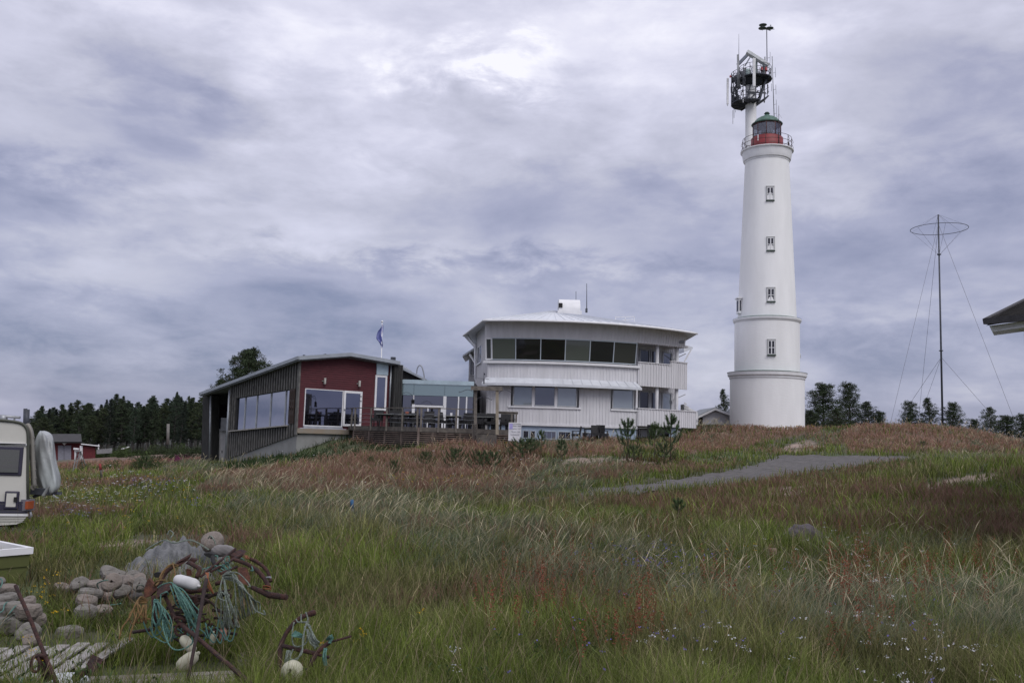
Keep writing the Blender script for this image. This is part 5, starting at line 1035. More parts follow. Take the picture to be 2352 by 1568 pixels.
# ================================================================ green tub
tbp = lambda u, v, d: P(u, v, d)
tub = thing('fish_tub', P(30, 1310, 13.2), 'large olive green plastic fish tub with white rim at the left edge', 'tub')
cr_ = P(70, 1256, 13.0); zt_ = cr_.z; bk = P(2, 1236, 13.0*(CAMZ-zt_)/(CAMZ-P(2, 1236, 13).z)) ; bk = P(0, 1236, 14.4); bk.z = zt_
dx_ = Vector((-.6, -.8, 0)).normalized(); dy_ = Vector((-.8, .6, 0)).normalized(); OL = mat('olive_plastic', (.085, .095, .028), .5, 0, .1, 3)
def ring_box(mb, p0, l1, l2, z0, z1, t, o=0):
    a = p0-dx_*o-dy_*o; l1 += 2*o; l2 += 2*o
    for q, d, l in ((a, dx_, l1), (a+dy_*(l2-t), dx_, l1)): mb.prism([q+Vector((0,0,z0)), q+d*l+Vector((0,0,z0)), q+d*l+dy_*t+Vector((0,0,z0)), q+dy_*t+Vector((0,0,z0))], (0, 0, z1-z0))
    for q in (a+dy_*t, a+dx_*(l1-t)+dy_*t): mb.prism([q+Vector((0,0,z0)), q+dx_*t+Vector((0,0,z0)), q+dx_*t+dy_*(l2-2*t)+Vector((0,0,z0)), q+dy_*(l2-2*t)+Vector((0,0,z0))], (0, 0, z1-z0))
p0 = Vector((cr_.x, cr_.y, 0)); m = MB(); ring_box(m, p0, 1.5, 1.0, -.1, zt_-.10, .06, -.02); ring_box(m, p0, 1.5, 1.0, zt_-.26, zt_-.09, .06, .0); m.build('tub_wall', OL, tub)
m = MB(); ring_box(m, p0, 1.5, 1.0, zt_-.09, zt_, .07, .03); m.prism([p0+dx_*.05+dy_*.05+Vector((0, 0, zt_-.5)), p0+dx_*1.45+dy_*.05+Vector((0, 0, zt_-.5)), p0+dx_*1.45+dy_*.95+Vector((0, 0, zt_-.5)), p0+dx_*.05+dy_*.95+Vector((0, 0, zt_-.5))], (0, 0, .05)); m.build('rim', WTRIM, tub)
# ================================================================ far left sheds, fence, ladder, stakes
REDS = mat('red_shed_boards', (.11, .018, .022), .85, 0, .2, 3, stretch=(4, 4, 1))
s1 = Plane((0, 112), (1, 0)); s1b = s1.off(.12); rs = thing('red_boathouse', s1(160, 1058), 'dark red shed with grey double doors and dark sheet roof', 'shed')
zz_ = s1(160, 1060).z
m = MB().prism([s1(118, 1063), s1(185, 1063), s1(185, 1011), s1(118, 1011)], (-.48*6, 6, 0)); m.build('wall', REDS, rs)
MB().prism([s1.off(1)(112, 1014), s1.off(1)(188, 1014), P(186, 996, 114), P(112, 996, 114)], (0, 0, -.15)).prism([s1.off(1)(112, 1014.5), s1.off(1)(188, 1014.5), s1.off(1)(188, 1016), s1.off(1)(112, 1016)], (0, .2, 0)).build('roof', mat('shed_roof', (.035, .034, .036), .8, 0, .2, 2), rs)
for a, b in ((133, 146.5), (147.5, 163)):
    MB().prism([s1b(a, 1060), s1b(b, 1060), s1b(b, 1022.5), s1b(a, 1022.5)], (0, .08, 0)).build('door', mat('grey_door', (.22, .22, .26), .8, 0, .15, 3, stretch=(1, 1, 5)), rs)
MB().lathe([(0, -.25), (.25, 0), (0, .25)], s1.off(.5)(148, 1017.5), 10).build('wall_lamp', WTRIM, rs)
s2_ = Plane((0, 106), (1, 0)); rs2 = thing('red_shed', s2_(205, 1052), 'small red shed with white trimmed sloping roof beside the stepladder', 'shed')
MB().prism([s2_(186, 1056), s2_(219, 1052), s2_(219, 1027), s2_(186, 1022)], (-.47*3, 3, 0)).build('wall', REDS, rs2)
MB().prism([s2_.off(.4)(187, 1018.5), s2_.off(.4)(227, 1023), s2_.off(.4)(227, 1024.5), s2_.off(.4)(187, 1020)], (-.47*3, 3, -.3)).build('roof', MT['shed_roof'], rs2); MB().prism([s2_.off(.45)(186, 1018), s2_.off(.45)(228, 1022.7), s2_.off(.45)(228, 1025), s2_.off(.45)(186, 1020.2)], (0, .1, 0)).build('roof_trim', WTRIM, rs2)
MB().bar(s2_.off(.1)(186.5, 1058), s2_.off(.1)(187, 1023), .3, .1, (0,1,0)).bar(s2_.off(.1)(173, 1058), s2_.off(.1)(173, 1033), .15, .1, (0,1,0)).bar(s2_.off(.3)(170, 1030), s2_.off(.3)(181, 1031), .3, .2).bar(s2_.off(.3)(226, 1038), s2_.off(.3)(226.5, 1020), .1, .1).build('white_trim_boards', WTRIM, rs2)
def gp(u, v): return G(u, v, 15, 120)
la = thing('stepladder', P(182, 1085, 66), 'aluminium stepladder standing open in the grass before the red shed', 'ladder')
t_ = P(180.5, 1036, 66); m = MB()
for (u_, v_) in ((172, 1077), (178, 1075)): m.bar(P(u_-5, v_+6, 66), t_+Vector((-.1 if u_ < 175 else .1, 0, 0)), .05, .05)
for (u_, v_) in ((200, 1077),): m.bar(P(u_, v_, 66.8), t_+Vector((.1, .1, 0)), .05, .05).bar(P(u_-9, v_+3, 67.5), t_+Vector((0, .2, 0)), .05, .05)
for i in range(5): f_ = (i+1)/6; m.bar(P(167, 1083, 66).lerp(t_, f_), P(173, 1081, 66).lerp(t_+Vector((.1, 0, 0)), f_), .06, .03)
m.box(t_, (.35, .3, .06)); m.build('ladder_frame', mat('alu', (.30, .31, .32), .5, .4), la)
pf_ = thing('picket_fence', P(236, 1035, 105), 'short stretch of pale weathered picket fence near the far pines', 'fence')
m = MB()
for i in range(22): u_ = 223+i*1.6; m.bar(P(u_, 1042-(u_-223)*.06, 104), P(u_, 1032-(u_-223)*.10+rnd.uniform(-1, 1), 104), .09, .04, (0, 1, 0))
m.bar(P(223, 1037, 104.1), P(257, 1034, 104.1), .05, .08); m.build('pickets', mat('picket_grey', (.24, .24, .25), .9), pf_)
o = MB().prism([P(278, 1030, 105), P(294, 1025, 105), P(296, 1027, 105), P(280, 1032, 105)], (0, .3, 0)).build('low_white_roof', WTRIM); props(o, 'low white roof edge peeking over the far grass rise', 'roof')
def stake(name, u, v0, v1, d, col, label, r=.035, capcol=None, lean=0):
    t = thing(name, P(u, v0, d), label, 'stake'); a, b = P(u-lean, v0+8, d), P(u, v1, d); MB().tube([a, b], r, 7).build('stake_shaft', col, t)
    if capcol: MB().tube([a.lerp(b, .55), b+Vector((0, 0, .01))], r*1.25, 7).build('painted_top', capcol, t)
stake('marker_stake', 229.5, 1088, 1065, 40, GREYW, 'wooden stake with red painted top in the grass at left', .045, mat('stake_red', (.22, .03, .03), .7), lean=-4)
stake('marker_stake', 808, 1184, 1148, 22, mat('stake_grey', (.2, .2, .2), .8), 'slim stake with bright blue painted top among the tall grass', .035, mat('stake_blue', (.02, .085, .19), .7), lean=-3)
o = MB().tube([P(385.5, 1020, 100), P(386.5, 973, 100)], .16, 7).build('wooden_pole', mat('pole_grey', (.17, .16, .15), .9)); props(o, 'short bare grey pole standing before the pine forest', 'pole')
o = MB().bar(P(373, 1074, 55), P(396, 1071, 55), .3, .2).build('log', GREYW); props(o, 'pale grey log lying in the grass left of the red wing', 'log')
# stones at right
ST1 = mat('field_stone', (.16, .15, .15), .9, 0, .25, 5, .5, 14)
g = G(1848, 1255); lp_ = lumpy('boulder', (g.x, g.y, g.z+.12), (.42, .34, .34), mat('purple_stone', (.085, .072, .078), .95, 0, .3, 5, .9, 12), None, 5, amp=.14, origin=(g.x, g.y, g.z)); props(lp_, 'grey purple boulder half hidden in reddish grass at right', 'stone')
g = G(1775, 1300); o = MB().lathe([(.0, 0), (.085, 0), (.075, .3), (.07, .33), (0, .31)], (g.x, g.y, g.z-.02), 12).build('tree_stump', mat('stump', (.17, .12, .09), .9, 0, .3, 8, .4, 30)); props(o, 'small sawn pale stump standing in the green grass', 'stump')
# ================================================================ foreground junk
def PZ(u, v, z): r = ray(u, v); return Vector((0, 0, CAMZ))+r*((z-CAMZ)/r.z)
PAL = mat('silver_wood', (.33, .315, .31), .9, 0, .25, 5, .4, 40, col2=(.19, .175, .165)); PALD = mat('silver_wood_dark', (.12, .105, .09), .9, 0, .3, 5, .4, 40, col2=(.07, .065, .055))
def pallet(name, o, ux, uy, L1, L2, n, label, m, sw=.10, z=0, tilt=0, group='old grey wooden pallets'):
    # slats run along uy (length L2), spread along ux (width L1)
    o = Vector(o); t = thing(name, o, label, 'pallet', group); ux = Vector(ux).normalized(); uy = Vector(uy).normalized()
    for i in range(n):
        c = o+ux*(L1*(i+.5)/n)+Vector((0, 0, z+.11+tilt*i+rnd.uniform(-.004, .004))); j = rnd.uniform(-.012, .012)
        MB().bar(c+uy*j, c+uy*(L2+j)+Vector((0, 0, rnd.uniform(-.01, .01))), sw, .022).build('slat', m, t, bevel=.003)
    for q in (.05, .5, .95): MB().bar(o+uy*L2*q+Vector((0, 0, z+.06)), o+uy*L2*q+ux*L1+Vector((0, 0, z+.06+tilt*n)), .09, .075).build('bearer', m, t)
    return t
q0 = PZ(-8, 1549, .12); q0.z = 0; q1_ = PZ(144, 1541, .12); q1_.z = 0; e0_ = PZ(268, 1461, .12); e0_.z = 0
pallet('wooden_pallet', q1_+(q0-q1_).normalized()*1.225+Vector((0, .02, -.03)), q1_-q0, e0_-q1_, 1.225, 1.22, 7, 'silvery pallet at the lower left with slats running away from the viewer', PAL, .118)
last = q1_+Vector((.14, .0, 0)); tt_ = e0_-q1_; pp_ = PZ(187, 1530, .12); pq_ = PZ(300, 1461, .12); pp_.z = pq_.z = -.0
o = MB().bar(pp_+Vector((0, 0, .1)), pq_+Vector((0, 0, .1)), .10, .022).build('loose_board', PAL); props(o, 'loose silvery board lying beside the lower left pallet under the ochre rope', 'board')
a_ = PZ(152, 1545, .12); b_ = PZ(522, 1529, .12); a_.z = b_.z = 0; per = Vector(((b_-a_).y, -(b_-a_).x, 0)).normalized()
pallet('wooden_pallet', a_+Vector((.12, 0, -.02)), per, b_-a_, .95, (b_-a_).length-.05, 7, 'grey pallet at the bottom edge with slats running left to right', mat('silver_wood_b', (.24, .215, .20), .9, 0, .3, 5, .4, 40, col2=(.16, .135, .125)), .115)
a_ = PZ(572, 1502, .1); b_ = PZ(642, 1499, .1); a_.z = b_.z = 0
pallet('wooden_pallet', a_+Vector((-.12, .1, -.02)), per, b_-a_, .55, .52, 5, 'small dark weathered slat pallet behind the right hand anchor', PALD, .095)
# sinker stones
SK = [mat('sinker_concrete', (.185, .175, .16), .95, 0, .22, 9, .9, 30, col2=(.115, .105, .095)), mat('sinker_concrete_pink', (.21, .18, .16), .95, 0, .2, 9, .9, 30, col2=(.14, .12, .105))]
def sinker(zx, zy, w_px, kind, tilt, az, label, z=.0, hole=True, sc=1.0, k=0):
    u = zx/6.055; v = 1309+zy/6.055; d = None; r = ray(u, v); zc = z+.08; t = (zc-CAMZ)/r.z; p = Vector((0, 0, CAMZ))+r*t
    R_ = w_px/6.055*t/FPX/2*sc*1.06; h_ = R_*.46 if kind == 'round' else R_*.42
    rr = random.Random(int(zx*7+zy)); R = Matrix.Rotation(az, 3, 'Z')@Matrix.Rotation(tilt, 3, 'X')
    nu, prof = 17, [(.12 if hole else 0, -.9), (.6, -1), (.86, -.92), (.97, -.6), (1.0, 0), (.97, .55), (.86, .9), (.6, 1.02), (.13 if hole else 0, .98)]
    if hole: prof += [(.12, .5), (.12, -.5), (.14, -.9)]
    ph = [rr.random()*6.28 for _ in range(4)]; vs = []
    for (pr_, pz_) in prof:
        for i in range(nu):
            a = 2*math.pi*i/nu; k_n = 1+rr.uniform(-.035, .035)+.11*math.sin(2*a+ph[0])+.07*math.sin(3*a+ph[1])+.03*math.sin(5*a+ph[2]+3*pz_)
            q = Vector((pr_*R_*k_n*math.cos(a), pr_*R_*k_n*math.sin(a)*(.86 if kind == 'round' else .8), pz_*h_*(1+.16*math.sin(a+ph[3])+.06*math.sin(3*a+ph[0]+4*pr_)))); vs.append(p+R@q)
    fs = [(j*nu+i, j*nu+(i+1) % nu, (j+1)*nu+(i+1) % nu, (j+1)*nu+i) for j in range(len(prof)-1) for i in range(nu)]
    o = MB().add(vs, fs, False).build('net_sinker', SK[k % 2], None, (p.x, p.y, p.z-h_)); props(o, label, 'sinker', 'concrete net sinkers in the heap'); return o
SP = [(10,150,120,'round',.9,.3,'cropped concrete sinker at left edge, topmost with turquoise rope',.34),(120,255,210,'round',.35,.2,'pale concrete sinker second from top in the left edge stack',.27),
 (90,395,250,'round',.15,.8,'rounded concrete sinker left of the leaning iron rod',.20),(400,430,190,'round',.2,0,'pinkish concrete sinker behind the rod with rope tied through it',.22),(75,545,420,'slab',.05,.1,'long slab like concrete sinker at left edge under turquoise ropes',.12),
 (385,555,380,'slab',.05,-.2,'thick slab like concrete sinker pierced by ropes behind the iron rod',.14),(150,750,380,'round',.08,.4,'wide grey concrete sinker below the slabs at the left edge',.0),(470,680,280,'round',.25,.2,'shadowed concrete sinker right of the rod below the slab',.04),
 (390,860,290,'round',.9,.1,'concrete sinker tipped on its side behind the rod',.03),(430,980,230,'round',.7,-.4,'lowest concrete sinker just above the silvery pallet',.0),
 (1110,190,230,'round',.95,.1,'holed concrete sinker at the left of the middle heap',.12),(1330,200,230,'slab',.5,-.5,'pinkish concrete sinker leaning left of the tall upright one',.12),(1520,40,240,'round',.7,.4,'pinkish concrete sinker topmost at the back of the middle heap',.22),
 (1560,170,260,'round',1.15,.2,'upright concrete sinker with dark hole in the middle of the heap',.26),(1660,70,160,'round',.6,.3,'small concrete sinker peeking behind the upright holed one',.22),(1745,160,260,'slab',.9,-.6,'smooth concrete sinker leaning right against the upright holed one',.18),
 (1840,85,190,'round',.7,.2,'concrete sinker at the upper right of the middle heap',.2),(1950,120,180,'round',.6,.1,'concrete sinker beside the rusty anchor palm, back one',.2),(1950,200,210,'round',1.0,0,'pinkish concrete sinker with a round hole next to the rusty anchor palm',.2),
 (1450,250,190,'round',1.1,-.2,'concrete sinker with dark hole low in the middle heap',.10),(1250,330,300,'slab',.1,.2,'flat pinkish concrete sinker with blue rope on it',.07),(1200,440,290,'round',.25,.3,'domed pinkish concrete sinker in the grass under the heap',.05),
 (1190,575,310,'round',.2,-.1,'domed concrete sinker half sunk in grass, lower of two',.0),(1440,555,200,'round',.4,.4,'small pinkish concrete sinker in grass right of the domed pair',.0),(1690,290,220,'round',1.0,.3,'concrete sinker standing on edge right of the middle',.1),
 (1560,350,240,'slab',.4,.2,'grey concrete sinker at the foot of the upright one',.03),(1880,350,190,'round',.5,.2,'concrete sinker with blue rope at the foot of the anchor palm',.04),(850,240,180,'round',.4,.3,'small concrete sinker nearly lost in grass left of the heap',.0),
 (970,860,330,'slab',.1,.2,'broad mossy concrete sinker in grass just above the pallet',-.08),(1000,250,160,'round',.3,.2,'small grey concrete sinker left of the holed one',.03)]
for i, (zx, zy, wp, kd, ti, az, lb, z_) in enumerate(SP): sinker(zx, zy, wp, kd, ti, az, lb, z_, hole=('hole' in lb), k=i)
# ropes
TQ = mat('rope_turquoise', (.155, .31, .265), .85, 0, .2, 60, 1, 200, col2=(.06, .16, .135)); PALE = mat('rope_pale', (.27, .31, .27), .9, 0, .2, 60, 1, 200, col2=(.13, .16, .135)); OCH = mat('rope_ochre', (.22, .13, .05), .9, 0, .25, 30, .8, 160, col2=(.12, .075, .03)); BLU = mat('rope_blue', (.04, .17, .22), .85)
def rope(pts, r, m, label, cat='rope', group=None, name='rope', strands=None):
    b = MB()
    rj = random.Random(len(label)*7+len(strands or []))
    for pp in (strands or [pts]):
        jt = .014 if strands else .0
        c = spline([Vector(q)+Vector((rj.uniform(-jt, jt), rj.uniform(-jt, jt)*1.5, rj.uniform(-jt, jt))) if 0 < iq < len(pp)-1 else q for iq, q in enumerate(pp)], 7)
        b.tube(c, r, 6)
        # laid strands: three thin helices round the core
    o = b.build(name, m); props(o, label, cat, group); return o
def z7(x, y, d): return P(275.6+x/4.327, 1205.9+y/4.327, d)
def z8(x, y, d): return P(x/6.055, 1309+y/6.055, d)
def z8z(x, y, z): return PZ(x/6.055, 1309+y/6.055, z)
for pts, lb in (([z8z(-40, 600, .27), z8z(40, 560, .28), z8z(60, 480, .29), z8z(110, 440, .28), z8z(150, 460, .27)], 'turquoise rope looped over the slab sinker at the left edge'),
                ([z8z(40, 690, .14), z8z(110, 620, .22), z8z(160, 560, .26), z8z(230, 490, .27), z8z(330, 460, .26), z8z(385, 500, .25)], 'turquoise rope draped across the two slab sinkers'),
                ([z8z(-30, 780, .12), z8z(60, 700, .16), z8z(140, 650, .18), z8z(200, 600, .24)], 'pale rope end hanging over the wide grey sinker at left'),
                ([z8z(1370, 250, .2), z8z(1350, 190, .3), z8z(1420, 150, .42), z8z(1500, 135, .45)], 'turquoise rope tied through the upright holed sinker'),
                ([z8z(1130, 300, .17), z8z(1200, 305, .18), z8z(1300, 300, .18), z8z(1390, 320, .15)], 'blue rope lying on the flat pinkish sinker'),
                ([z8z(1480, 490, .1), z8z(1560, 480, .1), z8z(1640, 470, .1), z8z(1680, 460, .12)], 'faded turquoise rope in grass right of the domed sinkers'),
                ([z8z(1900, 250, .3), z8z(1920, 210, .36), z8z(1970, 205, .36), z8z(2010, 230, .3)], 'white rope hooked on the sinker beside the anchor palm'),
                ([z8z(0, 240, .42), z8z(30, 180, .45), z8z(20, 120, .46), z8z(-20, 130, .46)], 'turquoise rope knotted round the topmost left sinker')):
    rope(pts, .0075, BLU if 'blue rope' in lb else (PALE if 'pale' in lb or 'white' in lb else TQ), lb)
# leaning rod with ring, stub, spade
ir = thing('leaning_iron_rod', z8z(760, 1500, .1), 'rusty iron rod leaning left over the pallet with ring and stub at its foot', 'iron rod')
MB().tube([z8(215, 210, 7.6), z8(430, 700, 7.45), z8(620, 1170, 7.3), z8(800, 1600, 7.1)], [.015, .016, .016, .018], 10).build('rod', RUST, ir)
MB().tube(spline([z8(600, 1190, 7.25), z8(500, 1190, 7.22), z8(440, 1260, 7.2), z8(440, 1370, 7.2), z8(490, 1410, 7.2), z8(540, 1380, 7.2), z8(550, 1280, 7.2), z8(520, 1210, 7.2)], 5), .012, 8).build('ring', RUST, ir)
MB().tube([z8(590, 1190, 7.3), z8(620, 1350, 7.3), z8(670, 1540, 7.3)], [.022, .03, .034], 12).tube([z8(510, 1190, 7.28), z8(650, 1200, 7.28)], .022, 8).build('stub', RUST, ir)
sa_ = thing('rusty_spade_iron', z8z(1250, 1400, .15), 'rusty iron shaft with a square plate head lying on the pallets', 'iron tool')
MB().prism([z8z(1200, 1330, .26), z8z(1270, 1215, .32), z8z(1415, 1285, .32), z8z(1280, 1460, .24), z8z(1235, 1395, .2)], (0, .015, .025)).build('plate', RUST, sa_)
MB().tube([z8z(1030, 1510, .17), z8z(1150, 1430, .2), z8z(1230, 1370, .22)], [.03, .028, .026], 10).build('shaft', RUST, sa_)
wf_ = lumpy('white_float', z8z(930, 1600, .06), (.20, .14, .10), mat('float_white', (.45, .47, .50), .6, 0, .1, 4), None, 8, amp=.05, sq=1); props(wf_, 'top of a white float at the bottom edge beside the iron rod', 'float')
kn = rope(None, .008, PALE, 'pale knotted rope end at the bottom left beside the white float', strands=[[z8z(330+i*25, 1570, .1), z8z(400+i*14, 1515+i*8, .16), z8z(480-i*5, 1520+i*12, .16), z8z(500+i*10, 1570, .1)] for i in range(5)])
tf = rope(None, .010, TQ, 'frayed turquoise rope tuft at the bottom left corner', strands=[[z8z(215+i*8, 1580, .1), z8z(220+i*14, 1530-i*6, .16), z8z(240+i*16, 1520+i*14, .14)] for i in range(6)])
# -------- left anchor (grapnel) with its shank
an = thing('rusty_anchor', z7(700, 1200, 8.4), 'large rusty anchor leaning with its long shank pointing to the lower right', 'anchor', 'rusty anchors')
MB().tube(spline([z7(430, 660, 8.75), z7(490, 790, 8.6), z7(560, 940, 8.4), z7(750, 1100, 8.0), z7(960, 1280, 7.7), z7(1310, 1580, 7.25)], 5), [.018]*26, 12).build('shank', RUST, an)
MB().tube(spline([z7(515, 970, 8.38), z7(520, 930, 8.32), z7(580, 915, 8.3), z7(635, 940, 8.3), z7(610, 990, 8.35)], 5), .015, 8).ring(z7(605, 1035, 8.28), .05, .012, 16, Matrix.Rotation(math.radians(80), 3, 'X')).build('collar', RUST, an)
MB().tube(spline([z7(400, 560, 8.9), z7(440, 480, 8.95), z7(520, 410, 9.0), z7(600, 385, 9.05)], 5), [.026]*6+[.024]*6+[.02]*4, 10).tube(spline([z7(380, 640, 8.8), z7(400, 560, 8.85), z7(420, 520, 8.9)], 4), .025, 8).build('arm', RUST, an)
MB().prism([z7(550, 385, 9.0), z7(600, 355, 9.0), z7(700, 300, 9.05), z7(680, 345, 9.05), z7(600, 400, 9.0)], (0, .04, .02)).build('fluke', RUST, an)
MB().prism([z7(285, 525, 8.75), z7(345, 600, 8.72), z7(350, 650, 8.7), z7(300, 700, 8.7), z7(235, 725, 8.72), z7(238, 640, 8.74), z7(258, 570, 8.76)], (.01, .03, 0)).build('fluke', RUST2, an)
MB().prism([z7(365, 660, 8.6), z7(400, 590, 8.7), z7(500, 575, 8.7), z7(500, 635, 8.6), z7(430, 690, 8.55), z7(370, 720, 8.55)], (0, .05, -.02)).build('fluke', RUST, an)
MB().tube([z7(330, 700, 8.7), z7(350, 850, 8.65), z7(350, 1000, 8.7)], .022, 8).tube([z7(600, 610, 8.9), z7(700, 652, 8.8), z7(880, 640, 8.75)], [.022, .028, .02], 10).tube([z7(130, 1060, 8.8), z7(330, 1030, 8.6)], .016, 8).tube([z7(740, 700, 8.9), z7(745, 900, 8.9)], .03, 8).tube([z7(745, 790, 8.9), z7(850, 690, 9.0)], .025, 8).build('crossbar', RUST, an)
an2 = thing('rusty_anchor', z7(1300, 700, 9.1), 'big rusty anchor at the back of the pile with curved arms arching to the right', 'anchor', 'rusty anchors')
MB().tube(spline([z7(1140, 340, 9.2), z7(1240, 375, 9.15), z7(1340, 430, 9.1), z7(1420, 510, 9.05), z7(1480, 610, 9.0)], 5), [.018]*11+[.022]*10, 12).build('arm', RUST, an2)
MB().tube(spline([z7(1290, 330, 9.5), z7(1380, 375, 9.5), z7(1460, 450, 9.45), z7(1500, 560, 9.4)], 5), .018, 10).build('arm', RUST, an2)
MB().tube([z7(800, 510, 8.9), z7(1150, 230, 9.4)], .012, 8).build('rod', RUST, an2); MB().tube([z7(900, 460, 8.9), z7(1210, 290, 9.35)], [.012, .016], 8).tube([z7(1000, 480, 8.9), z7(1160, 410, 9.2)], .014, 8).build('rod', RUST, an2)
MB().prism([z7(1090, 290, 9.3), z7(1180, 262, 9.4), z7(1240, 280, 9.4), z7(1200, 330, 9.3), z7(1100, 335, 9.3)], (0, .06, .02)).build('fluke', RUST, an2)
MB().prism([z7(1170, 420, 9.1), z7(1250, 420, 9.1), z7(1290, 520, 9.05), z7(1280, 600, 9.0), z7(1180, 560, 9.0)], (0, .03, 0)).build('rust_plate', RUST2, an2)
MB().tube([z7(1310, 615, 9.0), z7(1480, 690, 8.9), z7(1660, 715, 8.85)], [.02, .03, .026], 10).build('stock', RUST, an2); MB().tube([z7(950, 580, 8.9), z7(1020, 560, 8.9)], .02, 8).build('stub', RUST, an2)
MB().tube([z7(1440, 520, 9.2), z7(1500, 515, 9.15)], .01, 6).build('pin', STEEL, an2)
an3 = thing('rusty_grapnel', z7(740, 480, 9.3), 'small dark rusty grapnel at the back left of the anchor pile', 'grapnel')
MB().prism([z7(650, 380, 9.3), z7(700, 330, 9.3), z7(770, 345, 9.3), z7(740, 375, 9.3), z7(690, 395, 9.3)], (0, .03, .01)).tube(spline([z7(690, 370, 9.3), z7(740, 400, 9.2), z7(790, 440, 9.15), z7(760, 520, 9.1)], 4), .022, 8).build('fluke', RUST, an3)
MB().prism([z7(660, 430, 9.2), z7(700, 440, 9.2), z7(710, 500, 9.2), z7(660, 500, 9.2)], (0, .02, 0)).build('fluke', RUST2, an3)
an4 = thing('black_fluke_iron', z7(890, 330, 9.6), 'black iron palm on a short stem sticking up behind the anchor pile', 'iron palm')
MB().prism([z7(830, 282, 9.6), z7(880, 275, 9.6), z7(940, 290, 9.6), z7(960, 315, 9.6), z7(890, 322, 9.6), z7(845, 300, 9.6)], (0, .03, .01)).tube([z7(920, 310, 9.6), z7(935, 380, 9.5), z7(970, 400, 9.4)], .022, 8).build('palm', DARK, an4)
sc = thing('scrap_iron_tangle', z7(900, 1000, 9.1), 'dark tangle of rusty bars and chain low inside the anchor pile', 'scrap iron')
rs6 = random.Random(9); b6 = MB()
for i in range(34):
    x_, y_ = rs6.uniform(400, 1000), rs6.uniform(680, 1120); a_ = rs6.uniform(-.6, .6); l_ = rs6.uniform(80, 240); d_6 = rs6.uniform(8.7, 9.3)
    b6.tube(spline([z7(x_, y_, d_6), z7(x_+l_*.5*math.cos(a_), y_+l_*.5*math.sin(a_)-rs6.uniform(0, 50), d_6), z7(x_+l_*math.cos(a_), y_+l_*math.sin(a_), d_6+rs6.uniform(-.2, .2))], 4), rs6.uniform(.008, .018), 7)
b6.build('bars', mat('scrap_dark', (.03, .018, .016), .95, 0, .3, 14, .6, 60), sc)
b7 = MB()
for i in range(22): c7 = z7(560+i*28, 1000+60*math.sin(i*.5)+rs6.uniform(-10, 10), 8.75); b7.ring(c7, .026, .007, 10, Matrix.Rotation(i*1.57, 3, 'X')@Matrix.Rotation(rs6.uniform(-.5, .5), 3, 'Y'), 5)
b7.build('chain', RUST, sc)
rope(None, .0062, mat('rope_dark_teal', (.05, .12, .11), .9), 'dark teal rope loops lying low under the anchor pile', name='rope_coil', strands=[[z7(230+i*60+rs6.uniform(-20, 20), 900+rs6.uniform(0, 120), 8.6), z7(280+i*60, 1060+rs6.uniform(-30, 60), 8.55), z7(340+i*60, 1110+rs6.uniform(-30, 40), 8.55), z7(380+i*60, 980+rs6.uniform(-60, 60), 8.6)] for i in range(14)])
o = MB().prism([z7(333, 478, 9.3), z7(360, 465, 9.3), z7(400, 470, 9.3), z7(385, 520, 9.3), z7(345, 515, 9.3)], (0, .05, 0)).build('black_iron_plate', DARK); props(o, 'small black iron plate behind the left anchor arm', 'iron plate')
dp_ = MB().tube([z7(675, 1535, 7.55), z7(760, 1100, 7.9), z7(840, 620, 8.25), z7(860, 530, 8.3)], [.013, .015, .018, .017], 10).build('upright_iron_bar', mat('rust_dark', (.03, .018, .018), .9, 0, .3, 12, .4, 50)); props(dp_, 'dark iron bar standing upright in front of the anchor pile', 'iron bar')
# ropes on the anchors
rr_ = random.Random(4)
def hang(top, spread, depth, n, d, jit=.02):
    out = []
    for i in range(n):
        t = (i+.5)/n; x1 = spread[0]+(spread[1]-spread[0])*t; y1 = depth[0]+(depth[1]-depth[0])*t+rr_.uniform(-25, 25); a = z7(top[0]+rr_.uniform(-8, 8), top[1]+rr_.uniform(-6, 6), d); dd = d-.15+rr_.uniform(-.12, .10)
        w_ = rr_.uniform(18, 55); mx, my = (top[0]+x1)/2, (top[1]+y1)/2
        out.append([a, z7(mx-w_*.6, my-20, dd), z7(x1-w_*.7, y1-50, dd), z7(x1, y1+10, dd), z7(x1+w_*.5, y1-60, dd-.03), z7(mx+w_, my-40, dd-.04), a+Vector((.01, 0, 0))])
    return out
rope(None, .0065, TQ, 'turquoise rope coil hung in long loops from the left anchor head', name='rope_coil', strands=hang((530, 590), (650, 775), (900, 1060), 10, 8.5)+[[z7(375, 620, 8.6), z7(440, 570, 8.58), z7(500, 555, 8.55), z7(530, 590, 8.5), z7(520, 620, 8.5)], [z7(500, 600, 8.5), z7(520, 700, 8.4), z7(560, 760, 8.4), z7(600, 800, 8.4), z7(590, 720, 8.4), z7(545, 650, 8.4)],
     [z7(540, 600, 8.5), z7(640, 640, 8.4), z7(740, 780, 8.35), z7(785, 860, 8.3), z7(745, 950, 8.3), z7(760, 1010, 8.3)], [z7(710, 1100, 8.1), z7(700, 1180, 8.05), z7(620, 1220, 8.05), z7(520, 1215, 8.05), z7(460, 1140, 8.1), z7(440, 1000, 8.2), z7(430, 900, 8.3)]])
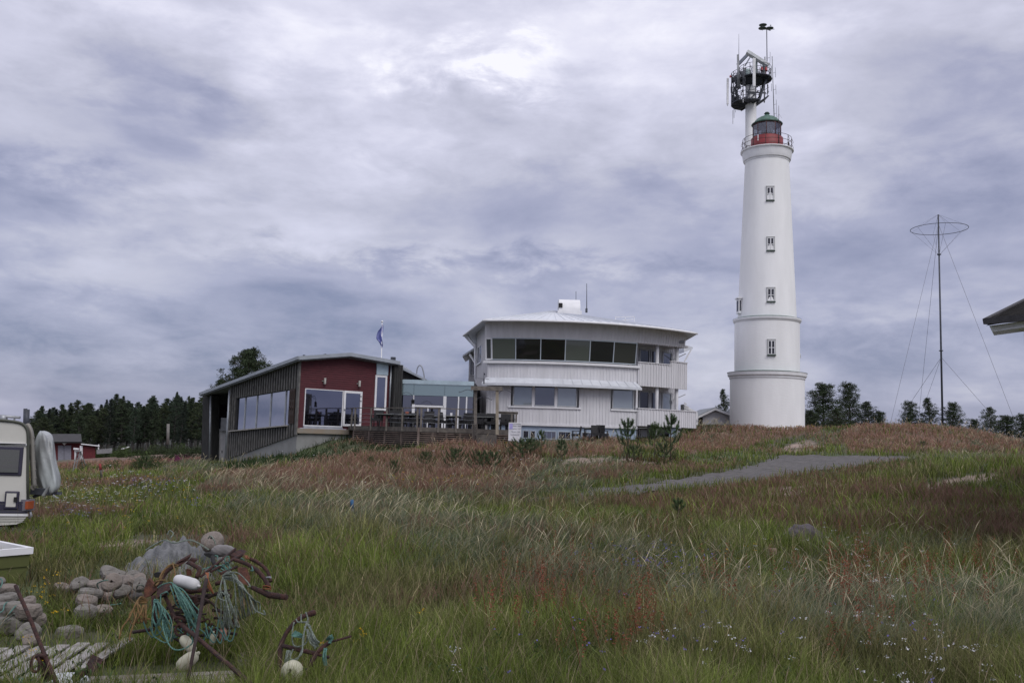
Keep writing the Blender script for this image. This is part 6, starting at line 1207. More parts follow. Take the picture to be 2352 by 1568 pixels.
rope(None, .0065, TQ, 'turquoise rope coil hanging at the left below the rusty anchor palm', name='rope_coil', strands=hang((350, 740), (360, 530), (960, 1130), 6, 8.45)+[[z7(400, 700, 8.45), z7(420, 670, 8.42), z7(460, 668, 8.42), z7(480, 690, 8.45)], [z7(405, 690, 8.4), z7(400, 800, 8.35), z7(440, 950, 8.3), z7(450, 1100, 8.25), z7(470, 1160, 8.25)], [z7(345, 730, 8.4), z7(330, 900, 8.35), z7(335, 1060, 8.3), z7(380, 1140, 8.3), z7(470, 1150, 8.25), z7(530, 1080, 8.3), z7(510, 930, 8.3)]]+[[z7(335, 745+i*5, 8.42), z7(355, 755+i*6, 8.38), z7(380, 740+i*5, 8.42)] for i in range(3)])
rope(None, .0062, PALE, 'pale green grey rope coil fanned over the right part of the anchor pile', name='rope_coil', strands=[[z7(1020, 500+i*3, 8.7), z7(1070+i*13, 470+i*12, 8.65-i*.01), z7(1130+i*17, 500+i*22, 8.6-i*.02), z7(1150+i*24, 640+i*12, 8.55), z7(1170+i*27, 800-i*4, 8.55+i*.02), z7(1200+i*24, 930-i*10, 8.7)] for i in range(9)]+[[z7(1025, 505, 8.7), z7(985+i*15, 620+i*9, 8.6), z7(965+i*30, 780+i*10, 8.6-i*.01), z7(985+i*34, 960+(i*37) % 90, 8.6), z7(1010+i*24, 1010-(i*29) % 70, 8.55), z7(1040+i*20, 800, 8.5+i*.01)] for i in range(7)]
     +[[z7(1180, 590, 8.5), z7(1270, 680, 8.45), z7(1330, 820, 8.4), z7(1400, 880, 8.4), z7(1430, 870, 8.4), z7(1425, 840, 8.4)], [z7(1060, 470, 8.6), z7(1160, 480, 8.6), z7(1240, 530, 8.6), z7(1280, 590, 8.55), z7(1270, 610, 8.55)], [z7(1040, 540, 8.6), z7(1060, 700, 8.5), z7(1095, 850, 8.45), z7(1095, 980, 8.45), z7(1080, 1080, 8.5)],
       [z7(1040, 690, 8.5), z7(990, 650, 8.5), z7(985, 710, 8.5), z7(1050, 730, 8.48), z7(1100, 690, 8.5), z7(1060, 680, 8.5)]])
rope(None, .0062, TQ, 'turquoise rope tangled over the iron rods at the back of the pile', strands=[[z7(890+i*22, 450-i*4, 9.1), z7(930+i*22, 420-i*8, 9.05), z7(970+i*20, 440-i*6, 9.05), z7(1010+i*16, 470-i*8, 9.0)] for i in range(7)]+[[z7(1060, 390, 9.1), z7(1050, 330, 9.1), z7(1085, 310, 9.1), z7(1090, 360, 9.1)], [z7(1200, 340, 9.1), z7(1220, 315, 9.05), z7(1235, 350, 9.05)], [z7(1310, 410, 9.0), z7(1325, 440, 8.95), z7(1300, 445, 8.95)], [z7(940, 300, 9.5), z7(970, 300, 9.5), z7(965, 330, 9.5)], [z7(800, 440, 9.2), z7(850, 420, 9.2), z7(900, 410, 9.2)]])
rope(None, .0078, OCH, 'ochre rope slung over the left anchor arm and trailing onto the pallet', strands=[[z7(580, 400, 8.95), z7(530, 380, 8.9), z7(450, 410, 8.85), z7(400, 500, 8.8), z7(370, 570, 8.75), z7(340, 600, 8.7)], [z7(570, 410, 8.93), z7(500, 395, 8.87), z7(430, 450, 8.82), z7(390, 530, 8.75)], [z7(520, 370, 8.9), z7(530, 450, 8.8), z7(545, 540, 8.75)], [z7(340, 590, 8.7), z7(400, 550, 8.65), z7(450, 545, 8.65)]]
     +[[z7(270, 740+i*6, 8.55), z7(210-i*8, 725+i*10, 8.5), z7(150+i*5, 800, 8.4), z7(110+i*26, 900, 8.35), z7(120+i*34, 960+i*6, 8.35), z7(170+i*24, 900, 8.35), z7(230+i*8, 790, 8.4)] for i in range(5)]+[[z7(160, 770, 8.4), z7(90, 900, 8.3), z7(40, 1010, 8.25), z7(-10, 1130, 8.2)], [z7(180, 830, 8.4), z7(140, 950, 8.3), z7(115, 1080, 8.25), z7(100, 1150, 8.2)], [z7(180, 830, 8.4), z7(220, 920, 8.35), z7(320, 940, 8.35)]])
rope(None, .005, mat('rope_orange', (.20, .07, .03), .9), 'frayed orange twine wound on the right anchor arm', strands=[[z7(1240+i*8, 300, 9.2), z7(1255+i*8, 325, 9.15), z7(1280, 320+i*4, 9.2)] for i in range(4)]+[[z7(1420, 600+i*9, 8.95), z7(1460, 590+i*9, 8.9), z7(1500, 610+i*8, 8.95)] for i in range(5)]+[[z7(850+i*10, 470, 8.8), z7(870, 520+i*10, 8.7), z7(900-i*8, 600, 8.7), z7(930, 680, 8.7)] for i in range(4)])
def buoy(ctr, axis, r, ln, m, label, name='buoy'):
    ax = Vector(axis).normalized(); q = Vector((0, 0, 1)).rotation_difference(ax).to_matrix(); pr = [(0, -ln/2), (r*.35, -ln/2), (r*.8, -ln/2+r*.35), (r, -ln/2+r), (r*1.02, 0), (r, ln/2-r), (r*.8, ln/2-r*.35), (r*.35, ln/2), (0, ln/2)]
    t = thing(name, ctr, label, 'buoy', 'fishing buoys'); MB().lathe(pr, ctr, 20, R=q).build('float_body', m, t); e = Vector(ctr)+ax*ln/2
    MB().lathe([(r*.25, -.01), (r*.25, .02), (r*.12, .025), (0, .025)], e, 12, R=q).build('eye', m, t); return t
BW = mat('buoy_white', (.55, .54, .55), .55, 0, .08, 6, .1, 20, col2=(.42, .42, .42)); BY = mat('buoy_yellowed', (.40, .39, .30), .7, 0, .15, 6, .1, 20)
buoy(z7(660, 565, 8.6), z7(805, 605, 8.55)-z7(510, 520, 8.7), .054, .285, BW, 'clean white oblong buoy lying across the anchor pile')
buoy(z7(675, 1180, 8.2), z7(740, 1240, 8.2)-z7(640, 1120, 8.25), .045, .19, BY, 'yellowed oblong buoy hanging under the anchor shank, upper one')
buoy(z7(670, 1345, 8.0), z7(740, 1290, 8.0)-z7(600, 1390, 8.0), .058, .2, BY, 'yellowed buoy in grass behind the iron bar, lower one')
buoy(z7(1025, 1080, 8.6), (0, .1, 1), .032, .12, mat('buoy_pink', (.36, .20, .15), .7), 'tiny faded pink float under the pale rope coil'); buoy(z7(920, 1130, 8.6), (.1, 0, 1), .03, .10, BY, 'tiny pale float left of the pink one under the ropes')
# -------- right anchor
ra = thing('rusty_anchor', z7(1620, 1500, 7.8), 'rusty anchor standing alone right of the pile with rope and ball buoy', 'anchor', 'rusty anchors')
MB().tube(spline([z7(1595, 1500, 7.75), z7(1590, 1320, 7.85), z7(1600, 1190, 7.9), z7(1660, 1060, 7.95), z7(1750, 950, 8.0), z7(1850, 890, 8.05), z7(1935, 865, 8.1)], 5), [.021]*12+[.018]*10+[.019]*5+[.026]*4, 10).build('arm', RUST, ra)
MB().tube(spline([z7(1600, 1190, 7.9), z7(1720, 1220, 7.85), z7(1870, 1255, 7.8), z7(1950, 1265, 7.8), z7(2020, 1205, 7.85), z7(2080, 1165, 7.9)], 5), .018, 10).build('crossbar', RUST, ra)
MB().tube([z7(2080, 1160, 7.9), z7(2300, 1100, 8.0)], .010, 6).build('rod', RUST, ra); MB().tube([z7(1955, 1265, 7.8), z7(1900, 1360, 7.75), z7(1890, 1400, 7.75)], .02, 8).tube([z7(1960, 1280, 7.8), z7(2080, 1310, 7.8)], .014, 6).build('stock', RUST, ra)
rope(None, .0062, PALE, 'pale rope coil hanging from the lone right hand anchor', name='rope_coil', strands=[[z7(1840, 960, 7.9), z7(1880+i*8, 1020, 7.85), z7(1905+i*10, 1100+i*6, 7.8), z7(1950+i*4, 1210-i*10, 7.8), z7(1900+i*6, 1140, 7.8), z7(1850+i*4, 1030, 7.85)] for i in range(5)]+[[z7(1750, 930, 7.95), z7(1770, 970, 7.9), z7(1830, 965, 7.9), z7(1880, 960, 7.9)], [z7(1800, 880, 7.95), z7(1800, 960, 7.88), z7(1850, 930, 7.9), z7(1845, 860, 7.95)], [z7(1730, 960, 7.9), z7(1700, 1080, 7.85), z7(1715, 1180, 7.8), z7(1780, 1210, 7.8), z7(1850, 1150, 7.8), z7(1860, 1090, 7.8)],
     [z7(1850, 980, 7.85), z7(1830, 1120, 7.75), z7(1810, 1260, 7.7), z7(1740, 1330, 7.7), z7(1700, 1300, 7.7), z7(1720, 1230, 7.75)], [z7(1835, 1000, 7.85), z7(1820, 1180, 7.75), z7(1770, 1310, 7.7), z7(1745, 1360, 7.7)]]+[[z7(1690-i*10, 1240, 7.8), z7(1665-i*6, 1330, 7.75), z7(1650-i*5, 1380, 7.75)] for i in range(4)])
rope(None, .0065, TQ, 'turquoise rope knot on the right arm of the lone anchor', name='rope_knot', strands=[[z7(2050+i*12, 1130+i*8, 7.85), z7(2075+i*8, 1100, 7.82), z7(2110-i*4, 1120+i*8, 7.85), z7(2070+i*6, 1170, 7.82)] for i in range(5)]+[[z7(2030+i*8, 1220, 7.8), z7(2020+i*10, 1300, 7.75), z7(2030+i*8, 1390, 7.75)] for i in range(4)])
o = MB().add([z7(1740, 1040, 7.8), z7(1820, 1080, 7.78), z7(1830, 1120, 7.8), z7(1730, 1110, 7.78), z7(1700, 1090, 7.8)], [(0, 1, 2, 3, 4)]).add([z7(1740, 1040, 7.81), z7(1820, 1080, 7.79), z7(1830, 1120, 7.81), z7(1730, 1110, 7.79), z7(1700, 1090, 7.81)], [(4, 3, 2, 1, 0)]).build('net_scrap', TQ); props(o, 'scrap of turquoise netting caught inside the lone anchor', 'net scrap')
bb = thing('ball_buoy', z7(1712, 1450, 7.65), 'round white ball buoy lying at the foot of the lone anchor', 'buoy', 'fishing buoys')
c_ = z7(1712, 1450, 7.65); R_ = 24.5*7.65/FPX
MB().lathe([(0.012, -R_*.97)]+[(R_*math.sin(a), -R_*math.cos(a)) for a in [math.pi*i/14 for i in range(1, 14)]]+[(.012, R_*.97), (.01, -R_*.9)], c_, 26, R=Matrix.Rotation(1.25, 3, 'X')).build('float_body', BY, bb)
MB().tube([c_+Vector((0, -R_*.95, R_*.05)), c_+Vector((0, -R_*1.1, R_*.1))], .014, 8).tube([c_+Vector((R_*.9, 0, .02)), c_+Vector((R_*1.3, 0, .02))], .012, 6).build('eye', DARK, bb)
# net heap
g = PZ(400, 1292, .05); NETM = mat('grey_net', (.165, .168, .175), .95, 0, .35, 6, 1.0, 30, col2=(.11, .115, .12), stretch=(1, 1, 1.5))
nh = thing('net_heap', g, 'crumpled grey fishing net heap in the grass behind the anchors', 'net heap')
gw = lambda u, v, d: P(u, v, d)
nx_, ny_ = 110, 54; vs = []; x0_, x1_ = P(288, 1300, 14.2).x, P(528, 1290, 14.2).x
hk_ = [(0, .02), (.09, .10), (.22, .25), (.33, .34), (.40, .40), (.46, .41), (.54, .36), (.62, .34), (.70, .27), (.82, .18), (.93, .10), (1.0, .0)]
for j in range(ny_+1):
    for i in range(nx_+1):
        s_, t__ = i/nx_, j/ny_; hh = np.interp(s_, [a for a, _ in hk_], [b for _, b in hk_]); ph_ = math.sin(math.pi*min(1, t__*1.0))**.6
        x = x0_+(x1_-x0_)*s_; y = 13.5+1.9*t__-.35*s_; n_f = .07*(abs(math.sin(t__*9+(s_-.42)*(9-6*t__)+1.2*math.sin(s_*11)))-.6)+.05*(abs(math.sin(s_*13+t__*17+2*math.sin(t__*5)))-.6)+.03*(abs(math.sin(s_*29-t__*23))-.6)+.015*math.sin(s_*61+t__*37)
        vs.append((x, y, H(x, y)+hh*ph_*(1+n_f*2)+n_f*ph_))
fs = [(j*(nx_+1)+i, j*(nx_+1)+i+1, (j+1)*(nx_+1)+i+1, (j+1)*(nx_+1)+i) for j in range(ny_) for i in range(nx_)]
MB().add(vs, fs, True).build('netting', NETM, nh)
hm = MB(); hm.tube(spline([P(335, 1262, 13.6), P(375, 1240, 13.6), P(400, 1246, 13.5), P(440, 1240, 13.6), P(480, 1262, 13.6)], 6), .012, 5); hm.tube(spline([P(385, 1226, 14), P(390, 1218, 14), P(398, 1224, 14), P(392, 1234, 13.9)], 5), .01, 5); hm.build('head_rope', PALE, nh)
q = P(488, 1244, 13.9); o = MB().lathe([(.02, -.08), (.12, -.10), (.165, -.06), (.17, 0), (.16, .06), (.11, .10), (.02, .09)], q, 22, R=Matrix.Rotation(.75, 3, 'X')).build('net_sinker', SK[1]); props(o, 'pinkish round sinker resting on the right end of the net heap', 'sinker')
rope([P(478, 1236, 13.75), P(484, 1230, 13.7), P(492, 1240, 13.65), P(495, 1250, 13.65)], .01, PALE, 'pale cord tied over the sinker on the net heap')
o = lumpy('stone', P(512, 1264, 13.6), (.16, .12, .09), ST1, None, 3); props(o, 'small grey stone right of the net heap', 'stone')
# ================================================================ trees
def tri_cloud(c, n, rad, size, rs, flat=1.0):
    p = rs.normal(size=(n, 3)); p /= np.linalg.norm(p, axis=1)[:, None]+1e-9; p *= (rs.rand(n, 1)**.4)*np.array(rad); p += c
    a = rs.normal(size=(n, 3)); a /= np.linalg.norm(a, axis=1)[:, None]; b = rs.normal(size=(n, 3)); b -= a*(a*b).sum(1)[:, None]; b /= np.linalg.norm(b, axis=1)[:, None]
    s = size*(.6+.8*rs.rand(n, 1)); return np.stack([p-a*s*.5-b*s*.14, p-a*s*.5+b*s*.14, p+a*s*.6], 1)
def needle_col(n, base, rs): c = np.array(base)*(.65+.7*rs.rand(n, 1)); return np.repeat(c, 3, 0)
NEED = vcol_mat('pine_needles', .7, .15); BARK = mat('pine_bark', (.085, .06, .045), .95, 0, .3, 3, .4, 12); BARKG = mat('grey_bark', (.07, .065, .06), .95, 0, .3, 3)
def pine_meshes(h, R, cb, seed, nb=70, per=26, size=.22, base=(.022, .036, .018), cone=.5, lean=0.0, top=.05):
    rs = np.random.RandomState(seed); tr = MB(); pts = [(lean*h*(t**2)+.04*h*math.sin(t*5+seed)*.3, .02*h*math.sin(t*4+seed), h*t) for t in [i/8 for i in range(9)]]
    tr.tube(pts, [max(.02, h*.016*(1-t*.85)) for t in [i/8 for i in range(9)]], 7)
    T = []; cols = []
    for i in range(nb):
        t = cb+(1-cb)*((i+rs.rand())/nb); prof = (math.sin(math.pi*min(1, ((t-cb)/(1-cb))**.7*.85+.12)))**.8 if cone < .5 else (1-(t-cb)/(1-cb))**.75+top
        L_ = R*prof*(.45+.75*rs.rand()); a = i*2.399+rs.rand()*.6; z0 = h*t; k = t*8; j = min(7, int(k)); b0 = Vector(pts[j]).lerp(Vector(pts[j+1]), k-j)
        rise = .12+.35*t+.15*rs.rand(); tip = b0+Vector((math.cos(a)*L_, math.sin(a)*L_, L_*rise)); mid = b0.lerp(tip, .5)+Vector((0, 0, -.06*L_))
        if L_ > .3: tr.tube([b0, mid, tip], [h*.004, h*.003, h*.0012], 4)
        for q in range(3 if L_ > R*.4 else 2):
            f = .45+.55*(q+rs.rand()*.5)/2.2; c = b0.lerp(tip, min(1, f)); c = np.array(c)+rs.normal(size=3)*L_*.12; rr = (.11+.13*rs.rand())*R*(.7+.4*prof)
            n = max(5, int(per*(.6+.8*rs.rand()))); T.append(tri_cloud(c, n, (rr, rr, rr*.62), size, rs)); cols.append(needle_col(n, np.array(base)*(.75+.6*rs.rand()), rs))
    V = np.concatenate(T).reshape(-1, 3); me = mesh_np('crown', V, np.arange(len(V)).reshape(-1, 3), np.concatenate(cols)); me.materials.append(NEED)
    return tr, me
class TreeKind:
    def __init__(s, kind, bark, **k):
        tr, me = pine_meshes(**k); o = tr.build('trunk', bark, None, (0, 0, 0)); s.trunk = o.data; C.objects.unlink(o); bpy.data.objects.remove(o); s.crown = me; s.h = k['h']; s.kind = kind
    def place(s, x, y, z, h, rz, label, group=None, wsc=1.0, cat='pine tree'):
        t = thing(s.kind, (x, y, z), label, cat, group, rz); k = h/s.h; t.scale = (k*wsc, k*wsc, k)
        for nm, me in (('trunk', s.trunk), ('crown', s.crown)): o = bpy.data.objects.new(nm, me); C.objects.link(o); o.parent = t
        return t
forest = [TreeKind('pine_tree', BARKG, h=9, R=1.5, cb=.30, seed=11+i, nb=80, per=30, size=.20, base=[(.036, .052, .026), (.028, .042, .024), (.046, .060, .028), (.034, .052, .032)][i % 4], lean=.01*(i-2), cone=(.3 if i in (0, 2, 3) else .5)) for i in range(5)]
spiky = [TreeKind('pine_tree', BARKG, h=10, R=1.35, cb=.22, seed=31+i, nb=80, per=26, size=.20, base=(.017, .026, .018), top=.02) for i in range(2)]
rs = random.Random(12); fg = 'pines of the forest edge at far left'
def treetop(u): return np.interp(u, [70, 100, 150, 180, 210, 245, 275, 305, 340, 365, 395, 430, 470], [962, 950, 945, 935, 945, 932, 920, 938, 930, 925, 918, 928, 925])
places = ['left of the red boathouse, above the caravan', 'behind the red boathouse', 'behind the small red shed', 'above the picket fence', 'in the middle of the forest edge', 'left of the bare grey pole', 'right of the bare grey pole', 'next to the dark wall of the restaurant']
row_n = [0]*3
for row, (dd, n, jit) in enumerate(((122, 30, 6), (134, 34, 12), (148, 34, 22), (160, 34, 24))):
    for i in range(n):
        u = 66+(i+.5)/n*(475-66)+rs.uniform(-5, 5); d = dd+rs.uniform(0, 6); vt = treetop(u)+rs.choice((-16, -8, 0, 2, 6, 10, 12))+rs.uniform(-4, 4); x = P(u, 1000, d).x; z = H(x, d)-.3; top_ = P(u, vt, d).z
        k = rs.choice(forest) if rs.random() < .78 else rs.choice(spiky); pl_ = places[min(7, int((u-66)/52))]
        hh = max(4.5, top_-z); where = ('front row pine', 'second row pine', 'back row pine', 'hindmost pine')[row]
        sz = 'taller' if vt < treetop(u)-2 else 'lower'
        k.place(x, d, z, hh, rs.uniform(0, 6.28), f'{sz} {where} {pl_}', fg, wsc=rs.uniform(.65, 1.15)*9/hh)
# understorey bushes at the forest edge
BUSH = vcol_mat('bush_leaves', .7, .2)
def bush_mesh(seed, n=1500, base=(.05, .075, .025), size=.12, rad=(1, 1, .8)):
    rs_ = np.random.RandomState(seed); T = []; cc = []
    for i in range(26):
        c = rs_.normal(size=3)*np.array([.45, .45, .28]); c[2] = abs(c[2])+.15; k = int(n/26); T.append(tri_cloud(c*np.array(rad), k, (.32, .32, .28), size, rs_)); cc.append(needle_col(k, np.array(base)*(.6+.8*rs_.rand()), rs_))
    V = np.concatenate(T).reshape(-1, 3); V[:, 2] = np.maximum(V[:, 2], 0); me = mesh_np('bush', V, np.arange(len(V)).reshape(-1, 3), np.concatenate(cc)); me.materials.append(BUSH); return me
bm1, bm2, bm3 = bush_mesh(1, 1600, (.035, .05, .02)), bush_mesh(2, 1500, (.05, .075, .022)), bush_mesh(3, 1200, (.17, .03, .10), .10)
def bush(me, u, v, d, s, label, name='bush', sz=1.0, group=None):
    x = P(u, v, d).x; o = bpy.data.objects.new(name, me); C.objects.link(o); o.location = (x, d, H(x, d)-.05); o.scale = (s, s, s*sz); o.rotation_euler = (0, 0, u*.7); props(o, label, name.replace('_', ' '), group); return o
bush(bm1, 397, 1030, 78, 1.5, 'dark green round bush in the red grass left of the restaurant'); bush(bm3, 409, 1040, 70, .85, 'patch of magenta fireweed beside the dark round bush', 'fireweed', 1.3)
bush(bm2, 340, 1075, 56, 1.3, 'loose green bush beyond the path at left', sz=1.1); bush(bm1, 440, 1020, 90, 1.8, 'green bush under the pines next to the restaurant end wall')
bush(bm2, 283, 1030, 100, 1.4, 'green shrub at the forest edge right of the picket fence'); bush(bm2, 205, 1075, 60, .9, 'low green bush beside the stepladder')
bush(bm2, 245, 1078, 58, 1.0, 'low spreading green bush along the path'); bush(bm2, 1650, 1040, 47, .5, 'small green clump near the road bend at the mound foot', sz=.6)
for i in range(12):
    u = 80+i*34; bush(bm1 if i % 2 else bm2, u, 1030, 118+(i % 3), 1.9, f'undergrowth bush {places[min(7, int((u-66)/52))]}', 'undergrowth_bush', 1.0, 'undergrowth bushes along the forest edge')
# single pines, right and middle
bigp = [TreeKind('pine_tree', BARK, h=7, R=1.9, cb=.04, seed=51+i, nb=170, per=36, size=.15, base=(.036, .054, .026), top=.22) for i in range(3)]+[TreeKind('pine_tree', BARK, h=7, R=1.9, cb=.12, seed=61, nb=130, per=34, size=.15, base=(.040, .056, .028), cone=.3), TreeKind('pine_tree', BARK, h=7, R=1.7, cb=.10, seed=64, nb=100, per=36, size=.15, base=(.034, .05, .026), top=.10, lean=.03)]
rg_ = 'pines on the dune behind the lighthouse'
for i, (u, vt, wpx, d, lb) in enumerate(((1893, 886, 92, 95, 'tall dense pine just right of the lighthouse'), (1950, 884, 66, 97, 'slimmer tall pine second right of the lighthouse'), (1996, 924, 78, 93, 'lower broad pine sloping right, third from the lighthouse'), (1862, 944, 56, 92, 'small pine touching the right side of the lighthouse base'),
        (1920, 940, 60, 90, 'short pine filling the gap at the foot of the two tall ones'), (2022, 948, 40, 92, 'lowest pine at the right end of the group by the lighthouse'),
        (2091, 926, 52, 105, 'small pine left of the antenna mast foot'), (2136, 916, 62, 104, 'wider pine immediately left of the antenna mast'), (2192, 928, 58, 103, 'pine immediately right of the antenna mast'),
        (2273, 937, 44, 100, 'slim pine alone on the skyline below the house eave'), (2312, 958, 78, 102, 'round low pine near the right edge'), (2350, 954, 44, 98, 'pine cut by the right edge of the view'), (1663, 896, 44, 100, 'pine peeking between white shed and lighthouse'), (2240, 965, 46, 106, 'tiny pine between the mast pine and the slim one'))):
    p = P(u, 990, d); z = H(p.x, d)-.3; h = P(u, vt, d).z-z; k = bigp[(i*2) % 5]; wsc = (wpx*d/FPX/2)/1.45*7/h; k.place(p.x, d, z, h, i*1.3, lb, rg_, wsc)
lp = TreeKind('pine_tree', BARK, h=9, R=2.6, cb=.25, seed=77, nb=190, per=50, size=.19, base=(.036, .052, .025), cone=.3)
p = P(562, 990, 84); z = H(p.x, 84)-.2; lp.place(p.x, 84, z, P(562, 807, 84).z-z, .6, 'large broad pine rising behind the sloping restaurant roof', None, .9)
p = P(499, 990, 88); z = H(p.x, 88)-.2; lp.place(p.x, 88, z, P(499, 876, 88).z-z, 2.6, 'small pine top showing left of the large one behind the roof', None, .75)
# young pines: bottlebrush shoots
def young_mesh(h, seed, nsh=16, base=(.045, .085, .035), spread=.42):
    rs_ = np.random.RandomState(seed); tr = MB(); tr.tube([(0, 0, 0), (.02*h, .01, h*.5), (0, 0, h*.95)], [h*.022, h*.016, h*.008], 6); T = []; cc = []
    def brush(a, b, r, n):
        a, b = np.array(a), np.array(b); d = b-a; ln = np.linalg.norm(d); d /= ln; t = rs_.rand(n, 1); p = a+(b-a)*t; q = rs_.normal(size=(n, 3)); q -= d*(q@d)[:, None]; q /= np.linalg.norm(q, axis=1)[:, None]
        tip = p+q*r*(.75+.4*rs_.rand(n, 1))+d*r*.75; sd = np.cross(q, d)*r*.07; T.append(np.stack([p-sd, p+sd, tip], 1)); cc.append(needle_col(n, np.array(base)*(.8+.5*rs_.rand()), rs_))
    brush((0, 0, h*.72), (0, 0, h), h*.075, 300)
    for i in range(nsh):
        lvl = i//5; t = .80-.20*lvl+.02*rs_.rand(); t = max(t, .12); a = i*2*math.pi/5+lvl*.6+rs_.rand()*.4; L_ = h*(.20+.08*lvl)*(.8+.4*rs_.rand())*spread/.42
        p0 = np.array((0, 0, h*t)); p1 = p0+np.array((math.cos(a)*L_*.7, math.sin(a)*L_*.7, L_*.25)); p2 = p1+np.array((math.cos(a)*L_*.35, math.sin(a)*L_*.35, L_*.75))
        tr.tube([p0, p1, p2], [h*.01, h*.008, h*.004], 4); brush(p0+(p1-p0)*.25, p1, h*.05, 110); brush(p1, p2, h*.055, 150)
        for s_ in (-1, 1):
            p3 = p1+np.array((math.cos(a+s_*.8)*L_*.35, math.sin(a+s_*.8)*L_*.35, L_*.45)); tr.tube([p1, p3], h*.004, 4); brush(p1, p3, h*.05, 80)
    V = np.concatenate(T).reshape(-1, 3); me = mesh_np('needles', V, np.arange(len(V)).reshape(-1, 3), np.concatenate(cc)); me.materials.append(NEED); o = tr.build('stem', BARK, None, (0, 0, 0)); tm = o.data; C.objects.unlink(o); bpy.data.objects.remove(o); return tm, me
YK = [young_mesh(1.5, 5, 13, (.075, .125, .055), .36), young_mesh(1.5, 8, 11, (.08, .13, .05), .34), young_mesh(1.2, 14, 18, (.06, .10, .038), .55)]
yg = 'young pines in front of the buildings'
for i, (u, vb, vt, d, k, lb, ws) in enumerate(((1441, 1052, 962, 45, 0, 'young pine with spread candles left before the balcony', .9), (1503, 1050, 970, 46, 1, 'slim young pine in the middle of the three before the balcony', .7), (1541, 1050, 952, 44, 0, 'tallest young pine at the right before the balcony', .8),
        (1526, 1052, 1010, 43, 2, 'low bushy young pine under the tallest one', 1.1), (1455, 1056, 1015, 43, 2, 'low bushy young pine at the foot of the left one', 1.1), (1242, 1048, 988, 47, 0, 'young pine in front of the blue plinth windows', .8), (1200, 1050, 1000, 45, 2, 'dense spreading young pine at the foot of the white sign', 1.5),
        (1218, 1050, 1000, 46, 2, 'dense young pine right beside the sign', 1.1), (1289, 1062, 1008, 43, 0, 'young pine below the lone lawn chair', .9), (1325, 1040, 1015, 48, 1, 'tiny pine sapling on the dune by the lawn chair', .6),
        (978, 1062, 1030, 42, 2, 'young pine in the red grass below the deck corner', 1.0), (1045, 1062, 1022, 42, 2, 'young pine in the red grass before the slatted skirt', 1.2), (1100, 1065, 1028, 41, 2, 'young pine below the timber steps', 1.1), (1130, 1068, 1030, 41, 2, 'young pine right of the steps in russet heath', 1.3),
        (905, 1090, 1058, 38, 2, 'small dim pine low in the red grass', .9), (850, 1070, 1048, 44, 2, 'small pine sapling in the red grass below the dark green bank', .9), (335, 1075, 1040, 50, 2, 'young pine near the gravel path at left', 1.2), (1557, 1205, 1132, 21, 1, 'lone young pine in the meadow below the road', 1.0), (2120, 1030, 1010, 52, 2, 'little green pine on the right mound slope', 1.0))):
    p = P(u, vb, d); z = H(p.x, d)-.05; h = max(.25, P(u, vt, d).z-z); tm, nm = YK[k]; hh = 1.2 if k == 2 else 1.5
    t = thing('young_pine', (p.x, d, z), lb, 'young pine', yg, i*1.1); t.scale = (h/hh*ws*.82, h/hh*ws*.82, h/hh*(.85 if ws > .95 else 1))
    for n_, me in (('stem', tm), ('needles', nm)): o = bpy.data.objects.new(n_, me); C.objects.link(o); o.parent = t
# ================================================================ meadow
R = np.random.RandomState(42)
BLOCK = [ROADXY, [(-12.9, 54.8), (-7.5, 59), (-2.2, 59), (-2, 51.7), (K4.x, 51.7), (5, 60.8), (11.3, 63.5), (12, 66), (12, 84), (-24, 84), (-23, 66), (-19.7, 63)],
         [(K[1].x+.3, K[1].y+.2), (K[2].x, K[2].y+.1), (K[3].x, K[3].y+.1), (K[3].x, 62), (-9, 60)]]
def blocked(x, y, soft=False):
    b = np.zeros(len(x), bool)
    for p in BLOCK: b |= inpoly(x, y, p)
    if soft:
        ins = inpoly(x, y, ROADXY); core = ins.copy()
        for dx, dy in ((.35, 0), (-.35, 0), (0, .5), (0, -.5)): core &= inpoly(x+dx, y+dy, ROADXY)
        b[ins & ~core & (fbm(x, y, .9, 12) > .48) & (R.rand(len(x)) < .45)] = False
        b[ins & (x < P(1500, 1110, 36).x) & (R.rand(len(x)) < .16)] = False
    b |= np.hypot(x-LX, y-LY) < r1; b |= (y > 18.3) & (y < 21) & (x < -9.6); return b
JUNK = [([(-20,1470),(60,1458),(310,1452),(312,1475),(205,1535),(540,1520),(540,1600),(-20,1600)], .10), ([(-20,1325),(110,1340),(110,1470),(-20,1480)], .22), ([(150,1312),(345,1305),(345,1420),(170,1430)], .42), ([(300,1230),(520,1225),(530,1262),(300,1268)], .2),
        ([(330,1330),(620,1320),(640,1470),(330,1500)], .6), ([(-20,1300),(70,1300),(70,1330),(-20,1330)], .3)]
def scatter(n, dmin, dmax, pw):
    q = R.rand(n); d = (dmin**(1-pw)+q*(dmax**(1-pw)-dmin**(1-pw)))**(1/(1-pw)); x = (R.rand(n)*2-1)*.66*d; return x, d
def keep_mask(x, y, z, u, v, soft=False):
    k = ~blocked(x, y, soft); kp = np.ones(len(x))
    sn = fbm(x, y, .8, 77)
    for pz in SAND: q_ = inpoly(u, v, pz); kp[q_] *= np.where(sn[q_] > .5, .55, .04)
    for pz, f in JUNK: kp[inpoly(u, v, pz)] *= f
    return k & (R.rand(len(x)) < kp)
def redness(x, y, u, v):
    r = np.zeros(len(x))
    for iz, pz in enumerate(REDZ): r[inpoly(u, v, pz)] = (.62 if iz in (4, 6) else 1)
    n = fbm(x, y, 4.0, 3); m = np.clip((n-.52)*5, 0, 1)*np.where(y < 16, .18, .5)
    return np.clip(r*(.55+.6*fbm(x, y, 1.6, 8))+m*(1-r), 0, 1)
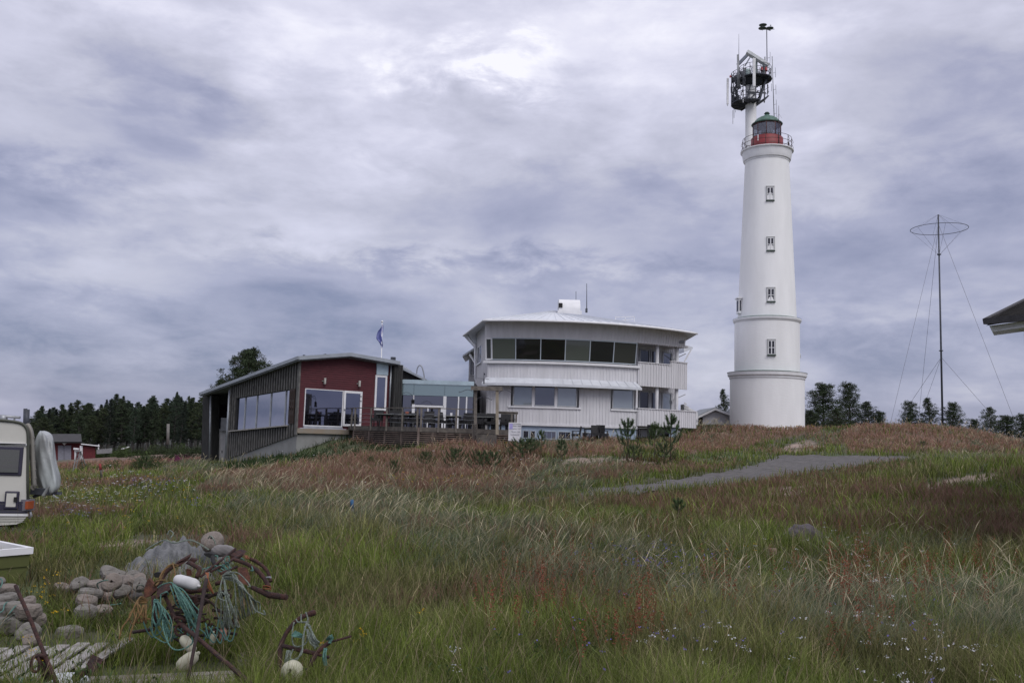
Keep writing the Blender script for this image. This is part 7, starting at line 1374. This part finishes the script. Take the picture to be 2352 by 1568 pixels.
def make_blades(name, x, y, z, h, w, lean, az, cb, ct, segs=3, label=None, m=None, curve=2.0, kind='stuff', cat='grass', width_prof=None, face=None):
    n = len(x); f = R.rand(n)*np.pi if face is None else face; sx, sy = np.cos(f), np.sin(f); V = np.empty((n, segs*2+1, 3), np.float32); Cc = np.empty((n, segs*2+1, 3), np.float32)
    for k in range(segs+1):
        t = k/segs; L_ = lean*(t**curve); px, py = x+np.cos(az)*L_*h, y+np.sin(az)*L_*h; pz = z+h*(t-.35*lean*t**3*np.clip(lean, 0, 1.2)); wk = w*(1-t*.65) if width_prof is None else w*width_prof[k]; c = cb*(1-t)+ct*t
        if k < segs:
            V[:, 2*k] = np.stack([px-sx*wk/2, py-sy*wk/2, pz], 1); V[:, 2*k+1] = np.stack([px+sx*wk/2, py+sy*wk/2, pz], 1); Cc[:, 2*k] = c; Cc[:, 2*k+1] = c
        else: V[:, 2*k] = np.stack([px, py, pz], 1); Cc[:, 2*k] = c
    m_ = segs*2+1; F = []
    for k in range(segs-1): F += [(2*k, 2*k+1, 2*k+3), (2*k, 2*k+3, 2*k+2)]
    F.append((2*segs-2, 2*segs-1, 2*segs)); F = (np.arange(n)[:, None, None]*m_+np.array(F)[None]).reshape(-1, 3)
    me = mesh_np(name, V.reshape(-1, 3), F, Cc.reshape(-1, 3)); me.materials.append(m); o = bpy.data.objects.new(name, me); C.objects.link(o); props(o, label, cat, None, kind); return o
GM = vcol_mat('grass_blade', .65, .35); wmin = lambda d, k=.00075: np.maximum(.0035, d*k)
def mixc(a, b, t): return np.array(a)[None]*(1-t[:, None])+np.array(b)[None]*t[:, None]
def base_field(n, dmin, dmax, pw, soft=False):
    x, y = scatter(n, dmin, dmax, pw); z = hgt(x, y); u, v = proj(x, y, z); k = keep_mask(x, y, z, u, v, soft); x, y, z, u, v = x[k], y[k], z[k], u[k], v[k]; return x, y, z, u, v, redness(x, y, u, v)
# 1 fine green undergrowth
x, y, z, u, v, rd = base_field(330000, 5.6, 78, 1.45, True); n = len(x); var = fbm(x, y, 2.6, 21); v2 = fbm(x, y, .8, 22); pat = fbm(x, y, 9, 23)
k = R.rand(n) > rd*.55; x, y, z, u, v, rd, var, v2, pat = [a[k] for a in (x, y, z, u, v, rd, var, v2, pat)]; n = len(x)
h = (.08+.30*var+.20*v2)*(.5+1.0*R.rand(n)); h *= np.where(y > 30, .85, 1)*np.where((u < 560) & (y < 16), .62, 1)*np.where((u < 560) & (y >= 16) & (y < 30), .7, 1)
g1 = mixc((.085, .125, .018), (.175, .215, .035), np.clip(var*1.6-.3, 0, 1)); g2 = mixc((.125, .15, .04), (.165, .20, .065), np.clip(pat*1.5-.25, 0, 1)); tt = R.rand(n)[:, None]
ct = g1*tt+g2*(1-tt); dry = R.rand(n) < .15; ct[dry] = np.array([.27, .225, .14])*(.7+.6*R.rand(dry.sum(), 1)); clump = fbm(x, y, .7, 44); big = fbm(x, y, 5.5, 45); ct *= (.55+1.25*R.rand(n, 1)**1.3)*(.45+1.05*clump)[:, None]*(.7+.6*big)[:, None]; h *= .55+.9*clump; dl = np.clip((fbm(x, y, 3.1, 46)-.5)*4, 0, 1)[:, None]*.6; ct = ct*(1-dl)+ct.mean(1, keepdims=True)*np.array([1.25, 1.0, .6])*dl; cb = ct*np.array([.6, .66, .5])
# dark lush bank under the red wing
bank = inpoly(u, v, [(690,1040),(690,1000),(830,1000),(960,1030),(900,1048),(700,1062),(520,1085),(470,1075)]); ct[bank] = np.array([.035, .062, .018])*(.6+.8*R.rand(bank.sum(), 1)); cb[bank] = ct[bank]*.6
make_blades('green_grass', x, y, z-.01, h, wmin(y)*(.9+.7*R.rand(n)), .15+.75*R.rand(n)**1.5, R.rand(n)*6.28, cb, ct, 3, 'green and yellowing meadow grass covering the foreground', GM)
# 2 red brown hair grass : fine stalks with misty heads
x, y, z, u, v, rd = base_field(520000, 5.6, 80, 1.05, True); k = (R.rand(len(x)) < rd) & (y > 9); x, y, z, u, v, rd = [a[k] for a in (x, y, z, u, v, rd)]; n = len(x); var = fbm(x, y, 2.2, 31)
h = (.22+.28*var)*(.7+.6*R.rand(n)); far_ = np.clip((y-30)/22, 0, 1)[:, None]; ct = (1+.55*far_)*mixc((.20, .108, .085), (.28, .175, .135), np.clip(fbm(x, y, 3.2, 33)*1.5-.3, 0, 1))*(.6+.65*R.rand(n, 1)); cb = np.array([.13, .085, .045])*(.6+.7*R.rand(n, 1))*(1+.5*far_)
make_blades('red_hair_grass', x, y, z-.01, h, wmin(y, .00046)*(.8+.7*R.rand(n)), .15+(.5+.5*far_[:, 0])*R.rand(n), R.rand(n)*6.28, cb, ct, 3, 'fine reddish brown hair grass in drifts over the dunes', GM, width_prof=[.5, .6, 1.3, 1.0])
# 3 lyme grass clumps: long arching grey green leaves
CL = [(850,1190,200,60,420),(640,1170,150,50,150),(1050,1250,220,60,220),(1350,1310,300,70,240),(1980,1440,300,90,380),(2080,1270,260,60,70),(430,1075,70,20,100),(2250,1130,160,40,160),(1180,1130,160,40,110),(1600,1420,260,90,150),(1290,1100,120,30,220),(2290,1450,120,80,260),(1620,1075,70,20,140),(2100,1040,160,16,160),(560,1120,120,30,160)]
U, Vv = [], []
for (cu, cvv, su, sv, nn) in CL: U.append(cu+R.normal(size=nn)*su*.5); Vv.append(cvv+R.normal(size=nn)*sv*.5)
U, Vv = np.concatenate(U), np.concatenate(Vv); X_, Y_ = [], []
for a, b in zip(U, Vv):
    r_ = ray(a, b)
    if r_.z > -.012: continue
    hit = None; t = 2.15/(-r_.z)
    for _ in range(4): t = max(5.5, min(70, (CAMZ-H(r_.x*t, t))/(-r_.z)))
    X_.append(r_.x*t); Y_.append(t)
X0, Y0 = np.array(X_), np.array(Y_); per = 16; x = np.repeat(X0, per)+R.normal(size=len(X0)*per)*.07; y = np.repeat(Y0, per)+R.normal(size=len(X0)*per)*.07; z = hgt(x, y); u, v = proj(x, y, z)
k = (~blocked(x, y)) & (y > 5.6); 
for pz, f in JUNK: k &= ~(inpoly(u, v, pz) & (R.rand(len(x)) > f))
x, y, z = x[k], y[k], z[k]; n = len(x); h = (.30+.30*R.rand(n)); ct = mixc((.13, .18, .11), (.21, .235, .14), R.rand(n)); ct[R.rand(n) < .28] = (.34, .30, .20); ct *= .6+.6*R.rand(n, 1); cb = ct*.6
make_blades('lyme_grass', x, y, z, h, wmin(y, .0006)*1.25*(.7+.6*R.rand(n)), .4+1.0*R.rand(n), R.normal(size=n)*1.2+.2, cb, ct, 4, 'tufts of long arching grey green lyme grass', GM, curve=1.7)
# flowering stalks with pale ears
def stalks(name, xs, ys, h, col, headcol, label, rS=.0016, head=.17, hw=2.2, lean=.6):
    n = len(xs); z = hgt(xs, ys); az = np.where(R.rand(n) < .25, np.pi, 0)+R.normal(size=n)*1.0; ln = lean*(.4+1.1*R.rand(n)); w = np.maximum(rS*2, ys*.00034); segs = 7; prof = [1, .9, .85, .75, .7, .7, hw, .9]; ff = R.rand(n)*.8-.4
    cb = np.array(col)[None]*(.7+.5*R.rand(n, 1)); ct = np.array(headcol)[None]*(.7+.5*R.rand(n, 1)); return make_blades(name, xs, ys, z, h, w, ln, az, cb, ct, segs, label, GM, curve=2.4, width_prof=prof, face=ff)
sel = R.rand(len(X0)) < .42; xs = X0[sel]+R.normal(size=sel.sum())*.15; ys = Y0[sel]+R.normal(size=sel.sum())*.15; kk = (ys > 6) & ~blocked(xs, ys); xs, ys = xs[kk], ys[kk]
stalks('seed_stalks', xs, ys, .55+.45*R.rand(len(xs)), (.26, .24, .13), (.50, .44, .30), 'tall bending grass stalks with pale straw ears')
xs, ys = scatter(1500, 6.5, 60, 1.3); z = hgt(xs, ys); u, v = proj(xs, ys, z); kk = keep_mask(xs, ys, z, u, v); xs, ys = xs[kk], ys[kk]
stalks('thin_stalks', xs, ys, .35+.4*R.rand(len(xs)), (.14, .12, .07), (.26, .20, .14), 'thin scattered brown grass stalks with small ears', hw=1.6, lean=.3)
xs, ys = scatter(5200, 30, 66, 1.05); z = hgt(xs, ys); u, v = proj(xs, ys, z); kk = keep_mask(xs, ys, z, u, v)
k2 = np.zeros(len(xs), bool)
for pz in REDZ[:4]: k2 |= inpoly(u, v, pz)
kk &= k2 & (fbm(xs, ys, 5, 91) > .42); xs, ys = xs[kk], ys[kk]
stalks('dune_stalks', xs, ys, .35+.45*R.rand(len(xs)), (.22, .18, .11), (.40, .33, .22), 'pale straw stalks standing above the red dune grass', hw=1.9, lean=.4)
# sorrel: rusty spikes
xs, ys = [], []
for (cu, cvv, su, sv, nn) in [(1460,1460,50,70,26),(1960,1420,90,110,52),(1640,1400,200,80,24),(1230,1480,160,70,16),(2150,1400,160,90,40),(1250,1380,120,60,24),(1400,1250,300,40,16)]:
    for _ in range(nn):
        a, b = cu+R.normal()*su*.6, cvv+R.normal()*sv*.6; r_ = ray(a, b); t = max(6.2, min(30, 2.12/(-r_.z))); xs.append(r_.x*t); ys.append(t)
xs, ys = np.array(xs), np.array(ys); n0 = len(xs); hs_ = .45+.45*R.rand(n0); zs = hgt(xs, ys)
make_blades('sorrel_stems', xs, ys, zs, hs_, .009+0*xs, .15+.3*R.rand(n0), R.rand(n0)*6.28, np.tile((.10, .045, .03), (n0, 1)), np.tile((.22, .07, .045), (n0, 1)), 5, 'rusty red sorrel stems in the near meadow', GM, curve=1.5)
def petals(name, px, py, pz, size, col, label, cat='wild flowers', per=6, spread=.02, vs=.35):
    n = len(px); x = np.repeat(px, per)+R.normal(size=n*per)*spread; y = np.repeat(py, per)+R.normal(size=n*per)*spread; z = np.repeat(pz, per)+R.normal(size=n*per)*spread*vs; sz = np.repeat(size, per)*(.6+.8*R.rand(n*per)); m_ = len(x)
    a = R.normal(size=(m_, 3)); a[:, 2] *= .6; a /= np.linalg.norm(a, axis=1)[:, None]; b = R.normal(size=(m_, 3)); b -= a*(a*b).sum(1)[:, None]; b /= np.linalg.norm(b, axis=1)[:, None]; c = np.stack([x, y, z], 1); s = sz[:, None]
    V = np.stack([c-a*s*.5-b*s*.4, c+a*s*.5-b*s*.4, c+a*s*.5+b*s*.4, c-a*s*.5+b*s*.4], 1).reshape(-1, 3); F = np.arange(len(V)).reshape(-1, 4); cc = np.repeat(np.array(col)[None]*(.7+.5*R.rand(m_, 1)), 4, 0)
    me = mesh_np(name, V, F, cc); me.materials.append(GM); o = bpy.data.objects.new(name, me); C.objects.link(o); props(o, label, cat, None, 'stuff'); return o
sp_t = np.concatenate([np.full(n0, t) for t in np.linspace(.45, 1, 14)]); petals('sorrel_seed_heads', np.tile(xs, 14)+R.normal(size=n0*14)*.012, np.tile(ys, 14)+R.normal(size=n0*14)*.012, np.tile(zs, 14)+np.tile(hs_, 14)*sp_t*.93, np.full(n0*14, .013), (.25, .085, .05), 'clusters of tiny rusty sorrel seeds', 'seed heads', per=4, spread=.014, vs=1)
# flowers
def fl_pts(cl, hmin, hmax):
    xs, ys = [], []
    for (cu, cvv, su, sv, nn) in cl:
        for _ in range(nn):
            a, b = cu+R.normal()*su*.5, cvv+R.normal()*sv*.5; r_ = ray(a, b)
            if r_.z > -.01: continue
            t = 30.0
            for _ in range(5): t = max(6, min(66, (CAMZ-H(r_.x*t, t)-hmin)/(-r_.z)))
            xs.append(r_.x*t); ys.append(t)
    xs, ys = np.array(xs), np.array(ys); k = ~blocked(xs, ys); xs, ys = xs[k], ys[k]; return xs, ys, hgt(xs, ys), hmin+(hmax-hmin)*R.rand(len(xs))
def flowers(name, cl, col, label, hmin=.25, hmax=.5, size=.012, per=8, spread=.025, vs=.25, dk=.00055):
    xs, ys, zs, hh = fl_pts(cl, hmin, hmax); make_blades(name+'_stems', xs, ys, zs, hh, np.maximum(.003, ys*.0003), .1+.15*R.rand(len(xs)), R.rand(len(xs))*6.28, np.tile((.06, .08, .03), (len(xs), 1)), np.tile((.08, .10, .04), (len(xs), 1)), 2, 'thin green stems of the '+name.replace('_', ' '), GM, cat='flower stems')
    petals(name, xs, ys, zs+hh, np.maximum(size, ys*dk), col, label, per=per, spread=spread, vs=vs)
flowers('white_yarrow', [(2160,1105,150,20,70),(2290,1085,120,20,60),(2250,1120,200,25,40),(1190,1070,160,18,90),(1330,1066,60,12,50),(220,1130,160,40,90),(330,1115,100,25,60),(170,1160,120,30,50),(2100,1440,300,90,12),(2200,1530,150,40,16),(1900,1260,300,80,20),(1800,1030,80,8,20),(1950,1025,100,8,20),(1560,1018,60,6,16),(1040,1540,14,12,4),(820,1130,60,10,8),(1620,1500,200,60,16),(2020,1130,120,15,30),(750,1030,120,14,30),(1340,1010,120,3,30)], (.62, .62, .64), 'scattered flat white yarrow heads in the meadow', .3, .5)
flowers('yellow_flowers', [(1950,1030,180,10,90),(1800,1045,90,6,40),(2150,1020,200,8,50),(290,1120,160,40,40),(210,1165,160,50,40),(1640,1030,90,8,40),(1180,1090,160,30,40),(90,1365,30,20,5),(130,1360,10,6,3),(830,1485,14,8,5),(965,1435,8,5,2),(75,1515,40,12,6),(100,1420,20,30,5),(1690,1270,60,30,8),(1500,1270,200,60,10),(980,1110,160,20,30),(420,1160,200,60,30),(700,1530,80,30,4),(1930,1285,100,60,5),(135,1425,40,30,4)], (.60, .38, .015), 'small yellow tansy and hawkweed flowers', .22, .45, .010, 7, .018, .3)
flowers('purple_bellflowers', [(1480,1280,110,22,90),(1560,1290,120,22,30),(340,1115,70,16,70),(440,1155,25,14,20),(175,1180,70,10,30),(1780,1340,60,30,10),(1560,1420,160,60,22),(1620,1460,260,90,20),(2030,1400,200,100,14),(1270,1500,200,90,12),(2200,1170,120,20,30)], (.21, .18, .48), 'small clusters of violet blue bellflowers', .25, .42, .014, 4, .014, .6)
# lush broad bladed tufts
xs, ys = scatter(2600, 5.8, 24, 1.5); kk = fbm(xs, ys, 2.2, 55) > .44; xs, ys = xs[kk], ys[kk]; per = 15; x = np.repeat(xs, per)+R.normal(size=len(xs)*per)*.06; y = np.repeat(ys, per)+R.normal(size=len(xs)*per)*.06; z = hgt(x, y); u, v = proj(x, y, z); kk = keep_mask(x, y, z, u, v); kk &= ~((u < 640) & (y < 9.5) & (R.rand(len(x)) < .5)); x, y, z = x[kk], y[kk], z[kk]; n = len(x)
ct = mixc((.10, .15, .025), (.19, .235, .05), R.rand(n))*(.5+.8*R.rand(n, 1)); make_blades('lush_tufts', x, y, z, .18+.26*R.rand(n), wmin(y, .0006)*1.4, .3+.9*R.rand(n), R.rand(n)*6.28, ct*.55, ct, 4, 'lush bright green tufts of broader grass in the near meadow', GM, curve=1.8)
# leafy herbs in the near field
xs, ys = scatter(900, 6.2, 26, 1.3); z = hgt(xs, ys); u, v = proj(xs, ys, z); kk = keep_mask(xs, ys, z, u, v); xs, ys, z = xs[kk], ys[kk], z[kk]; n = len(xs); hh = .12+.22*R.rand(n)
lv = 14; px = np.repeat(xs, lv)+R.normal(size=n*lv)*.03; py = np.repeat(ys, lv)+R.normal(size=n*lv)*.03; pz = np.repeat(z, lv)+np.repeat(hh, lv)*np.tile(np.linspace(.2, 1, lv), n)
make_blades('leafy_herbs', px, py, pz, .03+.04*R.rand(n*lv), .009+.006*R.rand(n*lv), .6+.6*R.rand(n*lv), R.rand(n*lv)*6.28, np.tile((.04, .065, .022), (n*lv, 1)), np.tile((.07, .11, .035), (n*lv, 1))*(.6+.7*R.rand(n*lv, 1)), 3, 'low leafy herbs among the meadow grass', GM, cat='herbs', width_prof=[.4, 1.3, 1, .2])
# russet heath under young pines
x, y = scatter(9000, 36, 50, 1.1); z = hgt(x, y); u, v = proj(x, y, z); kk = inpoly(u, v, [(1060,1030),(1200,1020),(1300,1060),(1240,1090),(1080,1075)]) | inpoly(u, v, [(1420,1050),(1560,1045),(1590,1062),(1430,1068)]); x, y, z = x[kk], y[kk], z[kk]; n = len(x)
if n: make_blades('russet_heath', x, y, z, .18+.25*R.rand(n), .05+.03*R.rand(n), .5*R.rand(n), R.rand(n)*6.28, np.tile((.06, .035, .02), (n, 1)), np.tile((.12, .07, .035), (n, 1))*(.5+.9*R.rand(n, 1)), 2, 'russet low heath around the young pines', GM, cat='heath')
